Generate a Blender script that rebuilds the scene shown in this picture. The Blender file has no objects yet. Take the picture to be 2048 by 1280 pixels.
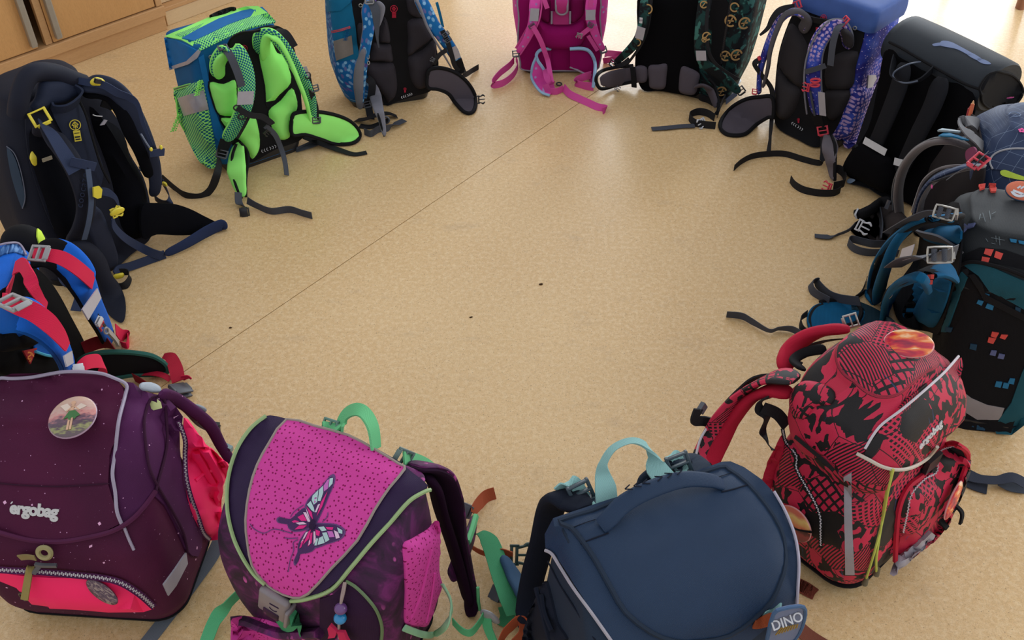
import bpy, bmesh, math, random
from mathutils import Vector, Matrix, noise
from mathutils.bvhtree import BVHTree
from mathutils.geometry import delaunay_2d_cdt
R = math.radians
SC = bpy.context.scene
COL = SC.collection
# ------------------------------------------------------------ camera
FPX, PITCH, CH = 2000.0, R(42), 1.55
cd = bpy.data.cameras.new('camera'); cam = bpy.data.objects.new('camera', cd); COL.objects.link(cam)
cam.location = (0, 0, CH); cam.rotation_euler = (R(90) - PITCH, 0, 0)
cd.sensor_width = 36; cd.lens = FPX / 2048 * 36; cd.clip_start = .02
SC.camera = cam
# ------------------------------------------------------------ light
SC.view_settings.view_transform = 'Standard'; SC.view_settings.look = 'None'
SC.view_settings.gamma = 1; SC.view_settings.exposure = 0.4
SC.view_settings.use_curve_mapping = False
wd = bpy.data.worlds.new('room_light'); SC.world = wd; wd.use_nodes = True
wd.node_tree.nodes['Background'].inputs[0].default_value = (.95, .96, 1, 1)
wd.node_tree.nodes['Background'].inputs[1].default_value = .62
def area(name, loc, target, sx, sy, power, col):
    l = bpy.data.lights.new(name, 'AREA'); l.shape = 'RECTANGLE'; l.size = sx; l.size_y = sy
    l.energy = power; l.color = col
    o = bpy.data.objects.new(name, l); COL.objects.link(o); o.location = loc
    o.rotation_euler = (Vector(target) - Vector(loc)).to_track_quat('-Z', 'Y').to_euler()
    return o
# daylight through the windows of the far wall and of the right wall
WINB = [(-1.2, 1.5), (1.0, 1.5), (3.2, 1.5)]
for i, (wx, ww) in enumerate(WINB):
    area('window_light', (wx, 7.4, 1.75), (wx, 0, 1.75), 1.5, 1.7, 105 if i == 2 else 50, (.88, .94, 1))
for wy in (1.6, 4.2):
    area('window_light', (4.9, wy, 1.75), (0, wy, 1.75), 1.7, 1.7, 46, (.9, .95, 1))
# ------------------------------------------------------------ helpers: picking
VIEWS = dict(full=(0,0,1), A=(0,0,4.267), B=(320,0,2.782), C=(640,0,4.414), D=(970,0,5.333), E=(1180,0,4.415),
    F=(1420,0,3.2), G=(1560,40,3.047), H=(0,120,2.909), I=(0,430,3.459), J=(0,720,2.2857), K=(420,800,2.666),
    L=(680,800,2.667), M=(1020,860,3.048), N=(1380,600,2.0643), O=(1440,340,2.286), R=(1600,170,3.556),
    S=(1560,340,5.12), T=(1380,780,4.876), U=(900,960,4.0), W=(1560,860,3.047), X=(600,1020,4.922), Y=(0,440,4.0), Z=(1800,0,8.258))
_v = [0, 0, 1]
def V(k): _v[:] = VIEWS[k]
def ray(px, py):
    px = _v[0] + px / _v[2]; py = _v[1] + py / _v[2]
    x = (px - 1024) / FPX; y = -(py - 640) / FPX
    return Vector((x, math.cos(PITCH) + y * math.sin(PITCH), -math.sin(PITCH) + y * math.cos(PITCH)))
EYE = Vector((0, 0, CH))
def wfloor(px, py, z=0):
    r = ray(px, py); t = (z - CH) / r.z
    return EYE + r * t
class Bag:
    def __init__(s, name, label, o, yaw, lean=0., leanx=0., cat='backpack'):
        s.e = bpy.data.objects.new(name, None); COL.objects.link(s.e)
        s.e.location = (o[0], o[1], 0); s.e.rotation_euler = (0, 0, R(yaw)); s.e.empty_display_size = .05
        s.e['label'] = label; s.e['category'] = cat
        s.M = Matrix.Translation((o[0], o[1], 0)) @ Matrix.Rotation(R(yaw), 4, 'Z'); s.Mi = s.M.inverted()
        s.lean = lean; s.leanx = leanx; s.eye = s.Mi @ EYE; s.bv = []
    def r(s, px, py): return (s.Mi.to_3x3() @ ray(px, py))
    def plane(s, px, py, d=0):           # plane y = lean*z + d
        r = s.r(px, py); t = (d + s.lean * s.eye.z - s.eye.y) / (r.y - s.lean * r.z)
        q = s.eye + r * t
        return q if q.z > .005 and t > 0 else s.z(px, py, .005)
    def z(s, px, py, h):
        r = s.r(px, py); return s.eye + r * ((h - s.eye.z) / r.z)
    def x(s, px, py, x0):
        r = s.r(px, py); return s.eye + r * ((x0 - s.eye.x) / r.x)
    def hit(s, px, py, off=.002, bv=None):
        r = s.r(px, py).normalized(); best = None
        for b in (bv or s.bv):
            l, n, i, d = b.ray_cast(s.eye, r)
            if l is not None and (best is None or d < best[2]): best = (l, n, d)
        if best is None:              # just outside the outline: keep the depth of the closest surface seen
            for rad in (3, 6, 10, 16, 24, 34, 48, 66, 90):
                for k in range(12):
                    a = 2 * math.pi * k / 12
                    rr = s.r(px + rad * _v[2] * math.cos(a), py + rad * _v[2] * math.sin(a)).normalized()
                    for b in (bv or s.bv):
                        l, n, i, d = b.ray_cast(s.eye, rr)
                        if l is not None and (best is None or d < best[2]): best = (s.eye + r * (d + rad * .0004), n, d)
                if best: break
            if best is None:
                q = s.plane(px, py); best = (q, Vector((0, -1, 0)), 1)
        n = best[1]
        if n.dot(r) > 0: n = -n
        return best[0] + n * off, n
    def p(s, q):
        if isinstance(q, Vector): return q
        if len(q) == 2: return s.plane(q[0], q[1], 0)
        if len(q) == 3:
            if q[2] == 'f': return s.z(q[0], q[1], .003)
            if isinstance(q[2], str): return s.hit(q[0], q[1], float(q[2][1:] or 2) / 1000)[0]   # 'h3': 3 mm above the surface hit
            return s.plane(q[0], q[1], q[2])
        if q[2] == 'z': return s.z(q[0], q[1], q[3])
        if q[2] == 'x': return s.x(q[0], q[1], q[3])
def link(name, bm, mat, B=None, smooth=True, parent=None, uv=True):
    me = bpy.data.meshes.new(name)
    bmesh.ops.recalc_face_normals(bm, faces=bm.faces)
    bm.to_mesh(me); bm.free()
    if smooth:
        for f in me.polygons: f.use_smooth = True
        try: me.set_sharp_from_angle(angle=R(50))
        except Exception: pass
    o = bpy.data.objects.new(name, me); COL.objects.link(o)
    for m in (mat if isinstance(mat, (list, tuple)) else [mat]): me.materials.append(m)
    if parent is not None: o.parent = parent
    elif isinstance(B, Bag): o.parent = B.e
    elif B is not None: o.parent = B
    return o
def register(B, o, extra=False):
    dg = [v.co.copy() for v in o.data.vertices]
    b = BVHTree.FromPolygons(dg, [list(p.vertices) for p in o.data.polygons])
    if not extra: B.bv.append(b)
    return b
def crom(pts, n=6, closed=False):
    out = []; L = len(pts)
    if L < 3 and not closed:
        return [pts[0].lerp(pts[-1], i / n) for i in range(n + 1)]
    seg = L if closed else L - 1
    for i in range(seg):
        g = (lambda k: pts[k % L]) if closed else (lambda k: pts[min(max(k, 0), L - 1)])
        a, b, c, d = g(i - 1), g(i), g(i + 1), g(i + 2)
        for k in range(n):
            t = k / n
            out.append(.5 * ((2 * b) + (c - a) * t + (2 * a - 5 * b + 4 * c - d) * t * t + (3 * b - a - 3 * c + d) * t ** 3))
    if not closed: out.append(pts[-1].copy())
    return out
def lerpl(vals, n, L):                   # interpolate a per-point list to crom samples
    out = []
    for i in range(L - 1):
        for k in range(n):
            t = k / n; out.append(vals[i] * (1 - t) + vals[i + 1] * t)
    out.append(vals[-1]); return out
def sidevec(mode, tan):
    if isinstance(mode, Vector): v = mode
    elif mode == 'face': v = tan.cross(Vector((0, 1, 0)))
    elif mode == 'flat': v = tan.cross(Vector((0, 0, 1)))
    elif mode == 'x': v = Vector((1, 0, 0))
    elif mode == 'y': v = Vector((0, 1, 0))
    elif mode == 'z': v = Vector((0, 0, 1))
    v = v - tan * v.dot(tan)
    if v.length < 1e-4: v = Vector((1, 0, .01)) - tan * tan.x
    return v.normalized()
def ribbon(B, name, pts, w, mat, t=.0016, side='face', n=6, puff=0, parent=None, wz=None, rnd=False, ends=True, flip=0, smooth=True):
    """a strap swept along picked points; w: width or list; side: how its width lies; puff>0: padded"""
    P0 = [B.p(q) if B else q for q in pts]
    if len(P0) == 2: P0 = [P0[0], P0[0].lerp(P0[1], .5), P0[1]]; 
    L = len(P0)
    ws = w if isinstance(w, (list, tuple)) else [w] * L
    if len(ws) != L: ws = [ws[min(int(i * len(ws) / L), len(ws) - 1)] for i in range(L)]
    sd = side if isinstance(side, (list, tuple)) else [side] * L
    if len(sd) != L: sd = [sd[min(int(i * len(sd) / L), len(sd) - 1)] for i in range(L)]
    tg = []
    for i in range(L):
        a = P0[max(i - 1, 0)]; b = P0[min(i + 1, L - 1)]; v = (b - a)
        tg.append(v.normalized() if v.length > 1e-6 else Vector((0, 0, 1)))
    sv = [sidevec(sd[i], tg[i]) for i in range(L)]
    for i in range(1, L):
        if sv[i].dot(sv[i - 1]) < 0: sv[i] = -sv[i]
    C = crom(P0, n); W = lerpl(ws, n, L); S = lerpl(sv, n, L)
    bm = bmesh.new(); uvl = bm.loops.layers.uv.new('UVMap'); rings = []; arc = [0]
    for i in range(1, len(C)): arc.append(arc[-1] + (C[i] - C[i - 1]).length)
    if puff or rnd:
        K = 12; prof = []
        for k in range(K):
            a = 2 * math.pi * k / K; c, s_ = math.cos(a), math.sin(a)
            prof.append((math.copysign(abs(c) ** .62, c), math.copysign(abs(s_) ** .75, s_)))
    else: prof = [(-1, -1), (1, -1), (1, 1), (-1, 1)]; K = 4
    th = max(t, puff)
    for i, c in enumerate(C):
        a = C[max(i - 1, 0)]; b = C[min(i + 1, len(C) - 1)]; tan = (b - a)
        tan = tan.normalized() if tan.length > 1e-7 else Vector((0, 0, 1))
        s = S[i] - tan * S[i].dot(tan); s = s.normalized() if s.length > 1e-5 else sidevec('flat', tan)
        nn = tan.cross(s).normalized()
        e = 1.0
        if puff:
            e = min(1, .45 + .55 * math.sqrt(max(0, min(arc[i], arc[-1] - arc[i]) / (W[i] * .5 + 1e-5)))) if ends else 1
        hw = W[i] / 2 * (e if puff else 1); ht = th / 2 * (min(1, e) if puff else 1)
        rings.append([bm.verts.new(c + s * (u * hw) + nn * (v * ht)) for u, v in prof])
    for i in range(len(rings) - 1):
        for k in range(K):
            k2 = (k + 1) % K
            try: f = bm.faces.new((rings[i][k], rings[i][k2], rings[i + 1][k2], rings[i + 1][k]))
            except ValueError: continue
            uvs = [(prof[k][0] * W[i] / 2, arc[i]), (prof[k2][0] * W[i] / 2, arc[i]), (prof[k2][0] * W[i + 1] / 2, arc[i + 1]), (prof[k][0] * W[i + 1] / 2, arc[i + 1])]
            for l, q in zip(f.loops, uvs): l[uvl].uv = q
    bm.faces.new(rings[0]); bm.faces.new(rings[-1][::-1])
    return link(name, bm, mat, B, parent=parent, smooth=smooth)
def tube(B, name, pts, r, mat, closed=False, n=5, k=6, parent=None, sq=1.):
    P0 = [B.p(q) if B else q for q in pts]; C = crom(P0, n, closed)
    bm = bmesh.new(); rings = []; up = None; N = len(C)
    for i, c in enumerate(C):
        a = C[(i - 1) % N] if closed else C[max(i - 1, 0)]; b = C[(i + 1) % N] if closed else C[min(i + 1, N - 1)]
        t = (b - a)
        t = t.normalized() if t.length > 1e-7 else Vector((0, 0, 1))
        if up is None: up = Vector((0, 0, 1)) if abs(t.z) < .9 else Vector((1, 0, 0))
        s = t.cross(up)
        if s.length < 1e-3: s = t.cross(Vector((0, 1, 0)))
        s.normalize(); up = s.cross(t).normalized()
        rings.append([bm.verts.new(c + (s * math.cos(2 * math.pi * j / k) + up * math.sin(2 * math.pi * j / k) * sq) * r) for j in range(k)])
    M = N if closed else N - 1
    for i in range(M):
        A, Bq = rings[i], rings[(i + 1) % N]
        for j in range(k): bm.faces.new((A[j], A[(j + 1) % k], Bq[(j + 1) % k], Bq[j]))
    if not closed: bm.faces.new(rings[0]); bm.faces.new(rings[-1][::-1])
    return link(name, bm, mat, B, parent=parent)
def rrect(x0, x1, y0, y1, r, n):
    """n points (multiple of 4) of a rounded rectangle, evenly spread"""
    r = min(r, (x1 - x0) / 2 - 1e-4, (y1 - y0) / 2 - 1e-4); out = []; q = n // 4; a_ = max(3, q // 2); s_ = q - a_
    cs = [(x1 - r, y0 + r, -90), (x1 - r, y1 - r, 0), (x0 + r, y1 - r, 90), (x0 + r, y0 + r, 180)]
    for i, (cx, cy, a0) in enumerate(cs):
        for k in range(a_):
            a = R(a0 + 90 * k / (a_ - 1)); out.append((cx + r * math.cos(a), cy + r * math.sin(a)))
        nx = cs[(i + 1) % 4]; a = R(nx[2]); e = (nx[0] + r * math.cos(a), nx[1] + r * math.sin(a)); b = out[-1]
        for k in range(1, s_ + 1):
            t = k / (s_ + 1); out.append((b[0] * (1 - t) + e[0] * t, b[1] * (1 - t) + e[1] * t))
    return out
def loft(B, name, keys, mat, n=64, sub=5, dome=.012, domeb=.004, fn=None, wr=0, ws=9, parent=None, reg=True, seed=0, open_top=False, sheared=True):
    """body from z-keys (z,x0,x1,y0,y1,r); fn deforms; wr wrinkle depth"""
    ks = []
    for i in range(len(keys) - 1):
        a, b = keys[i], keys[i + 1]; p_ = keys[max(i - 1, 0)]; q_ = keys[min(i + 2, len(keys) - 1)]
        for k in range(sub):
            t = k / sub
            ks.append([.5 * (2 * a[j] + (b[j] - p_[j]) * t + (2 * p_[j] - 5 * a[j] + 4 * b[j] - q_[j]) * t * t + (3 * a[j] - p_[j] - 3 * b[j] + q_[j]) * t ** 3) if j else a[0] + (b[0] - a[0]) * t for j in range(6)])
    ks.append(list(keys[-1]))
    bm = bmesh.new(); uvl = bm.loops.layers.uv.new('UVMap'); rings = []; uvs = []
    def ring(z, s, rr, sh=1.):
        cx, cy = (s[1] + s[2]) / 2, (s[3] + s[4]) / 2; pts = rrect(s[1], s[2], s[3], s[4], rr, n)
        vs = []; uv = []; acc = 0
        for i, (x, y) in enumerate(pts):
            x = cx + (x - cx) * sh; y = cy + (y - cy) * sh
            uv.append((acc, z)); q = pts[(i + 1) % len(pts)]; acc += math.hypot(q[0] - pts[i][0], q[1] - pts[i][1])
            v = Vector((x, y, z))
            if fn: v = fn(v)
            if sheared: v = Vector((v.x + B.leanx * v.z, v.y + B.lean * v.z, v.z))
            vs.append(bm.verts.new(v))
        uv.append((acc, z))
        if sh < .96: uv = [(q.co.x + 1, q.co.y + 1) for q in vs]; uv.append(uv[0])
        rings.append(vs); uvs.append(uv)
    for sh, dz in ((.15, 1), (.5, .9), (.8, .6), (.94, .25)): ring(ks[0][0] - domeb * dz, ks[0], ks[0][5], sh)
    for s in ks: ring(s[0], s, s[5])
    if not open_top:
        for sh, dz in ((.985, .3), (.95, .55), (.88, .75), (.75, .9), (.55, .97), (.3, 1), (.08, 1)): ring(ks[-1][0] + dome * dz, ks[-1], ks[-1][5], sh)
    N = len(rings[0])
    for i in range(len(rings) - 1):
        for k in range(N):
            k2 = (k + 1) % N; f = bm.faces.new((rings[i][k], rings[i][k2], rings[i + 1][k2], rings[i + 1][k]))
            for l, q in zip(f.loops, (uvs[i][k], uvs[i][k + 1], uvs[i + 1][k + 1], uvs[i + 1][k])): l[uvl].uv = q
    bm.faces.new(rings[0][::-1]); 
    if not open_top: bm.faces.new(rings[-1])
    if wr:
        bm.normal_update()
        for v in bm.verts:
            c = v.co * ws + Vector((seed, seed * 2, 0))
            d = noise.noise(c) * .6 + abs(noise.noise(c * 2.1)) * -.5 + noise.noise(c * 4.3) * .18
            v.co += v.normal * d * wr
            if v.co.z < .001: v.co.z = .001
    o = link(name, bm, mat, B, parent=parent)
    if reg: o['_bv'] = 1; B.last = register(B, o); del o['_bv']
    return o
def fill2d(poly, step):
    """triangulate a 2-D polygon with interior grid points"""
    xs = [p[0] for p in poly]; ys = [p[1] for p in poly]
    def inside(x, y):
        c = False; j = len(poly) - 1
        for i in range(len(poly)):
            if (poly[i][1] > y) != (poly[j][1] > y) and x < (poly[j][0] - poly[i][0]) * (y - poly[i][1]) / (poly[j][1] - poly[i][1]) + poly[i][0]: c = not c
            j = i
        return c
    pts = [Vector(p) for p in poly]; n0 = len(pts)
    def dist(x, y):
        m = 1e9
        for i in range(n0):
            a = poly[i]; b = poly[(i + 1) % n0]; dx, dy = b[0] - a[0], b[1] - a[1]; L = dx * dx + dy * dy or 1e-9
            t = max(0, min(1, ((x - a[0]) * dx + (y - a[1]) * dy) / L)); m = min(m, math.hypot(x - a[0] - t * dx, y - a[1] - t * dy))
        return m
    y = min(ys) + step / 2; r = 0
    while y < max(ys):
        x = min(xs) + step / 2 + (r % 2) * step / 2
        while x < max(xs):
            if inside(x, y) and dist(x, y) > step * .35: pts.append(Vector((x, y)))
            x += step
        y += step * .87; r += 1
    v, e, f, *_ = delaunay_2d_cdt(pts, [(i, (i + 1) % n0) for i in range(n0)], [list(range(n0))], 1, 1e-5)
    return v, f, [dist(q[0], q[1]) for q in v]
def smooth2(pts, n=4, closed=True):
    return [(v.x, v.y) for v in crom([Vector((p[0], p[1], 0)) for p in pts], n, closed)]
def drape(B, name, outline, mat, t=.002, step=None, smooth=4, puff=0, edge=None, off=0, parent=None, reg=False, plane=None, bv=None, dens=12):
    """a panel whose pixel outline is laid on the surface under it, with thickness (puff: padded, depth in m)"""
    poly = smooth2(outline, smooth) if smooth else [tuple(p) for p in outline]
    w = max(max(p[0] for p in poly) - min(p[0] for p in poly), max(p[1] for p in poly) - min(p[1] for p in poly))
    step = step or w / dens
    if not smooth:
        q = []
        for i in range(len(poly)):
            a, b = poly[i], poly[(i + 1) % len(poly)]; m = max(1, int(math.hypot(b[0] - a[0], b[1] - a[1]) / step))
            q += [(a[0] + (b[0] - a[0]) * k / m, a[1] + (b[1] - a[1]) * k / m) for k in range(m)]
        poly = q
    vs, fs, ds = fill2d(poly, step)
    base = []; nor = []
    for v in vs:
        if isinstance(plane, tuple):
            c = B.x(v[0], v[1], plane[1]); nn = Vector((math.copysign(1, B.eye.x - plane[1]), 0, 0))
            if c.z < .005: c = B.z(v[0], v[1], .005)
        elif plane is not None:
            c = B.plane(v[0], v[1], plane); nn = Vector((0, -1, B.lean)).normalized()
            if nn.dot(B.eye - c) < 0: nn = -nn
        else: c, nn = B.hit(v[0], v[1], 0, bv)
        base.append(c); nor.append(nn)
    an = sum(nor, Vector()).normalized()
    bm = bmesh.new(); uvl = bm.loops.layers.uv.new('UVMap')
    mx = max(ds) or 1
    top = []; bot = []
    for i, c in enumerate(base):
        n_ = nor[i].lerp(an, .5).normalized()
        h = t + off
        if puff: h += puff * math.sqrt(max(0, 1 - (1 - min(1, ds[i] / (mx * .8))) ** 2))
        top.append(bm.verts.new(c + n_ * h)); bot.append(bm.verts.new(c + n_ * (off - .0005)))
    ax = Vector((1, 0, 0)) if abs(an.x) < .75 else Vector((0, 1, 0))
    ax = (ax - an * ax.dot(an)).normalized(); ay = an.cross(ax)
    from collections import Counter
    ec = Counter()
    for f in fs:
        for i in range(len(f)): ec[tuple(sorted((f[i], f[(i + 1) % len(f)])))] += 1
        try:
            bm.faces.new([top[i] for i in f]); bm.faces.new([bot[i] for i in reversed(f)])
        except ValueError: pass
    for (a, b), c in ec.items():
        if c == 1:
            try: bm.faces.new((top[a], top[b], bot[b], bot[a]))
            except ValueError: pass
    for f in bm.faces:
        for l in f.loops: l[uvl].uv = (l.vert.co.dot(ax), l.vert.co.dot(ay))
    o = link(name, bm, mat, B, parent=parent)
    if reg: register(B, o)
    if edge:
        er, em = edge
        pp = [(base[i] + nor[i].lerp(an, .5).normalized() * (t + off)) for i in range(len(poly))]
        st = max(1, len(pp) // 60)
        tube(None, 'piping', pp[::st], er, em, closed=True, n=1, k=6, parent=o)
    return o
def facing(B, c):
    n = Vector((0, -1, B.lean)).normalized(); e = (B.eye - c).normalized()
    return (n * .4 + e * .6).normalized() if n.dot(e) > 0 else (Vector((0, 1, .6)).normalized() * .3 + e * .7).normalized()
def frame_at(B, q, up=None, right=None, nrm=None):
    """origin and axes (right, up, normal toward the viewer side)"""
    c = B.p(q); n = None
    if len(q) == 3 and isinstance(q[2], str) and q[2] != 'f': c, n = B.hit(q[0], q[1], float(q[2][1:] or 2) / 1000)
    if nrm is not None: n = Vector(nrm).normalized()
    if right is not None:
        r = B.p(right) if not isinstance(right, Vector) else c + right
        r = (r - c).normalized()
        if n is None: n = facing(B, c)
        u = n.cross(r).normalized(); n = r.cross(u).normalized()
        return c, r, u, n
    u = B.p(up) - c if not isinstance(up, Vector) else up
    u = u.normalized()
    if n is None: n = facing(B, c)
    r = u.cross(n).normalized(); n = r.cross(u).normalized()
    return c, r, u, n
def obox(bm, c, r, u, n, hx, hy, hz, bev=.0):
    M = Matrix((r, u, n)).transposed().to_4x4(); M.translation = c
    g = bmesh.ops.create_cube(bm, size=2, matrix=M @ Matrix.Diagonal((hx, hy, hz, 1)))
    if bev:
        es = set()
        for v in g['verts']: es.update(v.link_edges)
        bmesh.ops.bevel(bm, geom=list(es), offset=bev, segments=2, affect='EDGES', profile=.5)
def ladder(B, q, up, w, h, mat, name='buckle', t=.005, parent=None, right=None, bars=3):
    """ladder-lock buckle: rails, cross bars, lifted lip"""
    c, r, u, n = frame_at(B, q, up, right); bm = bmesh.new(); n_ = n
    for s in (-1, 1): obox(bm, c + r * (s * w * .5), r, u, n, w * .09, h * .5, t * .5, t * .2)
    for k in range(bars): obox(bm, c + u * (h * (-.43 + .86 * k / (bars - 1))) + n * (t * .15), r, u, n, w * .5, h * .055, t * (.5 if k else .75), t * .18)
    obox(bm, c + u * (-h * .52) + n * (t * .5), r, (u + n * .5).normalized(), n, w * .42, h * .1, t * .22, t * .1)
    return link(name, bm, mat, B, parent=parent)
def slider(B, q, up, w, h, mat, web_mat, parent=None):
    """slim metal frame with two bars and the webbing looped over them"""
    c0_ = B.p(q); c, r, u, n = frame_at(B, q, up, nrm=B.eye - c0_); u = (u - n * u.dot(n)).normalized(); k = .78
    P = [c + r * x * w / 2 + u * y * h / 2 for x, y in ((-1, -k), (-k, -1), (k, -1), (1, -k), (1, k), (k, 1), (-k, 1), (-1, k))]
    o = tube(None, 'buckle', P, .0016, mat, closed=True, n=2, parent=parent or B.e)
    for y in (-.45, .4):
        ribbon(None, 'webbing_loop', [c + u * (y - .2) * h * .5 - n * .001, c + u * y * h * .5 + n * .0022, c + u * (y + .2) * h * .5 - n * .001], w * .8, web_mat, t=.002, side=r, parent=parent or o)
    return o
def clip_male(B, q, tip, s, mat, parent=None, name='clip'):
    """side-release clip, male half: slotted bar and sprung prongs pointing to tip"""
    c, r, u, n = frame_at(B, q, tip); bm = bmesh.new()
    for k in (-.0, .55): obox(bm, c + u * (k * s * .5 - s * .25), r, u, n, s * .5, s * .07, s * .09, s * .03)
    for k in (-1, 1): obox(bm, c + r * (k * s * .45) - u * (s * .1), r, u, n, s * .07, s * .24, s * .09, s * .03)
    obox(bm, c + u * s * .45, r, u, n, s * .06, s * .4, s * .06, s * .02)
    ob = link(name, bm, mat, B, parent=parent)
    for k in (-1, 1):
        P = [c + r * (k * s * .36), c + r * (k * s * .42) + u * s * .35, c + r * (k * s * .52) + u * s * .6, c + r * (k * s * .34) + u * s * .85]
        ribbon(None, 'prong', P, [s * .18, s * .14, s * .24, s * .1], mat, t=s * .16, side=r, rnd=True, parent=ob, n=4)
    return ob
def clip_female(B, q, tip, s, mat, parent=None, name='clip_socket'):
    c, r, u, n = frame_at(B, q, tip); bm = bmesh.new()
    obox(bm, c + n * s * .14, r, u, n, s * .46, s * .42, s * .05, s * .03); obox(bm, c - n * s * .14, r, u, n, s * .46, s * .42, s * .05, s * .03)
    for k in (-1, 1): obox(bm, c + r * k * s * .46 - u * s * .12, r, u, n, s * .06, s * .3, s * .19, s * .03)
    obox(bm, c - u * s * .55, r, u, n, s * .46, s * .07, s * .1, s * .03)
    for k in (-1, 1): obox(bm, c + r * k * s * .4 - u * s * .45, r, u, n, s * .06, s * .14, s * .1, s * .03)
    return link(name, bm, mat, B, parent=parent)
def ring_(B, q, up, w, h, rad, mat, name='ring', parent=None, k=14):
    c, r, u, n = frame_at(B, q, up)
    P = [c + r * (math.cos(2 * math.pi * i / k) * w / 2) + u * (math.sin(2 * math.pi * i / k) * h / 2) for i in range(k)]
    return tube(None, name, P, rad, mat, closed=True, n=2, parent=parent or B.e)
def text(B, s, q, right, size, mat, ext=.0006, name='lettering', parent=None, align='CENTER', bold=0, flat=True, spacing=1., shear=0.):
    c, r, u, n = frame_at(B, q, right=right)
    cu = bpy.data.curves.new('t', 'FONT'); cu.body = s; cu.size = size; cu.extrude = ext; cu.align_x = align; cu.align_y = 'CENTER'
    cu.offset = bold; cu.space_character = spacing; cu.resolution_u = 3; cu.shear = shear
    to = bpy.data.objects.new('t', cu); COL.objects.link(to); bpy.context.view_layer.update()
    me = bpy.data.meshes.new_from_object(to.evaluated_get(bpy.context.evaluated_depsgraph_get()))
    bpy.data.objects.remove(to); bpy.data.curves.remove(cu)
    M = Matrix((r, u, n)).transposed().to_4x4(); M.translation = c
    me.transform(M); me.materials.clear(); me.materials.append(mat); me.name = name
    if not flat:                          # follow the curved surface
        for v in me.vertices:
            best = None
            for b in B.bv:
                l, nn, i, d = b.ray_cast(v.co + n * .03, -n)
                if l is not None and (best is None or d < best[1]): best = (l, d)
            if best: 
                dd = (v.co - c).dot(n); v.co = best[0] + n * (.0012 + dd)
    o = bpy.data.objects.new(name, me); COL.objects.link(o); o.parent = parent or B.e
    return o
def zipper(B, name, pts, w, mat, n=8, parent=None, tape=None, side=None):
    """zip: woven tape and its rows of teeth"""
    P0 = [B.p(q) for q in pts]; C = crom(P0, n); bm = bmesh.new(); acc = 0; last = None; pitch = .0032
    # resample
    S = [C[0]]; need = pitch
    for i in range(1, len(C)):
        a = C[i - 1]; d = (C[i] - a).length; pos = 0
        while d - pos >= need:
            pos += need; S.append(a.lerp(C[i], pos / d)); need = pitch
        need -= (d - pos)
    for i in range(1, len(S) - 1):
        t = (S[i + 1] - S[i - 1]).normalized(); nn = (B.eye - S[i]).normalized(); s = t.cross(nn).normalized(); nn = s.cross(t)
        obox(bm, S[i] + s * (w * .12 * (1 if i % 2 else -1)), s, t, nn, w * .32, pitch * .34, w * .2)
    o = link(name, bm, mat, B, parent=parent, smooth=False)
    if tape:
        sd = [(C[min(i * n + 1, len(C) - 1)] - C[max(i * n - 1, 0)]).cross(B.eye - P0[i]).normalized() for i in range(len(P0))]
        ribbon(None, 'zip_tape', P0, w * 1.6, tape, t=.001, side=sd, parent=o)
    return o
def badge(B, q, up, rx, ry, mat, rimmat, name='badge', th=.004, nrm=None):
    """domed round sticker"""
    c, r, u, n = frame_at(B, q, up, nrm=nrm); bm = bmesh.new(); uvl = bm.loops.layers.uv.new('UVMap'); K = 40; rings = []
    pr = [(1, -.2), (1.02, .1), (.99, .5), (.93, .75), (.7, .93), (.4, 1), (.05, 1)]
    for s, h in pr: rings.append([bm.verts.new(c + r * (math.cos(2 * math.pi * i / K) * rx * s) + u * (math.sin(2 * math.pi * i / K) * ry * s) + n * (h * th)) for i in range(K)])
    for a in range(len(rings) - 1):
        for i in range(K):
            j = (i + 1) % K; f = bm.faces.new((rings[a][i], rings[a][j], rings[a + 1][j], rings[a + 1][i]))
            f.material_index = 1 if a < 2 else 0
    bm.faces.new(rings[-1]); bm.faces.new(rings[0][::-1])
    for f in bm.faces:
        for l in f.loops:
            d = l.vert.co - c; l[uvl].uv = (d.dot(r) / rx * .5 + .5, d.dot(u) / ry * .5 + .5)
    return link(name, bm, [mat, rimmat], B), (c, r, u, n)
def flatshape(B, fr, outline, mat, name, s=1, t=.0006, parent=None, lift=.0, stuff=False):
    """thin printed / cut shape(s) in a frame (c, r, u, n); outline: one polygon or a list of them"""
    c, r, u, n = fr; bm = bmesh.new(); polys = outline if isinstance(outline[0][0], (tuple, list)) else [outline]
    for pl in polys:
        a = [bm.verts.new(c + r * (x * s) + u * (y * s) + n * (lift + t)) for x, y in pl]
        b = [bm.verts.new(c + r * (x * s) + u * (y * s) + n * lift) for x, y in pl]
        bm.faces.new(a); bm.faces.new(b[::-1]); m = len(pl)
        for i in range(m): bm.faces.new((a[i], b[i], b[(i + 1) % m], a[(i + 1) % m]))
    o = link(name, bm, mat, B if parent is None else None, parent=parent, smooth=False)
    return o
def ringpoly(cx, cy, r0, r1, a0=0, a1=360, k=20):
    A = [(cx + r1 * math.cos(R(a0 + (a1 - a0) * i / k)), cy + r1 * math.sin(R(a0 + (a1 - a0) * i / k))) for i in range(k + 1)]
    Bp = [(cx + r0 * math.cos(R(a0 + (a1 - a0) * i / k)), cy + r0 * math.sin(R(a0 + (a1 - a0) * i / k))) for i in range(k + 1)]
    return A + Bp[::-1]
def bar(x0, y0, x1, y1, w):
    dx, dy = x1 - x0, y1 - y0; L = math.hypot(dx, dy); a, b = -dy / L * w / 2, dx / L * w / 2
    return [(x0 + a, y0 + b), (x0 - a, y0 - b), (x1 - a, y1 - b), (x1 + a, y1 + b)]
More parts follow.
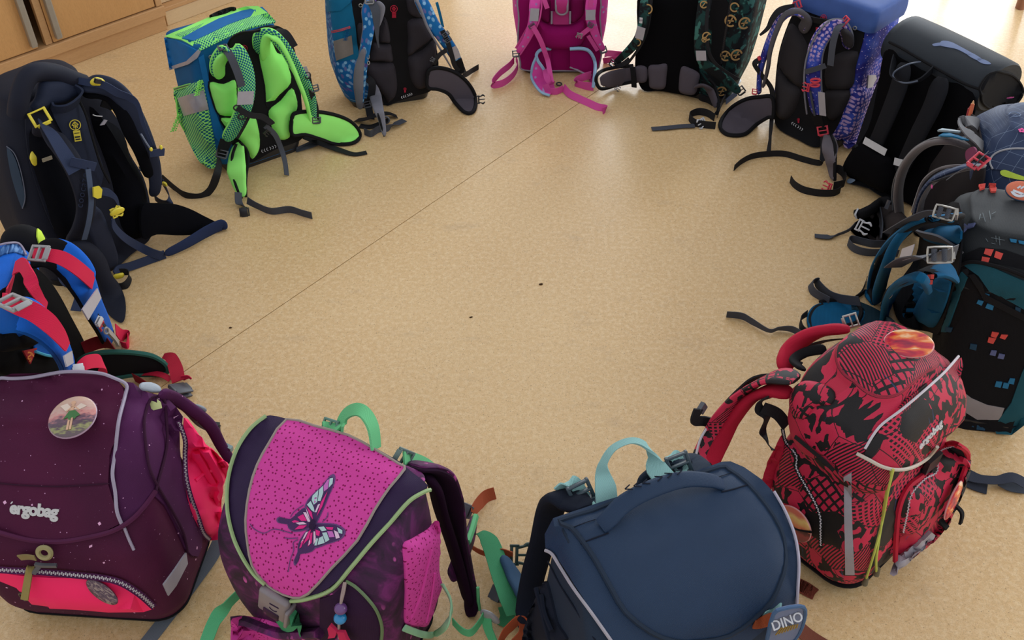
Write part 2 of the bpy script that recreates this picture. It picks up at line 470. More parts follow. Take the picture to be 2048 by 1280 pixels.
# ------------------------------------------------------------ materials
def hexc(r, g, b):
    f = lambda c: ((c / 255) / 12.92 if c / 255 <= .04045 else ((c / 255 + .055) / 1.055) ** 2.4)
    return (f(r), f(g), f(b), 1)
class NT:
    def __init__(s, name):
        s.m = bpy.data.materials.new(name); s.m.use_nodes = True; s.t = s.m.node_tree; s.b = s.t.nodes['Principled BSDF']
    def n(s, typ, **k):
        o = s.t.nodes.new(typ)
        for a, v in k.items():
            if a.startswith('i_'):
                key = a[2:]; key = int(key) if key.isdigit() else key.replace('_', ' ')
                if isinstance(v, bpy.types.NodeSocket): s.t.links.new(v, o.inputs[key])
                else: o.inputs[key].default_value = v
            else: setattr(o, a, v)
        return o
    def uv(s): 
        return s.n('ShaderNodeTexCoord').outputs['UV']
    def obj(s): return s.n('ShaderNodeTexCoord').outputs['Object']
    def math(s, op, a, b=0, c=0):
        return s.n('ShaderNodeMath', operation=op, i_0=a, i_1=b, i_2=c).outputs[0]
    def mix(s, f, a, b):
        o = s.n('ShaderNodeMix', data_type='RGBA', i_0=f); 
        for i, v in ((6, a), (7, b)):
            if isinstance(v, bpy.types.NodeSocket): s.t.links.new(v, o.inputs[i])
            else: o.inputs[i].default_value = v
        return o.outputs[2]
    def map(s, v, sc=(1, 1, 1), rot=0, loc=(0, 0, 0)):
        return s.n('ShaderNodeMapping', i_Vector=v, i_Scale=sc, i_Rotation=(0, 0, R(rot)), i_Location=loc).outputs[0]
    def vor(s, v, scale, rnd=1., feature='F1', dist='EUCLIDEAN', dim='2D'):
        return s.n('ShaderNodeTexVoronoi', voronoi_dimensions=dim, feature=feature, distance=dist, i_Vector=v, i_Scale=scale, i_Randomness=rnd)
    def noi(s, v, scale, det=3, rough=.5, dist=0):
        return s.n('ShaderNodeTexNoise', i_Vector=v, i_Scale=scale, i_Detail=det, i_Roughness=rough, i_Distortion=dist).outputs[0]
    def ramp(s, f, stops, mode='LINEAR'):
        o = s.n('ShaderNodeValToRGB', i_Fac=f); e = o.color_ramp.elements; o.color_ramp.interpolation = mode
        while len(e) > 1: e.remove(e[-1])
        e[0].position = stops[0][0]; e[0].color = stops[0][1]
        for p, c in stops[1:]:
            x = e.new(p); x.color = c
        return o.outputs[0]
    def step(s, x, edge, soft=.02, inv=False):
        o = s.n('ShaderNodeMapRange', i_0=x, i_1=edge - soft, i_2=edge + soft, i_3=1. if inv else 0., i_4=0. if inv else 1.)
        return o.outputs[0]
    def col(s, c):
        if isinstance(c, bpy.types.NodeSocket): s.t.links.new(c, s.b.inputs['Base Color'])
        else: s.b.inputs['Base Color'].default_value = c
    def bump(s, h, strength=.3, dist=.001):
        o = s.n('ShaderNodeBump', i_Height=h, i_Strength=strength, i_Distance=dist); s.t.links.new(o.outputs[0], s.b.inputs['Normal'])
    def weave(s, strength=.35, scale=1.):
        u = s.uv(); a = s.n('ShaderNodeTexWave', i_Vector=u, i_Scale=240. * scale, bands_direction='X').outputs[1]
        b = s.n('ShaderNodeTexWave', i_Vector=u, i_Scale=240. * scale, bands_direction='Y').outputs[1]
        nz = s.noi(s.obj(), 55., 3)
        h = s.math('ADD', s.math('MULTIPLY', a, b), s.math('MULTIPLY', nz, 1.2)); s.bump(h, strength, .0008)
    def fin(s, rough=.85, spec=.25, sheen=.0, metal=0):
        s.b.inputs['Roughness'].default_value = rough; s.b.inputs['Specular IOR Level'].default_value = spec
        s.b.inputs['Sheen Weight'].default_value = sheen; s.b.inputs['Metallic'].default_value = metal
        return s.m
def fab(name, c, rough=.85, spec=.25, sheen=.0, var=.12, bump=.35):
    m = NT(name); n = m.noi(m.obj(), 30., 4); c = hexc(*c)
    d = tuple(x * (1 - var * 1.6) for x in c[:3]) + (1,); l = tuple(min(1, x * (1 + var)) for x in c[:3]) + (1,)
    m.col(m.mix(n, d, l)); m.weave(bump); return m.fin(rough, spec, sheen)
def plas(name, c, rough=.4, spec=.5, metal=0):
    m = NT(name); c = hexc(*c); n = m.noi(m.obj(), 90., 2); m.col(m.mix(n, tuple(x * .85 for x in c[:3]) + (1,), c))
    m.bump(n, .08, .0004); return m.fin(rough, spec, 0, metal)
def webbing(name, c, rough=.75):
    m = NT(name); c = hexc(*c); u = m.uv()
    a = m.n('ShaderNodeTexWave', i_Vector=m.map(u, rot=45), i_Scale=200., bands_direction='X').outputs[1]
    m.col(m.mix(a, tuple(x * .72 for x in c[:3]) + (1,), c)); m.bump(a, .5, .0006); return m.fin(rough, .3)
# ------------------------------------------------------------ materials used by many
M = {}
M['black_web'] = webbing('black_webbing', (30, 31, 36)); M['grey_web'] = webbing('grey_webbing', (74, 78, 88)); M['midgrey_web'] = webbing('mid_grey_webbing', (112, 112, 116))
M['black_plastic'] = plas('black_plastic', (34, 35, 39), .35); M['grey_plastic'] = plas('grey_plastic', (84, 86, 94), .4)
M['light_plastic'] = plas('light_grey_plastic', (150, 150, 152), .4); M['steel'] = plas('brushed_metal', (175, 172, 165), .35, .5, .7)
M['black_fabric'] = fab('black_fabric', (15, 15, 19)); M['black_mesh'] = fab('black_mesh', (9, 9, 12), .95, .1)
M['reflector'] = plas('reflective_tape', (168, 166, 176), .35, .6)
M['white_plastic'] = plas('white_plastic', (205, 207, 212), .4)
def box(name, x0, x1, y0, y1, z0, z1, mat, B=None, bev=.002, parent=None):
    bm = bmesh.new(); obox(bm, Vector(((x0 + x1) / 2, (y0 + y1) / 2, (z0 + z1) / 2)), Vector((1, 0, 0)), Vector((0, 1, 0)), Vector((0, 0, 1)), (x1 - x0) / 2, (y1 - y0) / 2, (z1 - z0) / 2, bev)
    return link(name, bm, mat, B, parent=parent, smooth=False)
# ------------------------------------------------------------ floor: two sheets of linoleum with a joint
m = NT('linoleum'); g = m.obj()
n1 = m.noi(g, 1.1, 3); n2 = m.noi(m.map(g, (1, 1, 1)), 95., 5, .65); n3 = m.noi(m.map(g, (1, 3.2, 1), 35), 230., 3, .6, 1.8); n4 = m.noi(m.map(g, (3.0, 1, 1), -20), 200., 3, .6, 2.0)
c = m.mix(m.ramp(n1, [(.3, (0, 0, 0, 1)), (.7, (1, 1, 1, 1))]), hexc(212, 175, 122), hexc(222, 190, 140))
c = m.mix(m.step(n2, .56, .12), c, hexc(230, 202, 156))
c = m.mix(m.math('MULTIPLY', m.step(n3, .6, .04), .55), c, hexc(158, 120, 76))
c = m.mix(m.math('MULTIPLY', m.step(n4, .61, .04), .5), c, hexc(146, 110, 70))
sp = m.vor(g, 34., 1.); c = m.mix(m.math('MULTIPLY', m.step(sp.outputs[0], .035, .012, True), .55), c, hexc(105, 78, 50))
sm = m.noi(m.map(g, (1, 1.6, 1), 30), 7., 5, .7); c = m.mix(m.math('MULTIPLY', m.step(sm, .66, .08), .25), c, hexc(150, 128, 108))
m.col(c); rg = m.n('ShaderNodeMapRange', i_0=m.noi(g, 5., 4), i_1=.3, i_2=.7, i_3=.30, i_4=.40).outputs[0]
m.t.links.new(rg, m.b.inputs['Roughness']); m.b.inputs['Specular IOR Level'].default_value = .5
m.bump(m.math('ADD', m.noi(g, 160., 2), m.math('MULTIPLY', m.noi(g, 3., 2), 3.)), .12, .0006)
LINO = m.m; JOINT = plas('joint_filler', (92, 68, 44), .8, .2)
s0 = wfloor(1160, 205); s1 = wfloor(380, 735); dv = (s1 - s0).normalized(); nv = Vector((-dv.y, dv.x, 0))
if nv.x > 0: nv = -nv
fl = box('floor', -5, 5, -2.4, 7.5, -.06, -.0025, JOINT, None, 0); fl['kind'] = 'structure'
def sheet(sgn):
    # clip the floor rectangle by the joint line
    poly = [Vector((-5, -2.4, 0)), Vector((5, -2.4, 0)), Vector((5, 7.5, 0)), Vector((-5, 7.5, 0))]; out = []
    f = lambda p: sgn * ((p - s0).dot(nv)) - .0011
    for i in range(4):
        a, b = poly[i], poly[(i + 1) % 4]
        if f(a) >= 0: out.append(a)
        if f(a) * f(b) < 0: t = f(a) / (f(a) - f(b)); out.append(a.lerp(b, t))
    bm = bmesh.new(); up = [bm.verts.new(p) for p in out]; dn = [bm.verts.new(p - Vector((0, 0, .0024))) for p in out]
    bm.faces.new(up); bm.faces.new(dn[::-1])
    for i in range(len(out)): j = (i + 1) % len(out); bm.faces.new((up[i], dn[i], dn[j], up[j]))
    return link('linoleum_sheet', bm, LINO, fl, smooth=False)
sheet(1); sheet(-1)
# ------------------------------------------------------------ walls and windows
WALL = plas('white_wall_paint', (226, 222, 212), .8, .2); FRM = plas('window_frame_paint', (232, 232, 230), .4)
def wall(name, c, ax, length, h, thick, holes):
    """ax 'x' or 'y'; holes = [(centre, width, z0, z1)] along the wall"""
    bm = bmesh.new(); X, Y, Z = Vector((1, 0, 0)), Vector((0, 1, 0)), Vector((0, 0, 1))
    cuts = sorted(holes); cur = -length / 2; segs = []
    def add(a, b, z0, z1):
        if b - a < .01 or z1 - z0 < .01: return
        ctr = Vector(c) + (X if ax == 'x' else Y) * ((a + b) / 2) + Z * ((z0 + z1) / 2)
        obox(bm, ctr, X, Y, Z, *(((b - a) / 2, thick / 2) if ax == 'x' else (thick / 2, (b - a) / 2)), (z1 - z0) / 2)
    for (m_, w, z0, z1) in cuts:
        add(cur, m_ - w / 2, 0, h); add(m_ - w / 2, m_ + w / 2, 0, z0); add(m_ - w / 2, m_ + w / 2, z1, h); cur = m_ + w / 2
    add(cur, length / 2, 0, h)
    o = link(name, bm, WALL, None, smooth=False); o['kind'] = 'structure'; return o
wall('wall_back', (0, 7.55, 0), 'x', 10.2, 3.0, .2, [(a, 1.56, .88, 2.62) for a, b in WINB])
wall('wall_right', (5.05, 2.55, 0), 'y', 10, 3.0, .2, [(y - 2.55, 1.76, .88, 2.62) for y in (1.6, 4.2)])
wn = 0
for (cx, cy, w, ax) in [(a, 7.5, 1.56, 'x') for a, b in WINB] + [(5.0, y, 1.76, 'y') for y in (1.6, 4.2)]:
    wn += 1; bm = bmesh.new(); X, Y, Z = Vector((1, 0, 0)), Vector((0, 1, 0)), Vector((0, 0, 1)); A = X if ax == 'x' else Y
    for k in (-.5, 0, .5): obox(bm, Vector((cx, cy, 1.75)) + A * (w * k * .97), X, Y, Z, .03, .03, .87, .003)
    for z in (.9, 2.6): obox(bm, Vector((cx, cy, z)), X, Y, Z, *((w / 2, .03) if ax == 'x' else (.03, w / 2)), .03, .003)
    o = link(f'window_{wn}', bm, FRM, None, smooth=False); o['kind'] = 'structure'
# ------------------------------------------------------------ wooden cabinet with two doors, top left
V('full')
a = wfloor(0, 186); b = wfloor(337, 60); yaw = math.degrees(math.atan2(b.y - a.y, b.x - a.x))
def wood(name, c1, c2, sc=(1, 1, 1), rough=.45):
    m = NT(name); g = m.obj(); n = m.noi(m.map(g, sc), 14., 5, .6, .6); n2 = m.noi(m.map(g, (sc[0] * 4, sc[1] * 4, sc[2] * 4)), 30., 3, .6)
    c = m.mix(n, hexc(*c1), hexc(*c2)); c = m.mix(m.math('MULTIPLY', m.step(n2, .58, .1), .3), c, hexc(*[int(x * .82) for x in c1])); m.col(c); m.bump(n2, .1, .0005); return m.fin(rough, .4)
WD = wood('beech_veneer', (196, 148, 92), (208, 160, 104), (6, 6, .8)); WB = wood('beech_solid', (190, 146, 98), (206, 164, 116), (.8, 5, 7)); WP = wood('pale_ply', (212, 184, 140), (222, 196, 156), (.8, 5, 7))
CB = Bag('cabinet', 'beech wood cupboard with two doors and grey strip handles behind the dark navy backpack', (b.x, b.y), yaw, cat='cabinet')
V('A')
gx = CB.plane(405, 465, 0).x; dz = CB.plane(548, 430, 0).z
print('cabinet gap', gx, dz)
box('plinth', -1.5, 0, .004, .42, 0, .052, WB, CB)
box('rail', -1.5, .003, -.006, .42, .0535, .088, WB, CB)
box('side_panel', -.022, 0, 0, .42, .0895, .95, WB, CB); box('side_panel', -1.5, -1.478, 0, .42, .0895, .95, WB, CB)
box('top_panel', -1.51, .01, -.01, .43, .9515, .975, WB, CB); box('back_panel', -1.478, -.022, .41, .418, .0895, .95, WB, CB)
box('stile', gx + .008, gx + .03, .006, .024, .0895, .95, WB, CB, .001)
for x0, x1, hx in ((gx + .032, -.026, gx + .048), (-1.474, gx - .02, gx - .034)):
    d = box('door', x0, x1, .002, .02, .092, .948, WD, CB)
    h = bmesh.new(); X, Y, Z = Vector((1, 0, 0)), Vector((0, 1, 0)), Vector((0, 0, 1))
    obox(h, Vector((hx, -.008, .52)), X, Y, Z, .009, .0095, .415, .002); obox(h, Vector((hx + .011, -.001, .52)), X, Y, Z, .004, .003, .415, .001)
    link('handle', h, plas('grey_handle', (166, 160, 148), .35, .5, .4), None, parent=d, smooth=False)
# pale furniture plinth next to it, set back
V('full')
a2 = wfloor(340, 46); b2 = wfloor(470, -4)
yaw2 = math.degrees(math.atan2(b2.y - a2.y, b2.x - a2.x))
yaw2 = yaw; a2 = CB.M @ Vector((.06, .028, 0))
LB = Bag('shelf_unit', 'pale wooden shelf unit standing beside the beech cupboard, low ledge in view', (a2.x, a2.y), yaw2, cat='shelf')
box('plinth', -.045, 1.3, .0, .35, 0, .05, WP, LB); box('ledge', -.045, 1.3, -.004, .35, .0515, .066, WB, LB); box('bottom_board', -.045, 1.3, .03, .35, .0675, .11, WP, LB)
box('side_panel', -.045, -.025, .02, .35, .1115, .8, WP, LB); box('side_panel', 1.28, 1.3, .02, .35, .1115, .8, WP, LB); box('back_panel', -.025, 1.28, .34, .349, .1115, .8, WP, LB); box('shelf', -.025, 1.28, .03, .34, .44, .46, WP, LB); box('top_board', -.045, 1.31, .01, .355, .8015, .82, WP, LB)
# chair whose leg foot shows at the top right
V('Z'); f = wfloor(1975, 140)
CH_ = Bag('wooden_chair', 'brown wooden chair, foot of one leg at the top right corner', (f.x, f.y), 20, cat='chair')
CW = wood('brown_wood', (138, 92, 66), (160, 110, 84), (7, 7, 1))
for lx, ly in ((0, 0), (.36, 0), (0, .36), (.36, .36)):
    h = .42 if ly == 0 else .78
    ribbon(CH_, 'leg', [Vector((lx, ly, 0)), Vector((lx, ly, h * .5)), Vector((lx, ly + (.03 if ly else 0), h))], [.026, .032, .034], CW, t=.03, puff=0, rnd=True, side='x')
box('seat', -.02, .38, -.02, .35, .421, .443, CW, CH_, .006); box('backrest', .02, .34, .36, .378, .6, .74, CW, CH_, .006)
# specks of dirt lying on the floor
dirt = plas('dirt', (66, 46, 30), .9, .1); V('full')
for px, py, s, lb in ((1082, 569, 4.5, 'dark brown crumb at the middle of the floor, larger'), (942, 635, 3.5, 'small dark crumb left below the larger one mid floor'), (461, 656, 3.2, 'dark crumb on the floor beside the sheet joint, left')):
    p = wfloor(px, py); bm = bmesh.new(); bmesh.ops.create_icosphere(bm, subdivisions=2, radius=s / 1000, matrix=Matrix.Translation((p.x, p.y, .0012)) @ Matrix.Rotation(.3, 4, 'Z') @ Matrix.Diagonal((1.2, .6, .3, 1)))
    for v in bm.verts: v.co += Vector((noise.noise(v.co * 900), noise.noise(v.co * 800 + Vector((5, 0, 0))), 0)) * .0012
    o = link('crumb', bm, dirt); o['label'] = lb; o['category'] = 'crumb'
# ------------------------------------------------------------ shared bag pieces
def web(B, name, pts, w, mat=None, side='flat', **k): return ribbon(B, name, pts, w, mat or M['black_web'], side=side, **k)
def logo_tree(B, q, up, s, mat, back=None, name='logo', parent=None, txt=None):
    """round emblem of stacked arrows over a small name block"""
    c, r, u, n = frame_at(B, q, up=up); fr = (c, r, u, n)
    P = [ringpoly(0, 0, .86, 1.0), bar(0, -.85, 0, .62, .13), bar(-.55, .0, 0, .62, .13), bar(.55, 0, 0, .62, .13), bar(-.28, -.55, -.28, -.02, .12), bar(.28, -.55, .28, -.02, .12), bar(-.55, -.02, .55, -.02, .12), bar(-.3, -.3, .3, -.3, .1)]
    o = flatshape(B, fr, P, mat, name, s, parent=parent)
    if back:
        flatshape(None, fr, [(-.55, -1.05), (-.55, -3.0), (.65, -3.0), (.65, -1.05)], back, 'name_label', s, parent=o)
    else:
        flatshape(None, fr, [[(-.55, -1.05), (-.55, -1.15), (.65, -1.15), (.65, -1.05)]] + [bar(-.5, -1.3 - .22 * k, .6, -1.3 - .22 * k, .13) for k in range(6)], mat, 'name_label', s, parent=o)
    return o
def chevrons(B, q, right, s, mat, signs=(-1, -1, -1, 1, 1, 1), name='chevron_print', gap=.9, w=.2):
    fr = frame_at(B, q, right=right); P = []
    k0 = len(signs) / 2
    for i, sg in enumerate(signs):
        x = (i - k0 + .5) * gap + (.35 if sg > 0 else -.35)
        P += [bar(x, 0, x - sg * .42, .5, w), bar(x, 0, x - sg * .42, -.5, w)]
    return flatshape(B, fr, P, mat, name, s)
def tassel(B, q, end, mat, s=.008, parent=None):
    """soft zip pull with knobbly branches"""
    a = B.p(q); b = B.p(end); bm = bmesh.new(); rnd_ = random.Random(4)
    for i in range(9):
        t = i / 8; c = a.lerp(b, t)
        bmesh.ops.create_icosphere(bm, subdivisions=1, radius=s * .35, matrix=Matrix.Translation(c))
        for k in (-1, 1):
            bmesh.ops.create_icosphere(bm, subdivisions=1, radius=s * .28, matrix=Matrix.Translation(c + Vector((k * s * (.5 + .3 * rnd_.random()), -s * .3, s * .25 * rnd_.random()))))
    return link('zip_pull', bm, mat, B, parent=parent)
def dots(name, base, dot, scale, r, grad=None, rnd=0., rough=.8, axis='uv'):
    m = NT(name); u = m.map(m.uv(), rot=45 if rnd == 0 else 0); v = m.vor(u, scale, rnd)
    if grad: th = m.n('ShaderNodeMapRange', i_0=m.n('ShaderNodeSeparateXYZ', i_0=m.uv()).outputs[grad[0]], i_1=grad[1], i_2=grad[2], i_3=grad[3], i_4=grad[4]).outputs[0]
    else: th = r
    f = m.math('LESS_THAN', v.outputs[0], th); m.col(m.mix(f, hexc(*base), hexc(*dot))); m.weave(.3); return m.fin(rough, .25)
# ------------------------------------------------------------ 1 lime and blue satchel
LIME = fab('lime_mesh_fabric', (158, 250, 124), .85, .2, var=.04, bump=.25); GBLUE = fab('deep_blue_fabric', (2, 92, 148), .75, .3); GBLUE2 = fab('mid_blue_fabric', (6, 108, 176), .7, .3)
HALF = dots('halftone_print', (150, 242, 126), (14, 92, 122), 190, .36, rnd=0.); HALF2 = dots('halftone_fade', (158, 240, 124), (14, 96, 122), 150, .40)
HALF3 = dots('halftone_dark', (140, 236, 118), (14, 88, 120), 170, .44)
V('B')
g = Bag('school_satchel', 'lime green and blue school satchel with green dotted straps, spread hip fins', (-.683, 2.384), 35.5, .1, -.03)
def topg(v):
    if v.z > .2:
        k = (v.z - .2) / .16; v = v.copy(); v.z -= k * max(0, (v.y - .03)) * .12; v.x -= k * v.y * .1
    return v
loft(g, 'base', [(0, -.115, .105, .006, .13, .03), (.02, -.125, .113, 0, .155, .035), (.034, -.128, .115, -.001, .165, .035)], M['black_plastic'], sub=3, reg=False, open_top=False, dome=.001)
loft(g, 'body', [(.012, -.12, .11, .002, .145, .035), (.05, -.14, .116, 0, .178, .035), (.18, -.146, .122, 0, .18, .035), (.30, -.128, .12, 0, .175, .028), (.365, -.12, .117, .0, .165, .022)], GBLUE, dome=.012, fn=topg)
# lid: blue side cheek, lime top, blue band, dotted front band
drape(g, 'lid_side', [(30, 208), (90, 222), (225, 285), (210, 318), (160, 355), (60, 385)], GBLUE2, .004, smooth=0, edge=None)
drape(g, 'reflector_strip', [(57, 370), (155, 338), (212, 275), (228, 285), (212, 320), (163, 357), (62, 388)], M['reflector'], .005, smooth=0)
drape(g, 'lid_top', [(30, 205), (130, 165), (290, 95), (480, 42), (545, 40), (600, 80), (500, 118), (225, 283), (120, 225)], LIME, .0035, smooth=0)
drape(g, 'lid_band', [(125, 220), (215, 170), (330, 112), (460, 68), (570, 48), (600, 78), (490, 105), (380, 145), (290, 190), (190, 235)], GBLUE2, .005, smooth=0)
drape(g, 'dotted_band', [(188, 238), (290, 192), (380, 148), (490, 108), (600, 82), (640, 128), (500, 160), (380, 210), (225, 284)], HALF, .0055, smooth=0)
drape(g, 'dotted_corner', [(88, 200), (170, 168), (245, 136), (210, 168), (122, 212)], HALF, .0042, smooth=0)
drape(g, 'oval_patch', [(278, 98), (330, 72), (390, 52), (425, 55), (390, 78), (340, 95), (295, 105)], M['black_fabric'], .006)
text(g, 'STEP BY STEP', (360, 128, 'h7'), (450, 92, 'h7'), .0125, GBLUE, .0005, 'embossed_lettering', bold=.0002, flat=False)
# side pocket
drape(g, 'side_pocket', [(82, 500), (150, 478), (235, 452), (262, 560), (300, 760), (318, 905), (290, 935), (230, 905), (170, 800), (125, 690), (100, 600)], HALF2, .003, puff=.012, reg=True)
drape(g, 'reflector_patch', [(100, 545), (245, 500), (270, 608), (135, 645)], M['reflector'], .002, smooth=0)
zipper(g, 'zip', [(82, 500, 'h3'), (150, 480, 'h3'), (235, 455, 'h3')], .005, M['grey_plastic'], tape=LIME)
tube(g, 'piping', [(92, 540, 'h2'), (92, 600, 'h3'), (108, 660, 'h3'), (135, 720, 'h3')], .0022, LIME)
tassel(g, (225, 455, 'h8'), (205, 530, 'h8'), LIME); tassel(g, (95, 630, 'h9'), (85, 715, 'h9'), LIME, .009)
drape(g, 'side_gusset', [(212, 320), (240, 300), (270, 450), (300, 600), (350, 740), (330, 790), (300, 760), (262, 560)], GBLUE2, .004, smooth=0)
ring_(g, (283, 318, -.004), (283, 290, -.004), .009, .009, .0014, M['steel'], 'eyelet')
# back panel
drape(g, 'back_panel', [(380, 255), (420, 200), (520, 165), (620, 140), (700, 175), (760, 330), (790, 620), (800, 760), (640, 830), (480, 905), (400, 800), (330, 650), (272, 450), (300, 300)], M['black_fabric'], .003, plane=-.001, puff=.004)
CUSH = [[(272, 455), (350, 462), (415, 440), (425, 520), (430, 600), (420, 640), (330, 638), (292, 560)],
        [(335, 652), (440, 655), (520, 640), (548, 720), (555, 790), (545, 845), (510, 885), (480, 840), (440, 780), (365, 710)],
        [(538, 215), (565, 190), (620, 230), (650, 290), (690, 300), (715, 370), (728, 460), (660, 530), (592, 595), (578, 470), (548, 330)],
        [(600, 612), (665, 555), (732, 482), (760, 550), (762, 600), (730, 660), (722, 750), (690, 778), (640, 765), (612, 690)]]
for c_ in CUSH: drape(g, 'back_cushion', c_, LIME, .002, plane=-.005, puff=.02, smooth=3, edge=(.003, M['black_fabric']))
logo_tree(g, (468, 268, -.012), (466, 240, -.012), .0085, fab('red_print', (176, 34, 60)), name='logo')
chevrons(g, (605, 828, -.010), (680, 800, -.010), .0085, M['reflector'], (-1, -1, -1, 1, 1, 1))
tube(g, 'carry_handle', [(380, 258, -.006), (400, 215, -.03), (450, 185, -.045), (520, 175, -.045), (590, 160, -.03), (640, 150, -.006)], .006, M['black_fabric'], sq=.6)
# shoulder straps
def strap(B, pts, w, outer, lining, th=.011, side='face', loff=.0065, lw=1.06, name='shoulder_strap'):
    o = ribbon(B, name, pts, w, outer, puff=th, side=side)
    P = [B.p(q) + Vector((0, loff, 0)) for q in pts]
    ribbon(B, 'lining', P, [x * lw for x in w] if isinstance(w, list) else w * lw, lining, puff=th, side=side, parent=o)
    return o
s1 = strap(g, [(330, 430, -.012), (325, 350, -.03), (370, 292, -.05), (430, 300, -.068), (475, 400, -.075), (485, 520, -.075), (455, 640, -.065), (370, 785, -.035)], [.035, .04, .045, .046, .046, .044, .042, .034], HALF3, LIME)
ribbon(g, 'strap_root', [(335, 435, -.013), (328, 360, -.034), (365, 300, -.055)], [.03, .034, .03], LIME, puff=.014, parent=s1)
web(g, 'adjuster_webbing', [(350, 262, -.03), (385, 300, -.078), (430, 400, -.088), (455, 482, -.088)], .02, M['grey_web'], 'face', parent=s1)
ladder(g, (350, 264, -.05), (338, 236, -.03), .022, .018, M['grey_plastic'], parent=s1)
ribbon(g, 'reflector_band', [(478, 508, -.0855), (474, 582, -.084)], .044, M['reflector'], t=.001, parent=s1)
for q in ((430, 600, -.08), (455, 650, -.082)): ring_(g, q, (q[0], q[1] - 30, q[2]), .018, .014, .0022, M['black_plastic'], 'strap_ring', s1)
web(g, 'strap_seam', [(500, 640, -.078), (470, 700, -.072), (430, 770, -.06)], .008, M['black_web'], 'face', parent=s1)
ladder(g, (345, 855, -.035), (360, 800, -.035), .026, .022, M['grey_plastic'], parent=s1)
ribbon(g, 'strap_end', [(370, 780, -.036), (350, 830, -.034), (335, 880, -.03)], [.036, .03, .02], M['black_fabric'], t=.004, parent=s1)
web(g, 'sternum_strap', [(430, 600, -.083), (500, 640, -.09), (570, 650, -.085), (625, 690, -.08), (560, 650, -.07)], .016, M['black_web'], 'face')
web(g, 'sternum_tail', [(585, 700, -.07), (640, 750, -.06), (675, 830, -.05), (695, 900, 'z', .03), (705, 975, 'z', .006)], .014, M['grey_web'], 'face')
clip_male(g, (590, 735, -.07), (640, 780, -.06), .016, M['black_plastic'])
s2 = strap(g, [(560, 300, -.012), (560, 215, -.035), (620, 195, -.055), (690, 260, -.07), (745, 350, -.075), (800, 450, -.07), (835, 540, -.055), (850, 680, -.03)], [.034, .036, .036, .034, .034, .034, .034, .02], HALF3, LIME, side=[Vector((1, -.9, 0)), Vector((1, -.9, 0))], loff=.004)
ribbon(g, 'strap_root', [(590, 335, -.012), (585, 260, -.035), (600, 205, -.055), (660, 230, -.072), (720, 330, -.078), (770, 450, -.078), (815, 570, -.06), (840, 690, -.035)], [.03, .03, .022, .014, .012, .012, .011, .008], LIME, puff=.011, parent=s2)
ribbon(g, 'reflector_band', [(785, 375, -.082), (808, 440, -.078)], .03, M['reflector'], t=.001, side=Vector((1, -.5, 0)), parent=s2)
web(g, 'adjuster_webbing', [(640, 165, -.03), (700, 185, -.07), (750, 260, -.085)], .018, M['black_web'], Vector((1, -.6, 0)), parent=s2)
ladder(g, (860, 490, -.075), (850, 450, -.075), .02, .018, M['grey_plastic'], parent=s2); ring_(g, (822, 420, -.085), (822, 400, -.085), .014, .018, .002, M['black_plastic'], 'strap_ring', s2)
web(g, 'strap_webbing', [(825, 430, -.08), (845, 520, -.07), (868, 600, -.05), (870, 680, -.04)], .014, M['black_web'], Vector((1, -.4, 0)), parent=s2)
ladder(g, (870, 668, -.045), (870, 640, -.045), .022, .018, M['grey_plastic'], parent=s2)
web(g, 'lower_webbing', [(870, 690, -.04), (862, 740, -.035), (850, 790, 'z', .01), (760, 835, 'f')], .016, M['grey_web'], 'face')
web(g, 'lower_webbing', [(335, 885, -.03), (320, 960, 'z', .07), (285, 1050, 'z', .02), (225, 1095, 'z', .004), (140, 1085, 'z', .01), (80, 1045, 'z', .01), (10, 985, 'z', .03)], .022, M['black_web'], ['face', 'face', 'face', 'z', 'z', 'z', 'z'])
# hip fins
drape(g, 'hip_fin', [(728, 650), (755, 622), (850, 615), (960, 632), (1050, 668), (1098, 720), (1102, 762), (1060, 792), (970, 795), (880, 765), (800, 742), (728, 742)], LIME, .008, plane=-.03, puff=.006, edge=(.0055, M['black_fabric']))
f1 = ribbon(g, 'hip_fin', [(450, 795, -.02), (428, 860, -.03), (425, 940, 'z', .07), (440, 1020, 'z', .04), (465, 1095, 'z', .015)], [.03, .045, .055, .045, .02], LIME, puff=.012, side=Vector((.55, -.8, .1)))
tube(None, 'piping', [g.p(q) for q in ((425, 800, -.03), (402, 870, -.04), (405, 960, 'z', .06), (425, 1040, 'z', .035), (455, 1105, 'z', .012))], .004, M['black_fabric'], parent=f1)
tube(None, 'piping', [g.p(q) for q in ((445, 790, -.03), (480, 830, -.03), (492, 880, 'z', .07), (478, 990, 'z', .04), (478, 1095, 'z', .014))], .004, M['black_fabric'], parent=f1)
web(g, 'waist_webbing', [(435, 1070, 'z', .03), (440, 1130, 'z', .01), (470, 1150, 'z', .012)], .02, M['grey_web'], 'face')
clip_female(g, (465, 1180, 'z', .01), (410, 1185, 'z', .01), .024, M['black_plastic'])
web(g, 'waist_webbing', [(485, 1115, 'z', .016), (540, 1145, 'z', .012), (620, 1175, 'z', .011), (720, 1165, 'z', .011), (790, 1185, 'z', .011), (845, 1200, 'z', .011)], .021, M['grey_web'], ['face', 'z', 'z', 'z', 'z', 'z'])
web(g, 'waist_webbing', [(800, 760, 'z', .03), (900, 800, 'z', .012), (1000, 835, 'z', .006), (1080, 858, 'f'), (1150, 848, 'f')], [.022, .022, .02, .018, .018], M['black_web'], 'flat')
web(g, 'waist_webbing', [(755, 838, 'f'), (830, 815, 'z', .006), (900, 790, 'z', .008)], .018, M['grey_web'], 'flat')
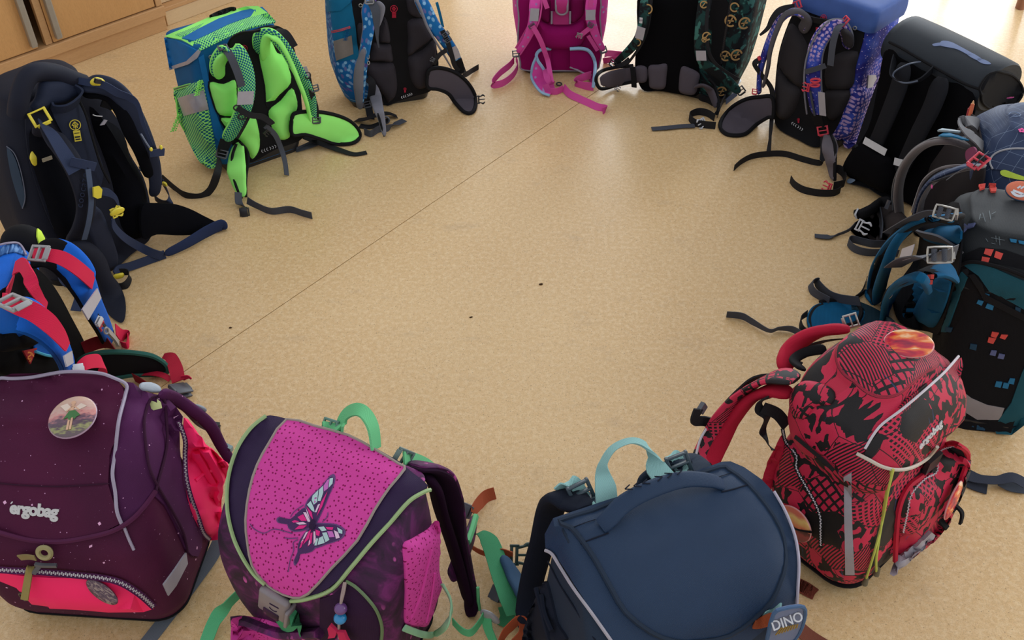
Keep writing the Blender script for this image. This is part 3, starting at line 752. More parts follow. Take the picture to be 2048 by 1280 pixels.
# ------------------------------------------------------------ 2 blue satchel with drop print
V('C')
m = NT('drop_print'); u = m.uv(); v = m.vor(m.map(u, (1, .62, 1), 12), 62., 1.); v2 = m.vor(m.map(u, (1, 1, 1)), 34., 1.)
base_ = m.mix(m.noi(m.obj(), 9., 3), hexc(10, 70, 130), hexc(20, 120, 190))
cc = m.mix(m.step(v.outputs[0], .26, .05, True), base_, m.ramp(v.n if False else v.outputs[1], [(0, hexc(60, 60, 150)), (.35, hexc(120, 175, 215)), (.7, hexc(90, 60, 140)), (1, hexc(150, 200, 230))]))
cc = m.mix(m.math('MULTIPLY', m.step(v2.outputs[0], .16, .03, True), .9), cc, hexc(140, 190, 225)); m.col(cc); m.weave(.3); DROP = m.fin(.8, .25)
TEAL = fab('petrol_fabric', (0, 104, 146), .75, .3); GRYP = fab('charcoal_mesh', (54, 50, 56), .9, .2, bump=.5); GRYL = fab('grey_lining', (122, 122, 132), .9, .2); FING = fab('dark_grey_felt', (82, 76, 84), .95, .15, var=.06, bump=.2)
b3 = Bag('school_satchel', 'blue satchel printed with droplets, dark grey padded back, beside the lime green one', (-.365, 2.702), 17.2, .07, -.04)
def t3(v):
    return v
loft(b3, 'base', [(0, -.115, .118, .004, .11, .03), (.02, -.125, .127, 0, .135, .035), (.032, -.127, .128, -.002, .14, .035)], M['black_plastic'], sub=3, reg=False, dome=.001)
loft(b3, 'body', [(.012, -.118, .12, .002, .12, .03), (.035, -.135, .128, 0, .14, .03), (.1, -.15, .128, 0, .155, .03), (.2, -.143, .122, 0, .16, .028), (.36, -.125, .115, 0, .155, .028), (.385, -.12, .11, .0, .15, .03)], DROP)
loft(b3, 'lid', [(.30, -.135, .126, .035, .162, .03), (.36, -.13, .122, .03, .162, .03), (.395, -.125, .118, .02, .155, .03)], TEAL, reg=False)
V('C')
drape(b3, 'side_panel', [(98, 100), (200, 75), (275, 15), (300, 130), (330, 300), (345, 520), (300, 520), (150, 540), (118, 300)], TEAL, .003, smooth=0)
drape(b3, 'lid_flap', [(68, 5), (280, -40), (272, 15), (200, 75), (185, 88), (70, 103)], TEAL, .006, smooth=0)
drape(b3, 'reflector_patch', [(125, 360), (278, 308), (295, 470), (148, 530)], plas('tan_reflector', (132, 122, 116), .5), .006, smooth=0)
zipper(b3, 'zip', [(112, 280, 'h4'), (180, 262, 'h4'), (265, 235, 'h4')], .004, M['grey_plastic'], tape=fab('coral_tape', (200, 70, 90)))
tassel(b3, (240, 250, 'h8'), (220, 345, 'h8'), fab('pull_blue', (18, 96, 150)), .006)
drape(b3, 'back_panel', [(300, -40), (600, -60), (900, -60), (960, 120), (1010, 340), (1045, 560), (1000, 780), (820, 850), (690, 890), (570, 920), (480, 700), (350, 480), (315, 250)], M['black_fabric'], .002, plane=-.001, puff=.003)
for c_ in ([(770, -30), (880, -20), (895, 80), (890, 150), (820, 140), (775, 90)], [(775, 185), (890, 160), (950, 240), (985, 330), (870, 430), (775, 490), (775, 330)], [(780, 500), (900, 440), (1000, 350), (1030, 440), (1000, 560), (960, 640), (940, 720), (930, 770), (860, 780), (810, 720), (785, 620)],
           [(470, 375), (540, 385), (620, 390), (635, 460), (640, 540), (540, 535), (445, 530), (450, 450)], [(420, 560), (540, 552), (645, 555), (675, 680), (680, 770), (660, 850), (600, 905), (570, 850), (520, 790), (440, 700), (410, 640)], [(560, 150), (590, 180), (610, 260), (618, 370), (560, 370), (525, 360), (520, 260)], [(330, 220), (385, 210), (400, 300), (380, 380), (345, 380)]):
    drape(b3, 'back_cushion', c_, GRYP, .002, plane=-.004, puff=.018, smooth=3)
RED = fab('red_print_bright', (206, 44, 72), var=.03)
logo_tree(b3, (652, 78, -.012), (652, 40, -.012), .0105, RED)
logo_tree(b3, (750, 785, -.012), (750, 760, -.012), .0045, RED, name='small_logo')
chevrons(b3, (765, 845, -.012), (830, 822, -.012), .0075, M['white_plastic'], (-1, -1, -1, 1, 1, 1), gap=.8)
ring_(b3, (358, 48, -.01), (358, 20, -.01), .009, .009, .0014, M['steel'], 'eyelet')
s1 = strap(b3, [(470, -30, -.02), (420, 90, -.055), (430, 240, -.075), (405, 400, -.08), (375, 600, -.07), (355, 930, -.035)], [.03, .034, .036, .032, .03, .02], DROP, GRYL, side=Vector((.75, -.7, 0)), loff=.004)
ribbon(b3, 'lining_edge', [(390, 430, -.085), (350, 600, -.075), (345, 760, -.06), (355, 960, -.035)], [.012, .03, .034, .018], GRYL, puff=.012, parent=s1)
web(b3, 'adjuster_webbing', [(440, 0, -.06), (490, 90, -.08), (500, 200, -.085), (505, 330, -.085), (520, 420, -.08)], [.022, .026, .018, .008, .003], M['grey_web'], 'face', parent=s1)
ribbon(b3, 'strap_edge', [(500, 15, -.06), (545, 70, -.06), (530, 180, -.06), (500, 260, -.06)], [.012, .02, .012, .006], GRYL, puff=.008, parent=s1)
ladder(b3, (435, 8, -.07), (432, -30, -.07), .022, .015, M['light_plastic'], parent=s1)
ring_(b3, (425, 500, -.088), (425, 470, -.088), .006, .014, .0014, M['light_plastic'], 'strap_ring', s1); ring_(b3, (428, 555, -.088), (428, 530, -.088), .006, .01, .0014, M['light_plastic'], 'strap_ring', s1)
web(b3, 'lower_webbing', [(415, 690, -.04), (460, 740, -.05), (450, 850, -.04), (430, 940, -.03), (450, 1050, 'z', .01)], .022, M['black_web'], 'face')
ladder(b3, (415, 920, -.035), (400, 870, -.035), .02, .02, M['grey_plastic'])
s2 = strap(b3, [(860, -60, -.03), (930, 80, -.055), (1010, 230, -.06), (1100, 350, -.06), (1180, 470, -.05), (1225, 570, -.035)], [.034, .038, .034, .034, .032, .024], DROP, GRYL, side='face', loff=.005)
ribbon(b3, 'lining_edge', [(820, -60, -.03), (880, 60, -.062), (940, 220, -.067), (1000, 330, -.067), (1090, 480, -.06), (1160, 600, -.04)], [.01, .009, .008, .006, .006, .004], GRYL, puff=.01, parent=s2)
ribbon(b3, 'reflector_band', [(1165, 420, -.063), (1210, 520, -.052)], .026, M['reflector'], t=.001, parent=s2)
ribbon(b3, 'strap_end', [(1215, 530, -.048), (1240, 590, -.035), (1245, 640, -.03)], [.026, .022, .018], M['black_fabric'], t=.006, parent=s2)
for q in ((1110, 300, -.072), (1130, 350, -.072)): ladder(b3, q, (q[0] - 20, q[1] - 30, q[2]), .018, .012, M['grey_plastic'], parent=s2)
web(b3, 'strap_webbing', [(1080, 270, -.068), (1130, 380, -.068), (1160, 480, -.06), (1190, 580, -.045), (1240, 640, -.03)], .014, M['black_web'], 'face', parent=s2)
web(b3, 'sternum_strap', [(1120, 440, -.07), (1060, 480, -.075), (1020, 530, -.075), (1005, 570, -.07)], .014, M['black_web'], 'face'); clip_male(b3, (1000, 530, -.078), (960, 510, -.08), .012, M['grey_plastic'])
ladder(b3, (1250, 620, -.03), (1235, 575, -.035), .02, .02, M['black_plastic'])
web(b3, 'lower_webbing', [(1265, 640, 'z', .045), (1290, 655, 'z', .03), (1340, 625, 'z', .012), (1400, 590, 'z', .01)], .018, M['black_web'], 'z')
web(b3, 'side_cord', [(1030, 20, -.01), (1060, 130, -.01), (1085, 240, -.01)], .008, TEAL, 'face')
drape(b3, 'hip_fin', [(945, 640), (975, 600), (1060, 590), (1180, 625), (1280, 700), (1350, 800), (1370, 900), (1340, 980), (1270, 980), (1190, 900), (1130, 820), (1040, 780), (945, 760)], FING, .008, plane=-.035, puff=.003, edge=(.006, M['black_fabric']))
clip_male(b3, (1400, 880, 'z', .035), (1500, 870, 'z', .03), .024, M['black_plastic'])
f1 = ribbon(b3, 'hip_fin', [(470, 740, -.015), (490, 850, -.04), (515, 960, 'z', .07), (545, 1060, 'z', .045), (570, 1200, 'z', .01)], [.022, .036, .03, .022, .01], GRYL, puff=.01, side=Vector((.8, -.5, 0)))
tube(None, 'piping', [b3.p(q) for q in ((465, 740, -.02), (475, 860, -.045), (500, 960, 'z', .07), (530, 1070, 'z', .045), (570, 1205, 'z', .008))], .0035, M['black_fabric'], parent=f1)
web(b3, 'waist_webbing', [(390, 1160, 'z', .012), (450, 1180, 'z', .012), (520, 1140, 'z', .012), (600, 1130, 'z', .012), (680, 1090, 'z', .01), (745, 1060, 'z', .008)], .022, M['grey_web'], ['z', 'z', 'z', 'z', 'flat', 'flat'])
web(b3, 'waist_webbing', [(320, 1060, 'z', .004), (400, 1050, 'z', .02), (480, 1020, 'z', .03), (600, 1000, 'z', .02), (680, 1030, 'f')], .022, M['black_web'], 'flat')
web(b3, 'waist_webbing', [(350, 1110, 'f'), (440, 1120, 'f'), (530, 1090, 'z', .01), (600, 1060, 'z', .02)], .022, M['black_web'], 'flat')
ring_(b3, (580, 1060, 'z', .02), (580, 1030, 'z', .03), .02, .02, .003, M['grey_plastic'], 'webbing_ring')
# ------------------------------------------------------------ 3 pink satchel
V('D')
PINK = fab('pink_fabric', (226, 82, 172), .75, .3); PWEB = webbing('pink_webbing', (226, 84, 166)); MAG = fab('deep_magenta_mesh', (142, 10, 92), .9, .15, var=.08); MAGD = fab('dark_magenta', (112, 8, 72), .9, .15)
m = NT('pink_confetti'); v = m.vor(m.uv(), 40., 1.); c = m.mix(m.step(v.outputs[0], .15, .03, True), hexc(222, 76, 168), m.ramp(v.outputs[1], [(0, hexc(150, 40, 150)), (.5, hexc(190, 170, 220)), (1, hexc(160, 10, 110))])); m.col(c); m.weave(.3); CONF = m.fin(.75, .3)
LBLUE = fab('pale_blue_binding', (150, 184, 214), .7, .3); LGREY = fab('grey_binding', (150, 142, 156), .7, .3)
p = Bag('school_satchel', 'bright pink satchel with magenta padded back and pale blue piped waist wings', (.156, 2.90), 4, .10)
loft(p, 'base', [(0, -.115, .115, .004, .13, .03), (.014, -.122, .122, 0, .14, .03), (.026, -.123, .123, -.001, .14, .03)], M['black_plastic'], sub=3, reg=False, dome=.001)
loft(p, 'body', [(.02, -.118, .118, .002, .14, .03), (.05, -.128, .128, 0, .155, .03), (.15, -.143, .143, 0, .165, .03), (.3, -.145, .145, 0, .165, .03), (.37, -.14, .14, 0, .155, .03)], CONF, dome=.015)
loft(p, 'lid', [(.30, -.147, .147, .03, .172, .03), (.36, -.146, .146, .02, .17, .03), (.385, -.142, .142, .01, .16, .03)], PINK, reg=False)
drape(p, 'back_panel', [(380, -60), (800, -80), (1200, -60), (1225, 200), (1245, 480), (1225, 660), (1160, 745), (800, 750), (420, 745), (375, 660), (350, 480), (360, 200)], MAG, .003, plane=-.002, puff=.004, edge=(.0025, LGREY))
for s_ in (-1, 1):
    q = [(800 + s_ * x, y) for x, y in ((115, -20), (230, -60), (260, 40), (235, 170), (120, 245), (100, 120))]
    drape(p, 'upper_cushion', q, MAGD, .003, plane=-.006, puff=.016)
drape(p, 'lumbar_cushion', [(575, 215), (700, 262), (810, 272), (930, 258), (1050, 210), (1070, 330), (1050, 440), (980, 500), (800, 520), (640, 500), (570, 430), (555, 320)], MAG, .003, plane=-.008, puff=.028)
drape(p, 'centre_panel', [(718, 120), (905, 120), (900, 240), (890, 258), (730, 258), (720, 240)], fab('rose_panel', (178, 52, 122)), .003, plane=-.014, smooth=0)
for x in (712, 908): ribbon(p, 'binding', [(x, 120, -.02), (x - 2, 255, -.02)], .0055, LGREY, t=.003)
ribbon(p, 'handle', [(818, -60, -.03), (818, 40, -.038), (818, 145, -.026)], [.04, .04, .034], fab('rose_handle', (190, 56, 130)), puff=.012)
tube(p, 'handle_binding', [(758, -60, -.032), (756, 60, -.04), (762, 120, -.034), (790, 148, -.03), (818, 154, -.03), (850, 148, -.03), (876, 120, -.034), (880, 60, -.04), (878, -60, -.032)], .0035, LGREY)
for x0, nm in ((440, 'reflector_strip'),): ribbon(p, nm, [(440, 560, -.006), (440, 720, -.004)], .005, LGREY, t=.002)
ls = ribbon(p, 'shoulder_strap', [(545, -60, -.035), (530, 60, -.05), (520, 170, -.055), (500, 270, -.055), (440, 430, -.045), (350, 560, -.03)], [.034, .034, .03, .028, .024, .02], CONF, puff=.009)
ribbon(p, 'reflector_band', [(533, 90, -.061), (520, 225, -.062)], .027, M['reflector'], t=.001, side=Vector((.9, 0, -.4)), parent=ls)
ribbon(p, 'strap_trim', [(605, -20, -.055), (600, 100, -.058), (570, 240, -.058), (480, 420, -.05), (370, 590, -.035)], .005, PWEB, puff=.006, parent=ls)
web(p, 'adjuster_webbing', [(620, -60, -.055), (640, 20, -.06), (665, 90, -.06)], .014, PWEB, 'face', parent=ls)
ladder(p, (498, 275, -.065), (470, 230, -.065), .018, .012, M['grey_plastic'], parent=ls)
web(p, 'sternum_strap', [(505, 280, -.068), (550, 350, -.07), (600, 450, -.07), (640, 560, -.065), (670, 650, -.06), (690, 760, 'z', .05), (710, 880, 'z', .03)], .015, PWEB, 'face')
web(p, 'side_webbing', [(500, 240, -.045), (420, 380, -.04), (340, 520, -.03)], .014, PWEB, 'face')
ladder(p, (330, 570, -.03), (325, 500, -.03), .02, .02, M['grey_plastic'], parent=ls)
web(p, 'lower_webbing', [(330, 620, 'z', .035), (350, 700, 'z', .03), (300, 800, 'z', .016), (200, 880, 'z', .014), (100, 905, 'z', .012), (85, 870, 'z', .02), (160, 780, 'z', .03), (260, 700, 'z', .035), (310, 640, 'z', .035)], .024, PWEB, ['z', 'z', 'z', 'z', 'z', 'z', 'z', 'z'])
rs = ribbon(p, 'shoulder_strap', [(1150, -60, -.035), (1130, 60, -.05), (1125, 180, -.055), (1150, 290, -.05), (1200, 420, -.04), (1265, 540, -.025)], [.034, .034, .03, .028, .022, .018], CONF, puff=.009)
ribbon(p, 'reflector_band', [(1128, 105, -.061), (1124, 215, -.062)], .029, M['reflector'], t=.001, side=Vector((.95, 0, .25)), parent=rs)
web(p, 'adjuster_webbing', [(1130, -60, -.062), (1130, 80, -.064)], .014, PWEB, 'face', parent=rs)
ladder(p, (1128, 265, -.062), (1150, 225, -.062), .016, .014, M['grey_plastic'], parent=rs)
web(p, 'sternum_strap', [(1130, 290, -.06), (1080, 330, -.062), (1030, 370, -.06), (1000, 400, -.055)], .015, PWEB, 'face')
clip_male(p, (1010, 370, -.06), (985, 450, -.05), .017, M['light_plastic'])
web(p, 'side_webbing', [(1100, 380, -.045), (1150, 460, -.04), (1200, 540, -.035)], .012, PWEB, 'face')
ladder(p, (1260, 530, -.028), (1245, 480, -.028), .02, .02, M['grey_plastic'], parent=rs)
web(p, 'lower_webbing', [(1280, 580, 'z', .05), (1310, 570, 'z', .045), (1380, 575, 'z', .03), (1450, 580, 'z', .02), (1420, 620, 'z', .015), (1330, 640, 'z', .012), (1260, 650, 'z', .008)], .02, PWEB, 'z')
# waist wings
drape(p, 'waist_wing', [(905, 515), (1020, 515), (1100, 530), (1155, 580), (1178, 680), (1172, 800), (1158, 930), (1135, 900), (1100, 830), (1040, 775), (905, 715)], MAG, .005, plane=-.03, smooth=0)
tube(p, 'wing_binding', [(905, 522, -.038), (1020, 518, -.04), (1095, 535, -.04), (1145, 590, -.042), (1175, 680, -.045), (1170, 800, 'z', .05), (1155, 935, 'z', .02)], .0055, LBLUE)
tube(p, 'wing_binding', [(905, 716, -.034), (980, 745, -.036), (1060, 785, 'z', .03), (1130, 800, 'z', .02)], .003, LGREY)
web(p, 'waist_webbing', [(1130, 800, 'z', .03), (1060, 820, 'z', .03), (990, 850, 'z', .022), (975, 890, 'z', .012), (1060, 915, 'z', .012), (1150, 925, 'z', .02)], .026, PWEB, 'z')
drape(p, 'waist_wing', [(705, 515), (640, 518), (585, 540), (545, 590), (550, 640), (590, 690), (640, 745), (705, 745)], MAG, .004, plane=-.012, smooth=0)
wl = drape(p, 'waist_wing', [(540, 600), (575, 665), (625, 745), (660, 800), (720, 870), (745, 930), (690, 1010), (640, 1010), (560, 940), (500, 840), (500, 720)], CONF, .004, plane=-.05, smooth=0)
tube(p, 'wing_binding', [(700, 522, -.02), (640, 522, -.028), (580, 542, -.034), (548, 590, -.045), (565, 650, -.055), (600, 700, -.058), (632, 748, -.058)], .0052, LBLUE)
tube(None, 'wing_binding', [p.p(q) for q in ((545, 610, -.056), (505, 710, -.056), (497, 830, -.056), (550, 930, 'z', .02), (610, 990, 'z', .01), (690, 1018, 'z', .008))], .0042, LBLUE, parent=wl)
web(p, 'waist_webbing', [(640, 740, -.062), (660, 820, 'z', .04), (690, 880, 'z', .03), (740, 880, 'z', .025)], [.016, .02, .016, .01], PWEB, 'face')
web(p, 'waist_webbing', [(645, 900, 'z', .03), (680, 965, 'z', .012), (760, 975, 'z', .012), (830, 945, 'z', .013)], .022, PWEB, 'z')
web(p, 'waist_webbing', [(835, 930, 'z', .013), (900, 1000, 'z', .012), (1000, 1050, 'z', .010), (1100, 1095, 'z', .009), (1200, 1140, 'z', .009), (1290, 1160, 'z', .009), (1255, 1190, 'z', .009)], .022, PWEB, [Vector((.2, .6, .8))])
ring_(p, (790, 895, 'z', .008), (790, 870, 'z', .012), .016, .01, .0025, M['black_plastic'], 'webbing_ring')
# ------------------------------------------------------------ 4 black rucksack with camouflage and gold rings
V('E')
m = NT('camouflage_print'); g_ = m.uv(); n = m.noi(g_, 22., 3, .55, .4); n2 = m.noi(m.map(g_, (1, 1, 1), 0, (3, 1, 0)), 30., 3, .5, .6)
c = m.mix(m.step(n, .52, .02), hexc(16, 20, 24), hexc(24, 60, 58)); c = m.mix(m.step(n2, .6, .02), c, hexc(60, 112, 104)); m.col(c); m.weave(.35); CAMO = m.fin(.8, .25)
GOLD = fab('tan_print', (176, 142, 92), var=.04)
k = Bag('backpack', 'black backpack with green camouflage straps and tan ring print, white reflectors', (.535, 2.745), -27, .10)
loft(k, 'base', [(0, -.125, .12, .01, .15, .03), (.02, -.135, .13, 0, .16, .03)], M['black_plastic'], sub=3, reg=False, dome=.002)
loft(k, 'body', [(.014, -.13, .125, .004, .15, .035), (.08, -.14, .14, 0, .185, .04), (.2, -.145, .15, 0, .20, .04), (.33, -.14, .15, 0, .20, .04), (.42, -.12, .13, 0, .16, .05)], CAMO, dome=.03, wr=.002)
drape(k, 'back_panel', [(440, -60), (700, -80), (1010, -60), (1020, 150), (990, 350), (960, 560), (960, 830), (800, 830), (620, 800), (480, 800), (420, 700), (400, 560), (420, 300)], M['black_mesh'], .002, plane=-.002, puff=.014)
for c_ in ([(520, 585), (600, 570), (680, 568), (675, 680), (655, 780), (540, 775), (522, 700)], [(810, 592), (880, 600), (965, 650), (960, 720), (925, 830), (800, 815), (788, 720)], [(405, 590), (500, 595), (500, 715), (420, 715)]):
    drape(k, 'lumbar_pad', c_, FING, .003, plane=-.018, puff=.008)
drape(k, 'side_gusset', [(1050, -40), (1190, -40), (1240, 60), (1210, 250), (1180, 420), (1150, 600), (1100, 640), (1070, 480), (1080, 250)], M['black_fabric'], .003, smooth=0)
zipper(k, 'zip', [(1250, -20, 'h4'), (1225, 150, 'h4'), (1190, 350, 'h4'), (1160, 560, 'h4')], .005, M['black_plastic'], tape=M['black_web'])
def glyph(q, up, s, kind):
    fr = frame_at(k, q, up=up); P = [ringpoly(0, 0, .72, 1, 20, 320)] if kind % 2 else [ringpoly(0, 0, .75, 1, -80, 100)]
    if kind > 1: P += [bar(-.1, -.5, .2, .6, .22), bar(-.5, -.1, .5, .1, .22)]
    flatshape(k, fr, P, GOLD, 'ring_print', s, .0008)
for q, s, kd in (((1245, 180, 'h4'), .018, 3), ((1360, 200, 'h4'), .018, 3), ((1200, 490, 'h4'), .016, 3), ((1290, 480, 'h4'), .018, 3), ((1160, 800, 'h4'), .016, 3), ((1280, 60, 'h4'), .014, 1)):
    glyph(q, (q[0] + 10, q[1] - 40, q[2]), s, kd)
s1 = ribbon(k, 'shoulder_strap', [(495, -60, -.04), (485, 80, -.06), (465, 220, -.065), (430, 340, -.06), (350, 440, -.05), (220, 560, -.03)], [.034, .034, .032, .03, .026, .018], CAMO, puff=.01)
ribbon(k, 'reflector_band', [(455, 240, -.073), (432, 345, -.069)], .026, M['reflector'], t=.001, side=Vector((1, 0, -.3)), parent=s1)
o = ribbon(k, 'size_label', [(452, 155, -.075), (448, 205, -.075)], .0095, M['white_plastic'], t=.0008, parent=s1); text(k, 'DD', (450, 180, -.0762), (470, 182, -.0762), .006, fab('label_mauve', (120, 60, 90)), .0003, 'label_lettering', s1)
for q, s, kd in (((508, 80, -.072), .015, 2), ((415, 375, -.068), .012, 0)):
    fr = frame_at(k, q, up=(q[0], q[1] - 30, q[2])); flatshape(None, fr, ringpoly(0, 0, .75, 1, -80, 100), GOLD, 'ring_print', s, .0008, parent=s1)
ladder(k, (205, 560, -.035), (230, 520, -.035), .02, .02, M['black_plastic'], parent=s1)
web(k, 'strap_edge', [(545, -20, -.06), (520, 200, -.06), (470, 360, -.055), (380, 500, -.045), (300, 600, -.035)], .008, M['black_web'], 'face', parent=s1)
s2 = ribbon(k, 'shoulder_strap', [(1030, -60, -.045), (1000, 100, -.06), (975, 280, -.068), (970, 440, -.068), (1010, 560, -.06), (1120, 640, -.045), (1230, 730, -.03), (1320, 820, -.02)], [.04, .038, .034, .034, .034, .034, .034, .024], CAMO, puff=.011)
ribbon(k, 'reflector_band', [(978, 448, -.078), (985, 535, -.076)], .03, M['reflector'], t=.001, parent=s2)
for q, kd, s in (((1005, 40, -.072), 3, .011), ((1030, 320, -.074), 2, .013), ((1010, 350, -.075), 1, .008)):
    fr = frame_at(k, q, up=(q[0], q[1] - 30, q[2])); flatshape(None, fr, [ringpoly(0, 0, .7, 1, 20, 320), bar(-.5, -.6, .5, .6, .25)], GOLD, 'ring_print', s, .0008, parent=s2)
web(k, 'strap_edge', [(1050, -20, -.06), (1030, 200, -.07), (1040, 420, -.07), (1090, 540, -.06), (1180, 620, -.045), (1310, 700, -.03)], .010, M['black_web'], 'face', parent=s2)
ladder(k, (1330, 800, -.02), (1300, 760, -.02), .022, .022, M['black_plastic'], parent=s2)
w1 = ribbon(k, 'waist_wing', [(500, 640, -.02), (400, 660, -.028), (300, 675, -.034), (180, 700, 'z', .05), (90, 720, 'z', .045)], [.044, .056, .058, .056, .046], FING, puff=.01, side=Vector((0, 0, 1)))
tube(None, 'piping', [k.p(q) for q in ((380, 580, -.03), (250, 590, -.036), (120, 620, -.04), (60, 670, 'z', .055), (60, 740, 'z', .03), (110, 785, 'z', .015), (250, 750, -.04), (370, 725, -.035))], .0055, M['black_fabric'], parent=w1)
web(k, 'wing_seam', [(375, 590, -.042), (385, 680, -.042), (390, 770, -.035)], .016, M['black_fabric'], 'face', t=.004, parent=w1)
clip_male(k, (235, 775, 'z', .012), (275, 800, 'z', .006), .014, M['grey_plastic'])
web(k, 'waist_webbing', [(350, 520, -.04), (300, 560, -.045), (240, 590, -.045)], .014, M['black_web'], 'face')
w2 = ribbon(k, 'waist_wing', [(930, 760, -.03), (1010, 760, -.045), (1060, 800, 'z', .06), (1095, 880, 'z', .04), (1110, 950, 'z', .02)], [.03, .045, .04, .03, .02], FING, puff=.01, side=Vector((.7, -.5, .3)))
tube(None, 'piping', [k.p(q) for q in ((1050, 700, -.04), (1100, 760, 'z', .07), (1125, 850, 'z', .05), (1135, 960, 'z', .025), (1110, 1010, 'z', .012))], .0055, M['black_fabric'], parent=w2)
ribbon(k, 'waist_band', [(960, 860, 'z', .02), (1040, 880, 'z', .02), (1100, 920, 'z', .02)], .022, M['black_fabric'], puff=.008, side='z')
web(k, 'waist_webbing', [(1220, 830, 'z', .02), (1180, 880, 'z', .02), (1150, 940, 'z', .02), (1130, 1010, 'z', .015)], .026, M['black_web'], 'z')
web(k, 'waist_webbing', [(1300, 820, 'z', .03), (1250, 860, 'z', .025), (1200, 900, 'z', .02)], .02, webbing('blue_webbing', (70, 84, 112)), 'z')
web(k, 'waist_webbing', [(1100, 1040, 'z', .012), (1040, 1000, 'z', .014), (960, 985, 'z', .014), (890, 1010, 'z', .014), (880, 1040, 'z', .014), (930, 1085, 'z', .012), (1010, 1100, 'z', .012), (1110, 1110, 'z', .012)], .024, M['black_web'], 'z')
web(k, 'waist_webbing', [(925, 1110, 'z', .006), (800, 1115, 'z', .005), (680, 1128, 'z', .005), (545, 1138, 'z', .004)], .02, M['grey_web'], 'flat')
clip_male(k, (1000, 1080, 'z', .014), (930, 1120, 'z', .012), .026, M['white_plastic'])
# ------------------------------------------------------------ 5 blue-violet galaxy satchel
V('F')
m = NT('galaxy_print'); g_ = m.uv(); n = m.noi(g_, 9., 5, .6); n2 = m.noi(m.map(g_, (1, 1, 1), 0, (2, 5, 0)), 5., 4)
c = m.ramp(n, [(.3, hexc(22, 18, 70)), (.45, hexc(40, 40, 130)), (.58, hexc(58, 84, 190)), (.72, hexc(130, 140, 215))])
v = m.vor(g_, 85., .45); c = m.mix(m.math('MULTIPLY', m.step(v.outputs[0], .33, .06, True), m.step(n2, .5, .06)), c, hexc(190, 160, 205))
v2 = m.vor(g_, 75., 1.); c = m.mix(m.step(v2.outputs[0], .1, .03, True), c, hexc(205, 190, 225)); m.col(c); m.weave(.3); GAL = m.fin(.75, .3)
CORN = fab('cornflower_fabric', (62, 92, 158), .65, .35); CPL = plas('coral_plastic', (214, 60, 80), .35)
q5 = Bag('school_satchel', 'blue and violet galaxy print satchel with red buckles, grey waist wing spread left', (.835, 2.52), -45, .09, .0)
loft(q5, 'base', [(0, -.10, .115, .006, .15, .03), (.02, -.11, .125, 0, .165, .03), (.032, -.112, .127, -.001, .17, .03)], M['black_plastic'], sub=3, reg=False, dome=.001)
loft(q5, 'body', [(.02, -.105, .12, .002, .16, .03), (.06, -.12, .13, 0, .175, .03), (.18, -.13, .132, 0, .175, .03), (.3, -.125, .128, 0, .17, .028), (.37, -.12, .123, 0, .165, .028)], GAL, dome=.01)
loft(q5, 'lid', [(.352, -.125, .128, -.008, .18, .022), (.37, -.126, .129, -.01, .182, .022), (.405, -.124, .127, -.009, .178, .022)], CORN, reg=False)
drape(q5, 'back_panel', [(550, 60), (640, 30), (800, 60), (940, 150), (990, 200), (940, 400), (880, 620), (820, 800), (700, 940), (560, 890), (430, 810), (415, 680), (430, 420), (470, 240)], M['black_fabric'], .002, plane=-.001, puff=.004)
for c_ in ([(820, 340), (945, 330), (930, 440), (905, 560), (760, 570), (740, 440)], [(745, 580), (895, 580), (860, 700), (790, 770), (750, 720)], [(490, 200), (530, 150), (600, 230), (640, 330), (620, 480), (590, 560), (500, 500), (440, 390)], [(440, 410), (500, 515), (580, 570), (560, 680), (500, 760), (430, 740), (420, 600)]):
    drape(q5, 'back_cushion', c_, GRYP if 0 else fab('black_cushion', (50, 47, 50)), .002, plane=-.004, puff=.02, smooth=3)
logo_tree(q5, (727, 112, -.012), (727, 85, -.012), .008, RED, back=None); 
ribbon(q5, 'carry_handle', [(560, 60, -.01), (600, 100, -.03), (660, 125, -.038), (740, 140, -.03), (790, 150, -.01)], .018, M['black_web'], t=.003, side=Vector((0, -.4, 1)))
flatshape(q5, frame_at(q5, (692, 188, -.012), up=(692, 160, -.012)), [(-.5, -.5), (.5, -.5), (.5, .5), (-.5, .5)], RED, 'name_label', .012)
logo_tree(q5, (566, 765, -.012), (566, 745, -.012), .004, RED, name='small_logo'); chevrons(q5, (558, 808, -.010), (600, 835, -.010), .0075, M['white_plastic'], gap=.9)
ring_(q5, (927, 180, -.01), (927, 160, -.01), .009, .009, .0014, M['steel'], 'eyelet')
s1 = strap(q5, [(590, 190, -.012), (610, 110, -.035), (540, 75, -.055), (460, 110, -.07), (400, 210, -.075), (350, 340, -.07), (320, 450, -.055), (310, 600, -.03)], [.03, .034, .034, .034, .034, .03, .026, .018], GAL, GRYL, side=[Vector((1, -.8, 0))], loff=.004)
ribbon(q5, 'lining_edge', [(585, 200, -.014), (620, 130, -.04), (560, 80, -.06), (480, 95, -.078), (425, 200, -.084), (385, 330, -.08), (370, 440, -.07), (340, 560, -.04)], [.034, .034, .02, .016, .014, .012, .01, .008], fab('mid_grey_lining', (88, 86, 92)), puff=.012, parent=s1)
web(q5, 'adjuster_webbing', [(540, 45, -.04), (450, 65, -.075), (400, 120, -.085), (370, 180, -.088), (320, 225, -.088)], [.018, .018, .016, .012, .006], M['black_web'], 'face', parent=s1)
ladder(q5, (560, 30, -.03), (600, 15, -.03), .018, .024, CPL, parent=s1)
ribbon(q5, 'strap_clip', [(310, 360, -.075), (322, 385, -.075)], .008, CPL, t=.005, parent=s1)
web(q5, 'strap_webbing', [(325, 380, -.07), (285, 410, -.075), (330, 480, -.06), (390, 560, -.045), (400, 640, -.035), (395, 760, -.03), (385, 880, 'z', .03), (375, 970, 'z', .006)], .016, M['black_web'], 'face')
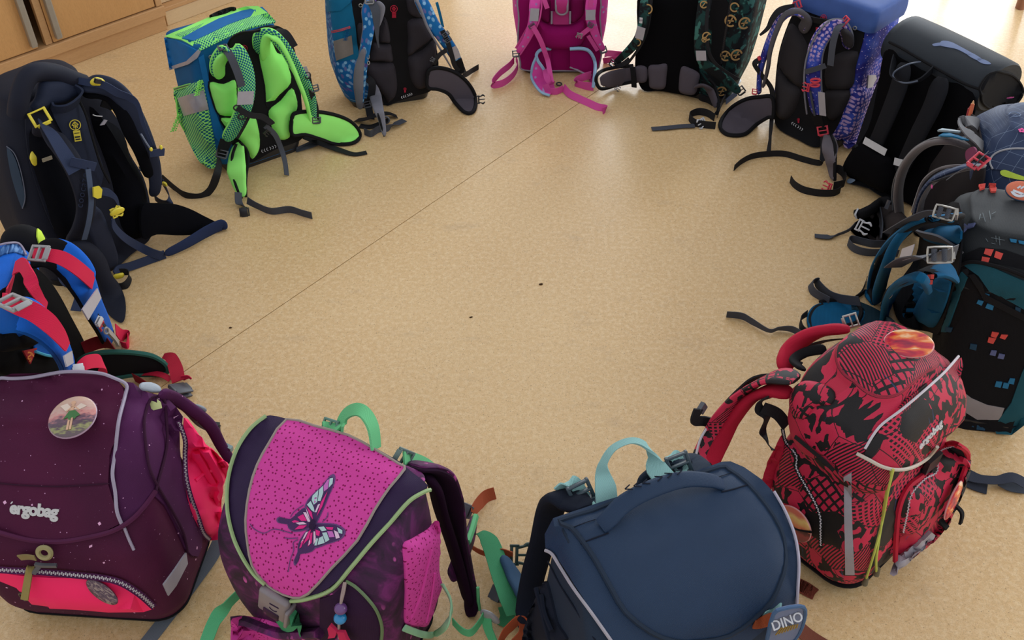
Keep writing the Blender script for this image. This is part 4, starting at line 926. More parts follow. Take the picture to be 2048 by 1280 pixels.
ladder(q5, (287, 585, -.04), (290, 560, -.04), .014, .016, CPL, parent=s1)
s2 = strap(q5, [(880, 310, -.012), (870, 220, -.035), (820, 165, -.055), (740, 200, -.075), (680, 300, -.082), (660, 430, -.084), (665, 600, -.08), (690, 740, -.06)], [.028, .032, .036, .042, .044, .044, .044, .036], GAL, GRYL)
ribbon(q5, 'lining_edge', [(885, 300, -.014), (880, 230, -.04), (850, 190, -.06)], [.03, .032, .02], fab('dark_lining', (60, 58, 62)), puff=.014, parent=s2)
tube(q5, 'strap_binding', [(825, 140, -.06), (770, 130, -.07), (690, 210, -.088), (630, 330, -.09), (605, 450, -.092), (605, 600, -.09), (620, 730, -.07)], .0025, GRYL)
web(q5, 'adjuster_webbing', [(850, 150, -.055), (812, 190, -.085), (785, 290, -.094), (770, 420, -.094)], .018, M['grey_web'], 'face', parent=s2)
ladder(q5, (862, 135, -.05), (840, 110, -.045), .022, .018, CPL, parent=s2)
web(q5, 'strap_band', [(610, 460, -.094), (680, 440, -.098), (740, 420, -.094)], .014, M['grey_web'], Vector((0, 0, 1)), parent=s2)
ribbon(q5, 'reflector_band', [(712, 590, -.094), (722, 740, -.08)], .02, M['reflector'], t=.001, parent=s2)
clip_male(q5, (625, 560, -.098), (560, 545, -.09), .022, CPL); ring_(q5, (675, 515, -.102), (675, 490, -.102), .024, .009, .003, CPL, 'whistle_ring', s2); ring_(q5, (672, 545, -.1), (672, 520, -.1), .022, .008, .003, CPL, 'whistle_ring', s2)
web(q5, 'strap_seam', [(640, 580, -.09), (655, 660, -.085), (670, 740, -.07)], .006, M['grey_web'], 'face', parent=s2)
ribbon(q5, 'strap_end', [(680, 735, -.065), (700, 790, -.055), (715, 830, -.05)], [.036, .028, .022], M['black_fabric'], t=.005, parent=s2)
ladder(q5, (722, 835, -.052), (715, 790, -.052), .026, .026, CPL, parent=s2)
web(q5, 'lower_webbing', [(722, 860, -.05), (725, 930, 'z', .05), (722, 1010, 'z', .025), (700, 1042, 'z', .012), (600, 1020, 'z', .010), (480, 985, 'z', .010), (370, 985, 'z', .010), (270, 1000, 'z', .010), (200, 1035, 'z', .010), (155, 1075, 'z', .010)], .019, M['black_web'], ['face', 'face', 'face', 'z', 'z', 'z', 'z', 'z', 'z', 'z'])
drape(q5, 'hip_fin', [(410, 620), (330, 615), (240, 630), (150, 680), (90, 750), (75, 810), (110, 850), (170, 862), (240, 850), (310, 790), (385, 745), (415, 740)], FING, .008, plane=-.03, puff=.004, edge=(.006, M['black_fabric']))
f1 = ribbon(q5, 'hip_fin', [(765, 860, -.02), (768, 930, 'z', .08), (770, 1020, 'z', .055), (780, 1080, 'z', .03), (790, 1150, 'z', .01)], [.03, .044, .04, .034, .014], GRYL if 0 else fab('fin_grey', (104, 98, 104)), puff=.01, side=Vector((.9, -.4, 0)))
tube(None, 'piping', [q5.p(z) for z in ((770, 860, -.03), (800, 930, 'z', .085), (800, 1040, 'z', .055), (798, 1155, 'z', .008))], .005, M['black_fabric'], parent=f1)
web(q5, 'waist_webbing', [(805, 1080, 'z', .03), (830, 1085, 'z', .03), (860, 1120, 'z', .02), (860, 1170, 'z', .018), (790, 1190, 'z', .015)], .026, M['black_web'], 'z')
web(q5, 'waist_webbing', [(835, 1215, 'z', .012), (790, 1235, 'z', .011), (700, 1235, 'z', .011), (600, 1215, 'z', .011), (540, 1180, 'z', .011), (515, 1145, 'z', .011)], .022, M['black_web'], 'z')
clip_male(q5, (760, 1200, 'z', .02), (690, 1170, 'z', .014), .024, CPL)
drape(q5, 'reflector_patch', [(1010, 480), (1055, 478), (1062, 500), (1040, 540), (1030, 600), (1020, 670), (985, 680), (1000, 600)], M['reflector'], .003, smooth=0)
tube(q5, 'pocket_cord', [(1075, 520, 'h3'), (1070, 600, 'h3'), (1045, 690, 'h3'), (1020, 760, 'h3')], .003, GAL)
drape(q5, 'side_pocket', [(900, 620), (960, 560), (1010, 560), (1070, 540), (1060, 620), (1030, 700), (1020, 850), (960, 930), (860, 940), (850, 800)], GAL, .002, puff=.015)
# ------------------------------------------------------------ 6 plain black satchel with roll-shaped lid
V('G')
ANTH = fab('anthracite_fabric', (20, 22, 29), .8, .25); ANTL = fab('anthracite_lid', (28, 36, 45), .6, .35)
b7 = Bag('school_satchel', 'plain black satchel with barrel shaped dark grey lid and white reflectors low on its straps', (1.0, 2.25), -58, .12, .0)
loft(b7, 'body', [(0, -.12, .13, .01, .13, .03), (.03, -.135, .14, 0, .15, .03), (.18, -.14, .15, 0, .155, .03), (.33, -.135, .15, 0, .15, .03)], ANTH, dome=.03)
# barrel lid
bm = bmesh.new(); K = 30; rings = []; uvl = bm.loops.layers.uv.new('UVMap')
for x, s in ((-.152, .1), (-.152, .6), (-.151, .9), (-.146, .985), (-.13, 1.0), (-.06, 1.03), (.03, 1.03), (.12, 1.01), (.15, .99), (.157, .93), (.155, .6), (.155, .1)):
    rings.append([bm.verts.new(Vector((x, .078 + b7.lean * .34 + math.cos(2 * math.pi * i / K) * .082 * s, .345 + math.sin(2 * math.pi * i / K) * .062 * s))) for i in range(K)])
for a_ in range(len(rings) - 1):
    for i in range(K): bm.faces.new((rings[a_][i], rings[a_][(i + 1) % K], rings[a_ + 1][(i + 1) % K], rings[a_ + 1][i]))
bm.faces.new(rings[0]); bm.faces.new(rings[-1])
for f_ in bm.faces:
    for l in f_.loops: l[uvl].uv = (l.vert.co.x, l.vert.co.y + l.vert.co.z)
ld = link('lid', bm, ANTL, b7); register(b7, ld)
drape(b7, 'lid_end', [(1222, 445), (1215, 410), (1260, 340), (1330, 315), (1410, 335), (1460, 385), (1475, 440), (1440, 500), (1370, 545), (1290, 545), (1230, 500)], M['black_fabric'], .003, edge=(.003, M['black_fabric']))
tube(b7, 'piping', [(668, 135, 'h3'), (740, 170, 'h3'), (850, 235, 'h3'), (1000, 320, 'h3'), (1120, 385, 'h3'), (1215, 420, 'h3')], .003, M['black_fabric'])
SPK = plas('pale_blue_print', (112, 128, 166), .5); fr_ = []
for q in ([(930, 148), (975, 140), (985, 155), (940, 160)], [(985, 130), (1040, 135), (1110, 170), (1170, 205), (1150, 215), (1080, 180), (1010, 165), (975, 155)], [(1130, 190), (1175, 205), (1230, 240), (1210, 250), (1150, 220)], [(1210, 235), (1260, 250), (1285, 270), (1240, 268), (1205, 250)]):
    drape(b7, 'lid_print', q, SPK, .0012)
drape(b7, 'back_panel', [(665, 165), (900, 270), (1180, 440), (1140, 700), (900, 1100), (640, 1060), (430, 960), (400, 880), (540, 660), (600, 400)], M['black_mesh'], .002, plane=-.002, puff=.006)
for pts, w in (([(760, 260, -.03), (720, 420, -.045), (650, 600, -.05), (590, 740, -.045), (540, 850, -.035)], [.05, .05, .046, .044, .042]), ([(990, 350, -.03), (930, 520, -.045), (840, 700, -.05), (770, 850, -.045), (720, 950, -.035)], [.055, .05, .046, .044, .042])):
    s_ = ribbon(b7, 'shoulder_strap', pts, w, ANTH, puff=.014)
    a_, c_ = pts[-2], pts[-1]
ribbon(b7, 'reflector_band', [(512, 732, -.058), (645, 808, -.055)], .019, M['white_plastic'], t=.001, side=Vector((0, .2, 1)))
ribbon(b7, 'reflector_band', [(695, 860, -.058), (770, 880, -.055)], .019, M['white_plastic'], t=.001, side=Vector((0, .2, 1)))
ribbon(b7, 'carry_handle', [(700, 230, -.01), (685, 300, -.05), (690, 350, -.07), (760, 385, -.075), (840, 370, -.06), (900, 330, -.03), (930, 300, -.01)], .022, ANTH, t=.003, side=Vector((.2, -1, .6)))
tube(b7, 'handle_binding', [(855, 255, -.02), (780, 270, -.06), (700, 315, -.075), (695, 355, -.08), (760, 385, -.085), (840, 372, -.07)], .0022, plas('handle_edge', (70, 80, 98), .5))
drape(b7, 'hip_pad', [(395, 880), (440, 800), (500, 745), (600, 800), (680, 850), (700, 960), (660, 1050), (580, 1020), (460, 960), (400, 920)], M['black_mesh'], .006, plane=-.045, puff=.02)
ribbon(b7, 'hip_loop', [(455, 810, -.05), (450, 780, -.06), (470, 765, -.06), (490, 770, -.05)], .01, M['black_web'], side='flat')
web(b7, 'lower_webbing', [(640, 980, -.04), (580, 1020, 'z', .02), (500, 1000, 'z', .01), (430, 985, 'f')], .022, M['black_web'], 'flat')
web(b7, 'lower_webbing', [(560, 1020, 'z', .02), (620, 1060, 'z', .015), (680, 1090, 'f')], .022, M['black_web'], 'flat')
drape(b7, 'pale_tab', [(410, 985), (425, 965), (460, 975), (430, 995)], plas('pale_tab', (150, 175, 205), .5), .002, plane=-.05)
# pencils standing in the mesh pocket of the quilted satchel are part of what it carries
# ------------------------------------------------------------ 7 navy quilted satchel
V('R')
m = NT('quilted_navy'); u = m.map(m.uv(), rot=0, loc=(0, 0, 0)); sx = m.n('ShaderNodeSeparateXYZ', i_0=u)
def lines(a, per, w):
    fr = m.math('FRACT', m.math('MULTIPLY', a, 1 / per)); return m.math('LESS_THAN', m.math('ABSOLUTE', m.math('SUBTRACT', fr, .5)), w / per / 2)
wob = m.math('MULTIPLY', m.n('ShaderNodeTexWave', i_Vector=u, i_Scale=3.).outputs[1], .006)
a1 = m.math('ADD', m.math('ADD', sx.outputs[0], m.math('MULTIPLY', sx.outputs[1], .8)), wob); a2_ = m.math('SUBTRACT', m.math('SUBTRACT', sx.outputs[0], m.math('MULTIPLY', sx.outputs[1], .8)), wob)
ln = m.math('MAXIMUM', lines(a1, .034, .0010), lines(a2_, .034, .0010))
c = m.mix(m.noi(m.obj(), 20., 3), hexc(28, 42, 72), hexc(42, 62, 98)); c = m.mix(m.math('MULTIPLY', ln, .75), c, hexc(120, 138, 165)); m.col(c)
m.bump(m.math('MULTIPLY', ln, -1.), .4, .001); QUIL = m.fin(.6, .4)
GRV = fab('grey_velour', (92, 84, 86), .95, .2, sheen=.4)
q8 = Bag('school_satchel', 'navy satchel with quilted lines, small pink flowers and grey padded straps', (1.03, 1.91), -100, .0, .0)
loft(q8, 'body', [(0, -.11, .115, .01, .15, .03), (.04, -.12, .125, 0, .17, .03), (.2, -.125, .13, 0, .18, .03), (.31, -.12, .13, 0, .18, .03)], QUIL, dome=.01)
loft(q8, 'lid', [(.285, -.12, .137, -.006, .20, .05), (.32, -.126, .139, -.012, .205, .06), (.37, -.118, .132, -.008, .20, .07), (.41, -.095, .11, .015, .19, .07), (.432, -.065, .085, .04, .17, .06)], QUIL, dome=.006, fn=lambda v: Vector((v.x, v.y, v.z - max(0, v.x) * .12)))
drape(q8, 'lid_skirt', [(1360, 600), (1352, 540), (1390, 495), (1470, 465), (1593, 455), (1600, 560), (1600, 660), (1480, 615), (1420, 605)], QUIL, .004, smooth=0)
tube(q8, 'lid_piping', [(1375, 600, 'h5'), (1357, 555, 'h5'), (1375, 510, 'h5'), (1430, 475, 'h5'), (1510, 460, 'h5'), (1600, 458, 'h5')], .0022, plas('silver_piping', (170, 172, 178), .35))
drape(q8, 'lime_tab', [(1425, 615), (1460, 605), (1530, 630), (1600, 655), (1600, 675), (1520, 665), (1440, 645)], fab('lime_felt', (196, 222, 84)), .005)
PKF = fab('flower_pink', (232, 96, 160))
for q, s_ in (((1497, 102, 'h3'), .0062), ((1575, 330, 'h3'), .0058)):
    fr = frame_at(q8, q, up=(q[0], q[1] - 25, q[2])); flatshape(q8, fr, [[(math.cos(a + t) * .5 + math.cos(a) * .75, math.sin(a + t) * .5 + math.sin(a) * .75) for t in [k * math.pi / 4 for k in range(8)]] for a in [R(90 + 72 * i) for i in range(5)]], PKF, 'flower_print', s_, .0008)
tube(q8, 'swirl_print', [(1485, 215, 'h2'), (1500, 200, 'h2'), (1535, 200, 'h2'), (1568, 215, 'h2'), (1545, 228, 'h2'), (1510, 228, 'h2')], .0008, plas('swirl', (120, 140, 175), .5), n=4)
drape(q8, 'back_panel', [(1250, 220), (1320, 560), (1290, 760), (1200, 1000), (900, 1090), (800, 1000), (860, 700), (1000, 480), (1140, 300)], fab('brown_black_mesh', (46, 42, 44), .95, .15), .003, plane=-.004, puff=.006)
s1 = ribbon(q8, 'shoulder_strap', [(1190, 430, -.02), (1080, 400, -.06), (950, 405, -.085), (830, 470, -.10), (740, 590, -.105), (700, 740, -.095), (705, 880, -.075), (720, 1000, -.05)], [.036, .036, .036, .038, .04, .042, .042, .036], GRV, puff=.016, side=[Vector((.9, -.5, .4))])
tube(q8, 'strap_binding', [(1180, 375, -.03), (1050, 372, -.07), (930, 385, -.095), (800, 460, -.11), (700, 600, -.115), (655, 760, -.1), (670, 1000, -.06)], .002, plas('binding_grey', (120, 124, 130), .5))
s2 = strap(q8, [(1270, 570, -.03), (1150, 590, -.07), (1000, 640, -.09), (900, 720, -.10), (840, 850, -.09), (830, 960, -.07)], [.036, .044, .05, .05, .05, .044], QUIL, GRV, side=[Vector((1, -.35, .5))], loff=.006)
tube(q8, 'strap_binding', [(1240, 590, -.04), (1120, 575, -.075), (980, 600, -.095), (880, 680, -.105), (830, 800, -.105), (800, 900, -.09)], .0035, GRV)
web(q8, 'adjuster_webbing', [(1200, 580, -.07), (1120, 620, -.085), (1050, 670, -.098)], .018, M['midgrey_web'], Vector((.8, -.2, .6)), parent=s2); web(q8, 'adjuster_webbing', [(1050, 650, -.1), (1000, 670, -.105), (945, 690, -.105)], .018, M['grey_web'], Vector((.8, -.2, .6)), parent=s2)
ribbon(q8, 'pink_tab', [(935, 715, -.11), (940, 730, -.11)], .005, PKF, t=.002, parent=s2)
ladder(q8, (1270, 540, -.055), (1310, 505, -.045), .026, .036, CPL, parent=s2); web(q8, 'buckle_webbing', [(1240, 570, -.06), (1270, 540, -.06), (1320, 490, -.04)], .018, M['grey_web'], Vector((.8, -.2, .6)), parent=s2)
ribbon(q8, 'carry_handle', [(1300, 440, -.005), (1240, 380, -.04), (1170, 310, -.06), (1150, 270, -.06), (1190, 255, -.05), (1250, 270, -.02), (1270, 290, -.005)], .026, M['midgrey_web'], t=.003, side=Vector((1, -.5, .2)))
ribbon(q8, 'strap_tab', [(1140, 335, -.05), (1060, 325, -.07), (995, 320, -.08)], .012, plas('pale_grey_blue', (128, 146, 156), .5), t=.004, side=Vector((1, 0, .4)), parent=s1)
ribbon(q8, 'strap_tab', [(1180, 385, -.04), (1100, 365, -.07), (1010, 350, -.08)], .016, TEAL, t=.003, side=Vector((1, 0, .4)), parent=s1)
drape(q8, 'pink_patch', [(1190, 470), (1240, 440), (1260, 480), (1220, 540), (1190, 530)], fab('plum_patch', (120, 50, 82)), .003, plane=-.05)
fin = drape(q8, 'waist_wing', [(640, 820), (600, 860), (540, 900), (470, 950), (410, 1000), (400, 1040), (450, 1085), (560, 1105), (660, 1110), (760, 1080), (800, 1000), (720, 900)], fab('wing_brown_black', (58, 52, 52), .95, .15), .012, plane=-.07, puff=.02)
web(q8, 'wing_seam', [(560, 880, -.1), (580, 1000, -.11), (570, 1100, -.1)], .022, M['grey_web'], 'face', t=.003)
ribbon(q8, 'wing_buckle', [(635, 820, -.1), (610, 880, -.105)], .018, M['grey_plastic'], t=.006)
ribbon(q8, 'pouch', [(640, 830, -.085), (560, 850, -.1), (500, 890, 'z', .05), (430, 920, 'z', .045), (395, 900, 'z', .04)], [.03, .036, .03, .026, .02], M['black_fabric'], puff=.02, side=Vector((0, 0, 1)))
clip_male(q8, (430, 1000, 'z', .03), (490, 1030, 'z', .028), .03, M['white_plastic']); ribbon(q8, 'white_clip_rim', [(410, 885, 'z', .055), (392, 920, 'z', .05), (400, 945, 'z', .04)], .008, M['white_plastic'], t=.004)
web(q8, 'waist_webbing', [(395, 985, 'z', .02), (350, 1030, 'z', .01), (280, 1060, 'z', .006), (200, 1080, 'z', .005), (105, 1072, 'z', .005)], [.012, .01, .008, .018, .016], M['grey_web'], ['z', 'z', 'z', 'flat', 'flat'])
web(q8, 'waist_webbing', [(600, 1190, 'z', .010), (480, 1190, 'z', .012), (390, 1165, 'z', .012), (345, 1120, 'z', .014), (365, 1095, 'z', .016), (430, 1110, 'z', .016), (520, 1130, 'z', .016), (600, 1130, 'z', .014)], .022, M['grey_web'], 'z')
web(q8, 'waist_webbing', [(600, 1190, 'z', .011), (700, 1200, 'z', .01)], .022, M['grey_web'], 'z')
# pencils in the side pocket
PCM = [wood('pencil_orange', (206, 98, 66), (222, 120, 82)), wood('pencil_dark_red', (150, 52, 60), (170, 64, 70))]
for i, (a_, b_, mt, lb) in enumerate((((1205, 230), (1235, 110), PCM[0], 'orange pencil standing in the pocket beside the quilted navy lid, tallest'), ((1190, 235), (1212, 150), PCM[1], 'dark red pencil beside the taller orange one at the quilted navy lid'))):
    A_ = q8.M @ q8.plane(a_[0], a_[1], -.008); B_ = q8.M @ q8.plane(b_[0], b_[1], -.008); e = bpy.data.objects.new('pencil', None); COL.objects.link(e); e.location = A_; e['label'] = lb; e['category'] = 'pencil'
    d = B_ - A_; ribbon(None, 'shaft', [Vector((0, 0, 0)) - d * .6, d * .4, d * .8], .0075, mt, t=.0075, rnd=True, side='x', parent=e)
    ribbon(None, 'tip', [d * .8, d * .9, d], [.007, .004, .001], mt if i else wood('bare_wood', (214, 160, 110), (226, 176, 126)), t=.003, rnd=True, side='x', parent=e)
# ------------------------------------------------------------ 8 black and teal satchel with pixel blocks
V('O')
TLF = fab('dark_teal_fabric', (22, 78, 92), .8, .25); TLB = fab('teal_lining', (8, 84, 124), .9, .2); LIDG = fab('slate_lid', (20, 26, 31), .62, .35, var=.06); BLKF = fab('ink_black_fabric', (13, 14, 19), .85, .2)
t8 = Bag('school_satchel', 'large black and teal satchel with coral and blue block print, badge on top', (.905, 1.52), -106, -.14, -.1)
loft(t8, 'base', [(0, -.10, .10, .01, .15, .03), (.012, -.115, .115, 0, .17, .035), (.022, -.118, .118, 0, .175, .035)], M['black_plastic'], sub=3, reg=False, dome=.001)
loft(t8, 'body', [(.014, -.11, .112, .002, .17, .04), (.06, -.12, .118, 0, .19, .04), (.2, -.12, .12, 0, .2, .035), (.34, -.115, .125, 0, .2, .035)], BLKF, dome=.01)
loft(t8, 'lid', [(.335, -.11, .128, -.004, .2, .03), (.36, -.11, .13, -.006, .205, .035), (.40, -.1, .12, 0, .2, .05), (.43, -.07, .09, .02, .19, .05)], LIDG, dome=.008, wr=.0012)
drape(t8, 'side_panel', [(1100, 440), (1130, 425), (1200, 440), (1390, 520), (1390, 1000), (1330, 1200), (1040, 1180), (1000, 1120), (1010, 760)], BLKF, .002, smooth=0)
drape(t8, 'teal_piece', [(1110, 430), (1180, 425), (1250, 445), (1400, 510), (1400, 640), (1330, 600), (1230, 550), (1180, 480)], TLF, .004, smooth=0)
drape(t8, 'teal_piece', [(1108, 465), (1135, 490), (1090, 600), (1040, 740), (1005, 740), (990, 715), (1050, 580)], TLF, .004, smooth=0)
drape(t8, 'teal_piece', [(1380, 920), (1400, 880), (1400, 1150), (1330, 1205), (1262, 1200), (1250, 1170), (1330, 1060)], TLF, .004, smooth=0)
drape(t8, 'gusset_strip', [(1135, 475), (1160, 470), (1200, 520), (1212, 560), (1400, 660), (1400, 690), (1205, 590), (1180, 540)], M['black_fabric'], .006, smooth=0)
drape(t8, 'reflector_strip', [(1090, 995), (1150, 1040), (1220, 1070), (1300, 1085), (1272, 1160), (1180, 1140), (1100, 1090), (1050, 1055)], fab('silver_reflector', (140, 136, 140), .5, .5), .003, smooth=0)
drape(t8, 'lid_edge', [(1100, 435), (1130, 380), (1190, 355), (1300, 365), (1400, 400), (1400, 460), (1290, 430), (1190, 415), (1140, 420)], BLKF, .003, smooth=0)
tube(t8, 'lid_piping', [(1098, 440, 'h6'), (1150, 420, 'h6'), (1220, 428, 'h6'), (1310, 450, 'h6'), (1400, 485, 'h6')], .0035, M['black_fabric'])
CORAL = fab('coral_print', (206, 78, 70), var=.04); BLUP = fab('blue_print', (40, 110, 150), var=.05); BLUD = fab('dim_blue_print', (30, 62, 84), var=.05); LILA = fab('lilac_print', (92, 100, 140), var=.05)
def blocks(mat, *qs):
    for q in qs: drape(t8, 'block_print', q, mat, .0042, smooth=0, dens=4, off=0)
blocks(CORAL, [(1182, 75), (1213, 70), (1210, 88), (1187, 95)], [(1228, 68), (1260, 70), (1258, 86), (1232, 86)], [(1232, 90), (1262, 88), (1260, 104), (1238, 105)],
       [(1212, 362), (1250, 366), (1236, 396), (1205, 385)], [(1258, 372), (1292, 384), (1280, 412), (1250, 400)], [(1198, 396), (1232, 402), (1222, 430), (1192, 418)],
       [(1243, 735), (1275, 740), (1262, 762), (1237, 755)], [(1285, 748), (1316, 750), (1302, 770), (1278, 762)], [(1228, 760), (1262, 765), (1248, 790), (1222, 782)])
blocks(BLUP, [(1322, 314), (1355, 318), (1352, 334), (1328, 330)], [(1362, 322), (1390, 326), (1390, 342), (1365, 336)], [(1205, 558), (1232, 565), (1222, 588), (1196, 578)], [(1180, 590), (1205, 595), (1195, 615), (1172, 605)], [(1222, 605), (1252, 615), (1245, 636), (1212, 625)], [(1325, 948), (1348, 950), (1342, 975), (1315, 970)], [(1262, 962), (1290, 965), (1282, 990), (1255, 985)], [(1296, 968), (1322, 972), (1315, 995), (1290, 990)])
blocks(BLUD, [(1145, 790), (1175, 795), (1170, 820), (1140, 812)], [(1140, 1145), (1162, 1148), (1160, 1170), (1135, 1165)], [(1175, 1150), (1215, 1152), (1210, 1185), (1172, 1180)], [(1350, 620), (1375, 628), (1372, 645), (1348, 640)], [(1040, 715), (1065, 720), (1060, 740), (1036, 735)])
blocks(LILA, [(1125, 248), (1105, 275), (1112, 290), (1140, 262)], [(1140, 250), (1170, 245), (1160, 262), (1135, 270)], [(1240, 820), (1265, 822), (1258, 845), (1232, 840)], [(1275, 835), (1302, 840), (1295, 860), (1268, 855)])
SCR = plas('scratch', (104, 116, 122), .6)
for P in ([(1190, 205), (1185, 230)], [(1200, 200), (1212, 240)], [(1188, 222), (1212, 220)], [(1230, 190), (1236, 230)], [(1240, 205), (1260, 195)], [(1215, 315), (1225, 330)], [(1240, 310), (1300, 322)], [(1260, 300), (1262, 330)], [(1275, 305), (1278, 345)], [(1240, 335), (1258, 340)]):
    tube(t8, 'scratch_mark', [(x, y, 'h2') for x, y in P], .0006, SCR, n=2, k=4)
V('full')
bd, fr = badge(t8, (2040, 392, 'h10'), (2040, 372, 'h12'), .030, .022, fab('coral_badge', (214, 120, 92), var=.2), fab('badge_rim', (60, 84, 110)), 'badge', .006)
flatshape(None, fr, [ringpoly(-.35, -.1, .5, .8, 200, 330), bar(-.9, -.2, .1, -.5, .25), bar(-.5, .1, -.2, .4, .16), bar(-.2, .1, .1, .4, .16)], plas('badge_white', (200, 206, 214), .5), 'badge_print', .02, parent=bd, lift=.006)
V('O')
ring_(t8, (1063, 1156, 'h3'), (1063, 1140, 'h3'), .008, .008, .0016, M['black_plastic'], 'eyelet')
drape(t8, 'back_panel', [(1100, 150), (1102, 430), (1060, 560), (1010, 740), (960, 740), (830, 700), (800, 560), (900, 400), (940, 240)], BLKF, .003, plane=-.002, puff=.006)
for c_ in ([(960, 250), (1095, 255), (1090, 340), (960, 330)], [(1060, 450), (1010, 500), (950, 560), (905, 660), (960, 720), (1000, 690), (1050, 560)], [(905, 520), (950, 500), (960, 540), (930, 640), (850, 680), (835, 640), (880, 560)]):
    drape(t8, 'back_cushion', c_, TLB, .003, plane=-.008, puff=.02, smooth=3)
s1 = strap(t8, [(1095, 225, -.01), (1000, 222, -.06), (900, 250, -.09), (800, 330, -.11), (730, 430, -.12), (700, 540, -.11), (700, 610, -.09)], [.03, .036, .036, .036, .034, .034, .03], BLKF, TLB, side=[Vector((.95, -.5, .5))], loff=-.004)
ribbon(t8, 'lining_face', [(1060, 225, -.03), (960, 222, -.07), (870, 262, -.098), (800, 340, -.118), (760, 440, -.125), (730, 540, -.118), (725, 600, -.1)], [.022, .026, .024, .022, .026, .034, .03], TLB, puff=.014, side=[Vector((.95, -.5, .5))], parent=s1)
tube(t8, 'strap_binding', [(890, 208, -.09), (800, 280, -.115), (730, 390, -.13), (690, 500, -.125), (680, 590, -.1)], .0035, M['black_fabric'])
ribbon(t8, 'reflector_band', [(765, 325, -.122), (715, 425, -.130)], .012, M['reflector'], t=.001, side=Vector((.9, -.4, .5)), parent=s1)
web(t8, 'adjuster_webbing', [(1060, 205, -.06), (980, 190, -.08), (900, 215, -.1), (830, 255, -.11), (770, 290, -.115)], .024, M['grey_web'], Vector((.9, -.3, .7)), parent=s1)
slider(t8, (1025, 195, -.0735), t8.Mi.to_3x3() @ Vector((1, -.3, -.1)), .018, .028, M['steel'], M['grey_web'], s1); ribbon(t8, 'strap_keeper', [(1082, 190, -.056), (1082, 215, -.052)], .010, M['steel'], t=.004, parent=s1)
ribbon(t8, 'carry_handle', [(1095, 245, -.005), (1000, 238, -.03), (920, 255, -.05), (898, 280, -.055), (940, 300, -.05), (1020, 320, -.03), (1095, 365, -.005)], .026, M['grey_web'], t=.004, side=Vector((.2, -1, .8)))
s2 = strap(t8, [(1060, 470, -.02), (980, 470, -.06), (890, 490, -.09), (800, 530, -.1), (760, 610, -.09), (745, 700, -.07)], [.04, .044, .046, .044, .04, .036], BLKF, TLB, side=[Vector((1, -.4, .5))], loff=.006)
ribbon(t8, 'lining_edge', [(955, 560, -.05), (930, 500, -.09), (870, 490, -.105), (800, 530, -.11), (760, 600, -.105), (745, 690, -.08)], [.012, .016, .018, .018, .02, .02], TLB, puff=.012, side=[Vector((1, -.4, .5))], parent=s2)
web(t8, 'adjuster_webbing', [(1080, 380, -.03), (1010, 390, -.08), (930, 395, -.105), (850, 410, -.115), (790, 445, -.12)], .03, M['grey_web'], Vector((.9, -.3, .7)), parent=s2)
slider(t8, (1005, 388, -.086), t8.Mi.to_3x3() @ Vector((1, -.1, .1)), .021, .032, M['steel'], M['grey_web'], s2); ribbon(t8, 'strap_keeper', [(1062, 362, -.045), (1068, 410, -.042)], .010, M['steel'], t=.004, parent=s2)
ribbon(t8, 'reflector_band', [(825, 390, -.119), (880, 372, -.113)], .022, M['reflector'], t=.001, side=Vector((.3, 0, 1)), parent=s2)
ribbon(t8, 'reflector_band', [(735, 620, -.096), (790, 565, -.103)], .012, M['reflector'], t=.001, side=Vector((.3, 0, 1)), parent=s2)
for q in ((968, 490), (962, 515)): drape(t8, 'block_print', [(q[0] - 8, q[1] - 10), (q[0] + 10, q[1] - 12), (q[0] + 8, q[1] + 8), (q[0] - 8, q[1] + 9)], CORAL, .004, plane=-.07, smooth=0, dens=4)
drape(t8, 'hip_fin', [(398, 690), (405, 650), (440, 615), (520, 600), (610, 605), (660, 640), (640, 700), (560, 720), (480, 740), (420, 745)], TLB, .008, plane=-.13, puff=.004, edge=(.006, M['black_fabric']))
drape(t8, 'hip_fin_root', [(600, 600), (660, 610), (740, 650), (800, 700), (700, 720), (620, 690)], fab('teal_black', (16, 48, 62)), .006, plane=-.09)
web(t8, 'strap_webbing', [(670, 500, -.125), (660, 530, -.13), (640, 570, -.12), (600, 600, -.11), (660, 560, -.11)], .02, M['black_web'], 'face'); ribbon(t8, 'strap_end', [(690, 500, -.12), (685, 560, -.115), (700, 610, -.1)], [.03, .03, .026], M['black_fabric'], puff=.012)
web(t8, 'lower_webbing', [(640, 600, 'z', .04), (560, 590, 'z', .02), (500, 570, 'z', .014), (450, 525, 'z', .016), (440, 505, 'z', .02), (415, 520, 'z', .02), (430, 560, 'z', .012), (500, 600, 'z', .012)], .026, M['grey_web'], [Vector((.3, .3, 1))])
web(t8, 'waist_webbing', [(400, 655, 'z', .03), (370, 680, 'z', .025), (372, 720, 'z', .018), (400, 745, 'z', .012)], .022, M['black_web'], 'z')
web(t8, 'waist_webbing', [(385, 760, 'z', .012), (330, 728, 'z', .012), (270, 725, 'z', .011), (225, 735, 'z', .011), (150, 695, 'z', .011), (100, 668, 'z', .012), (30, 660, 'z', .011)], [.02, .02, .016, .012, .018, .022, .022], M['grey_web'], [Vector((.2, .4, 1))])
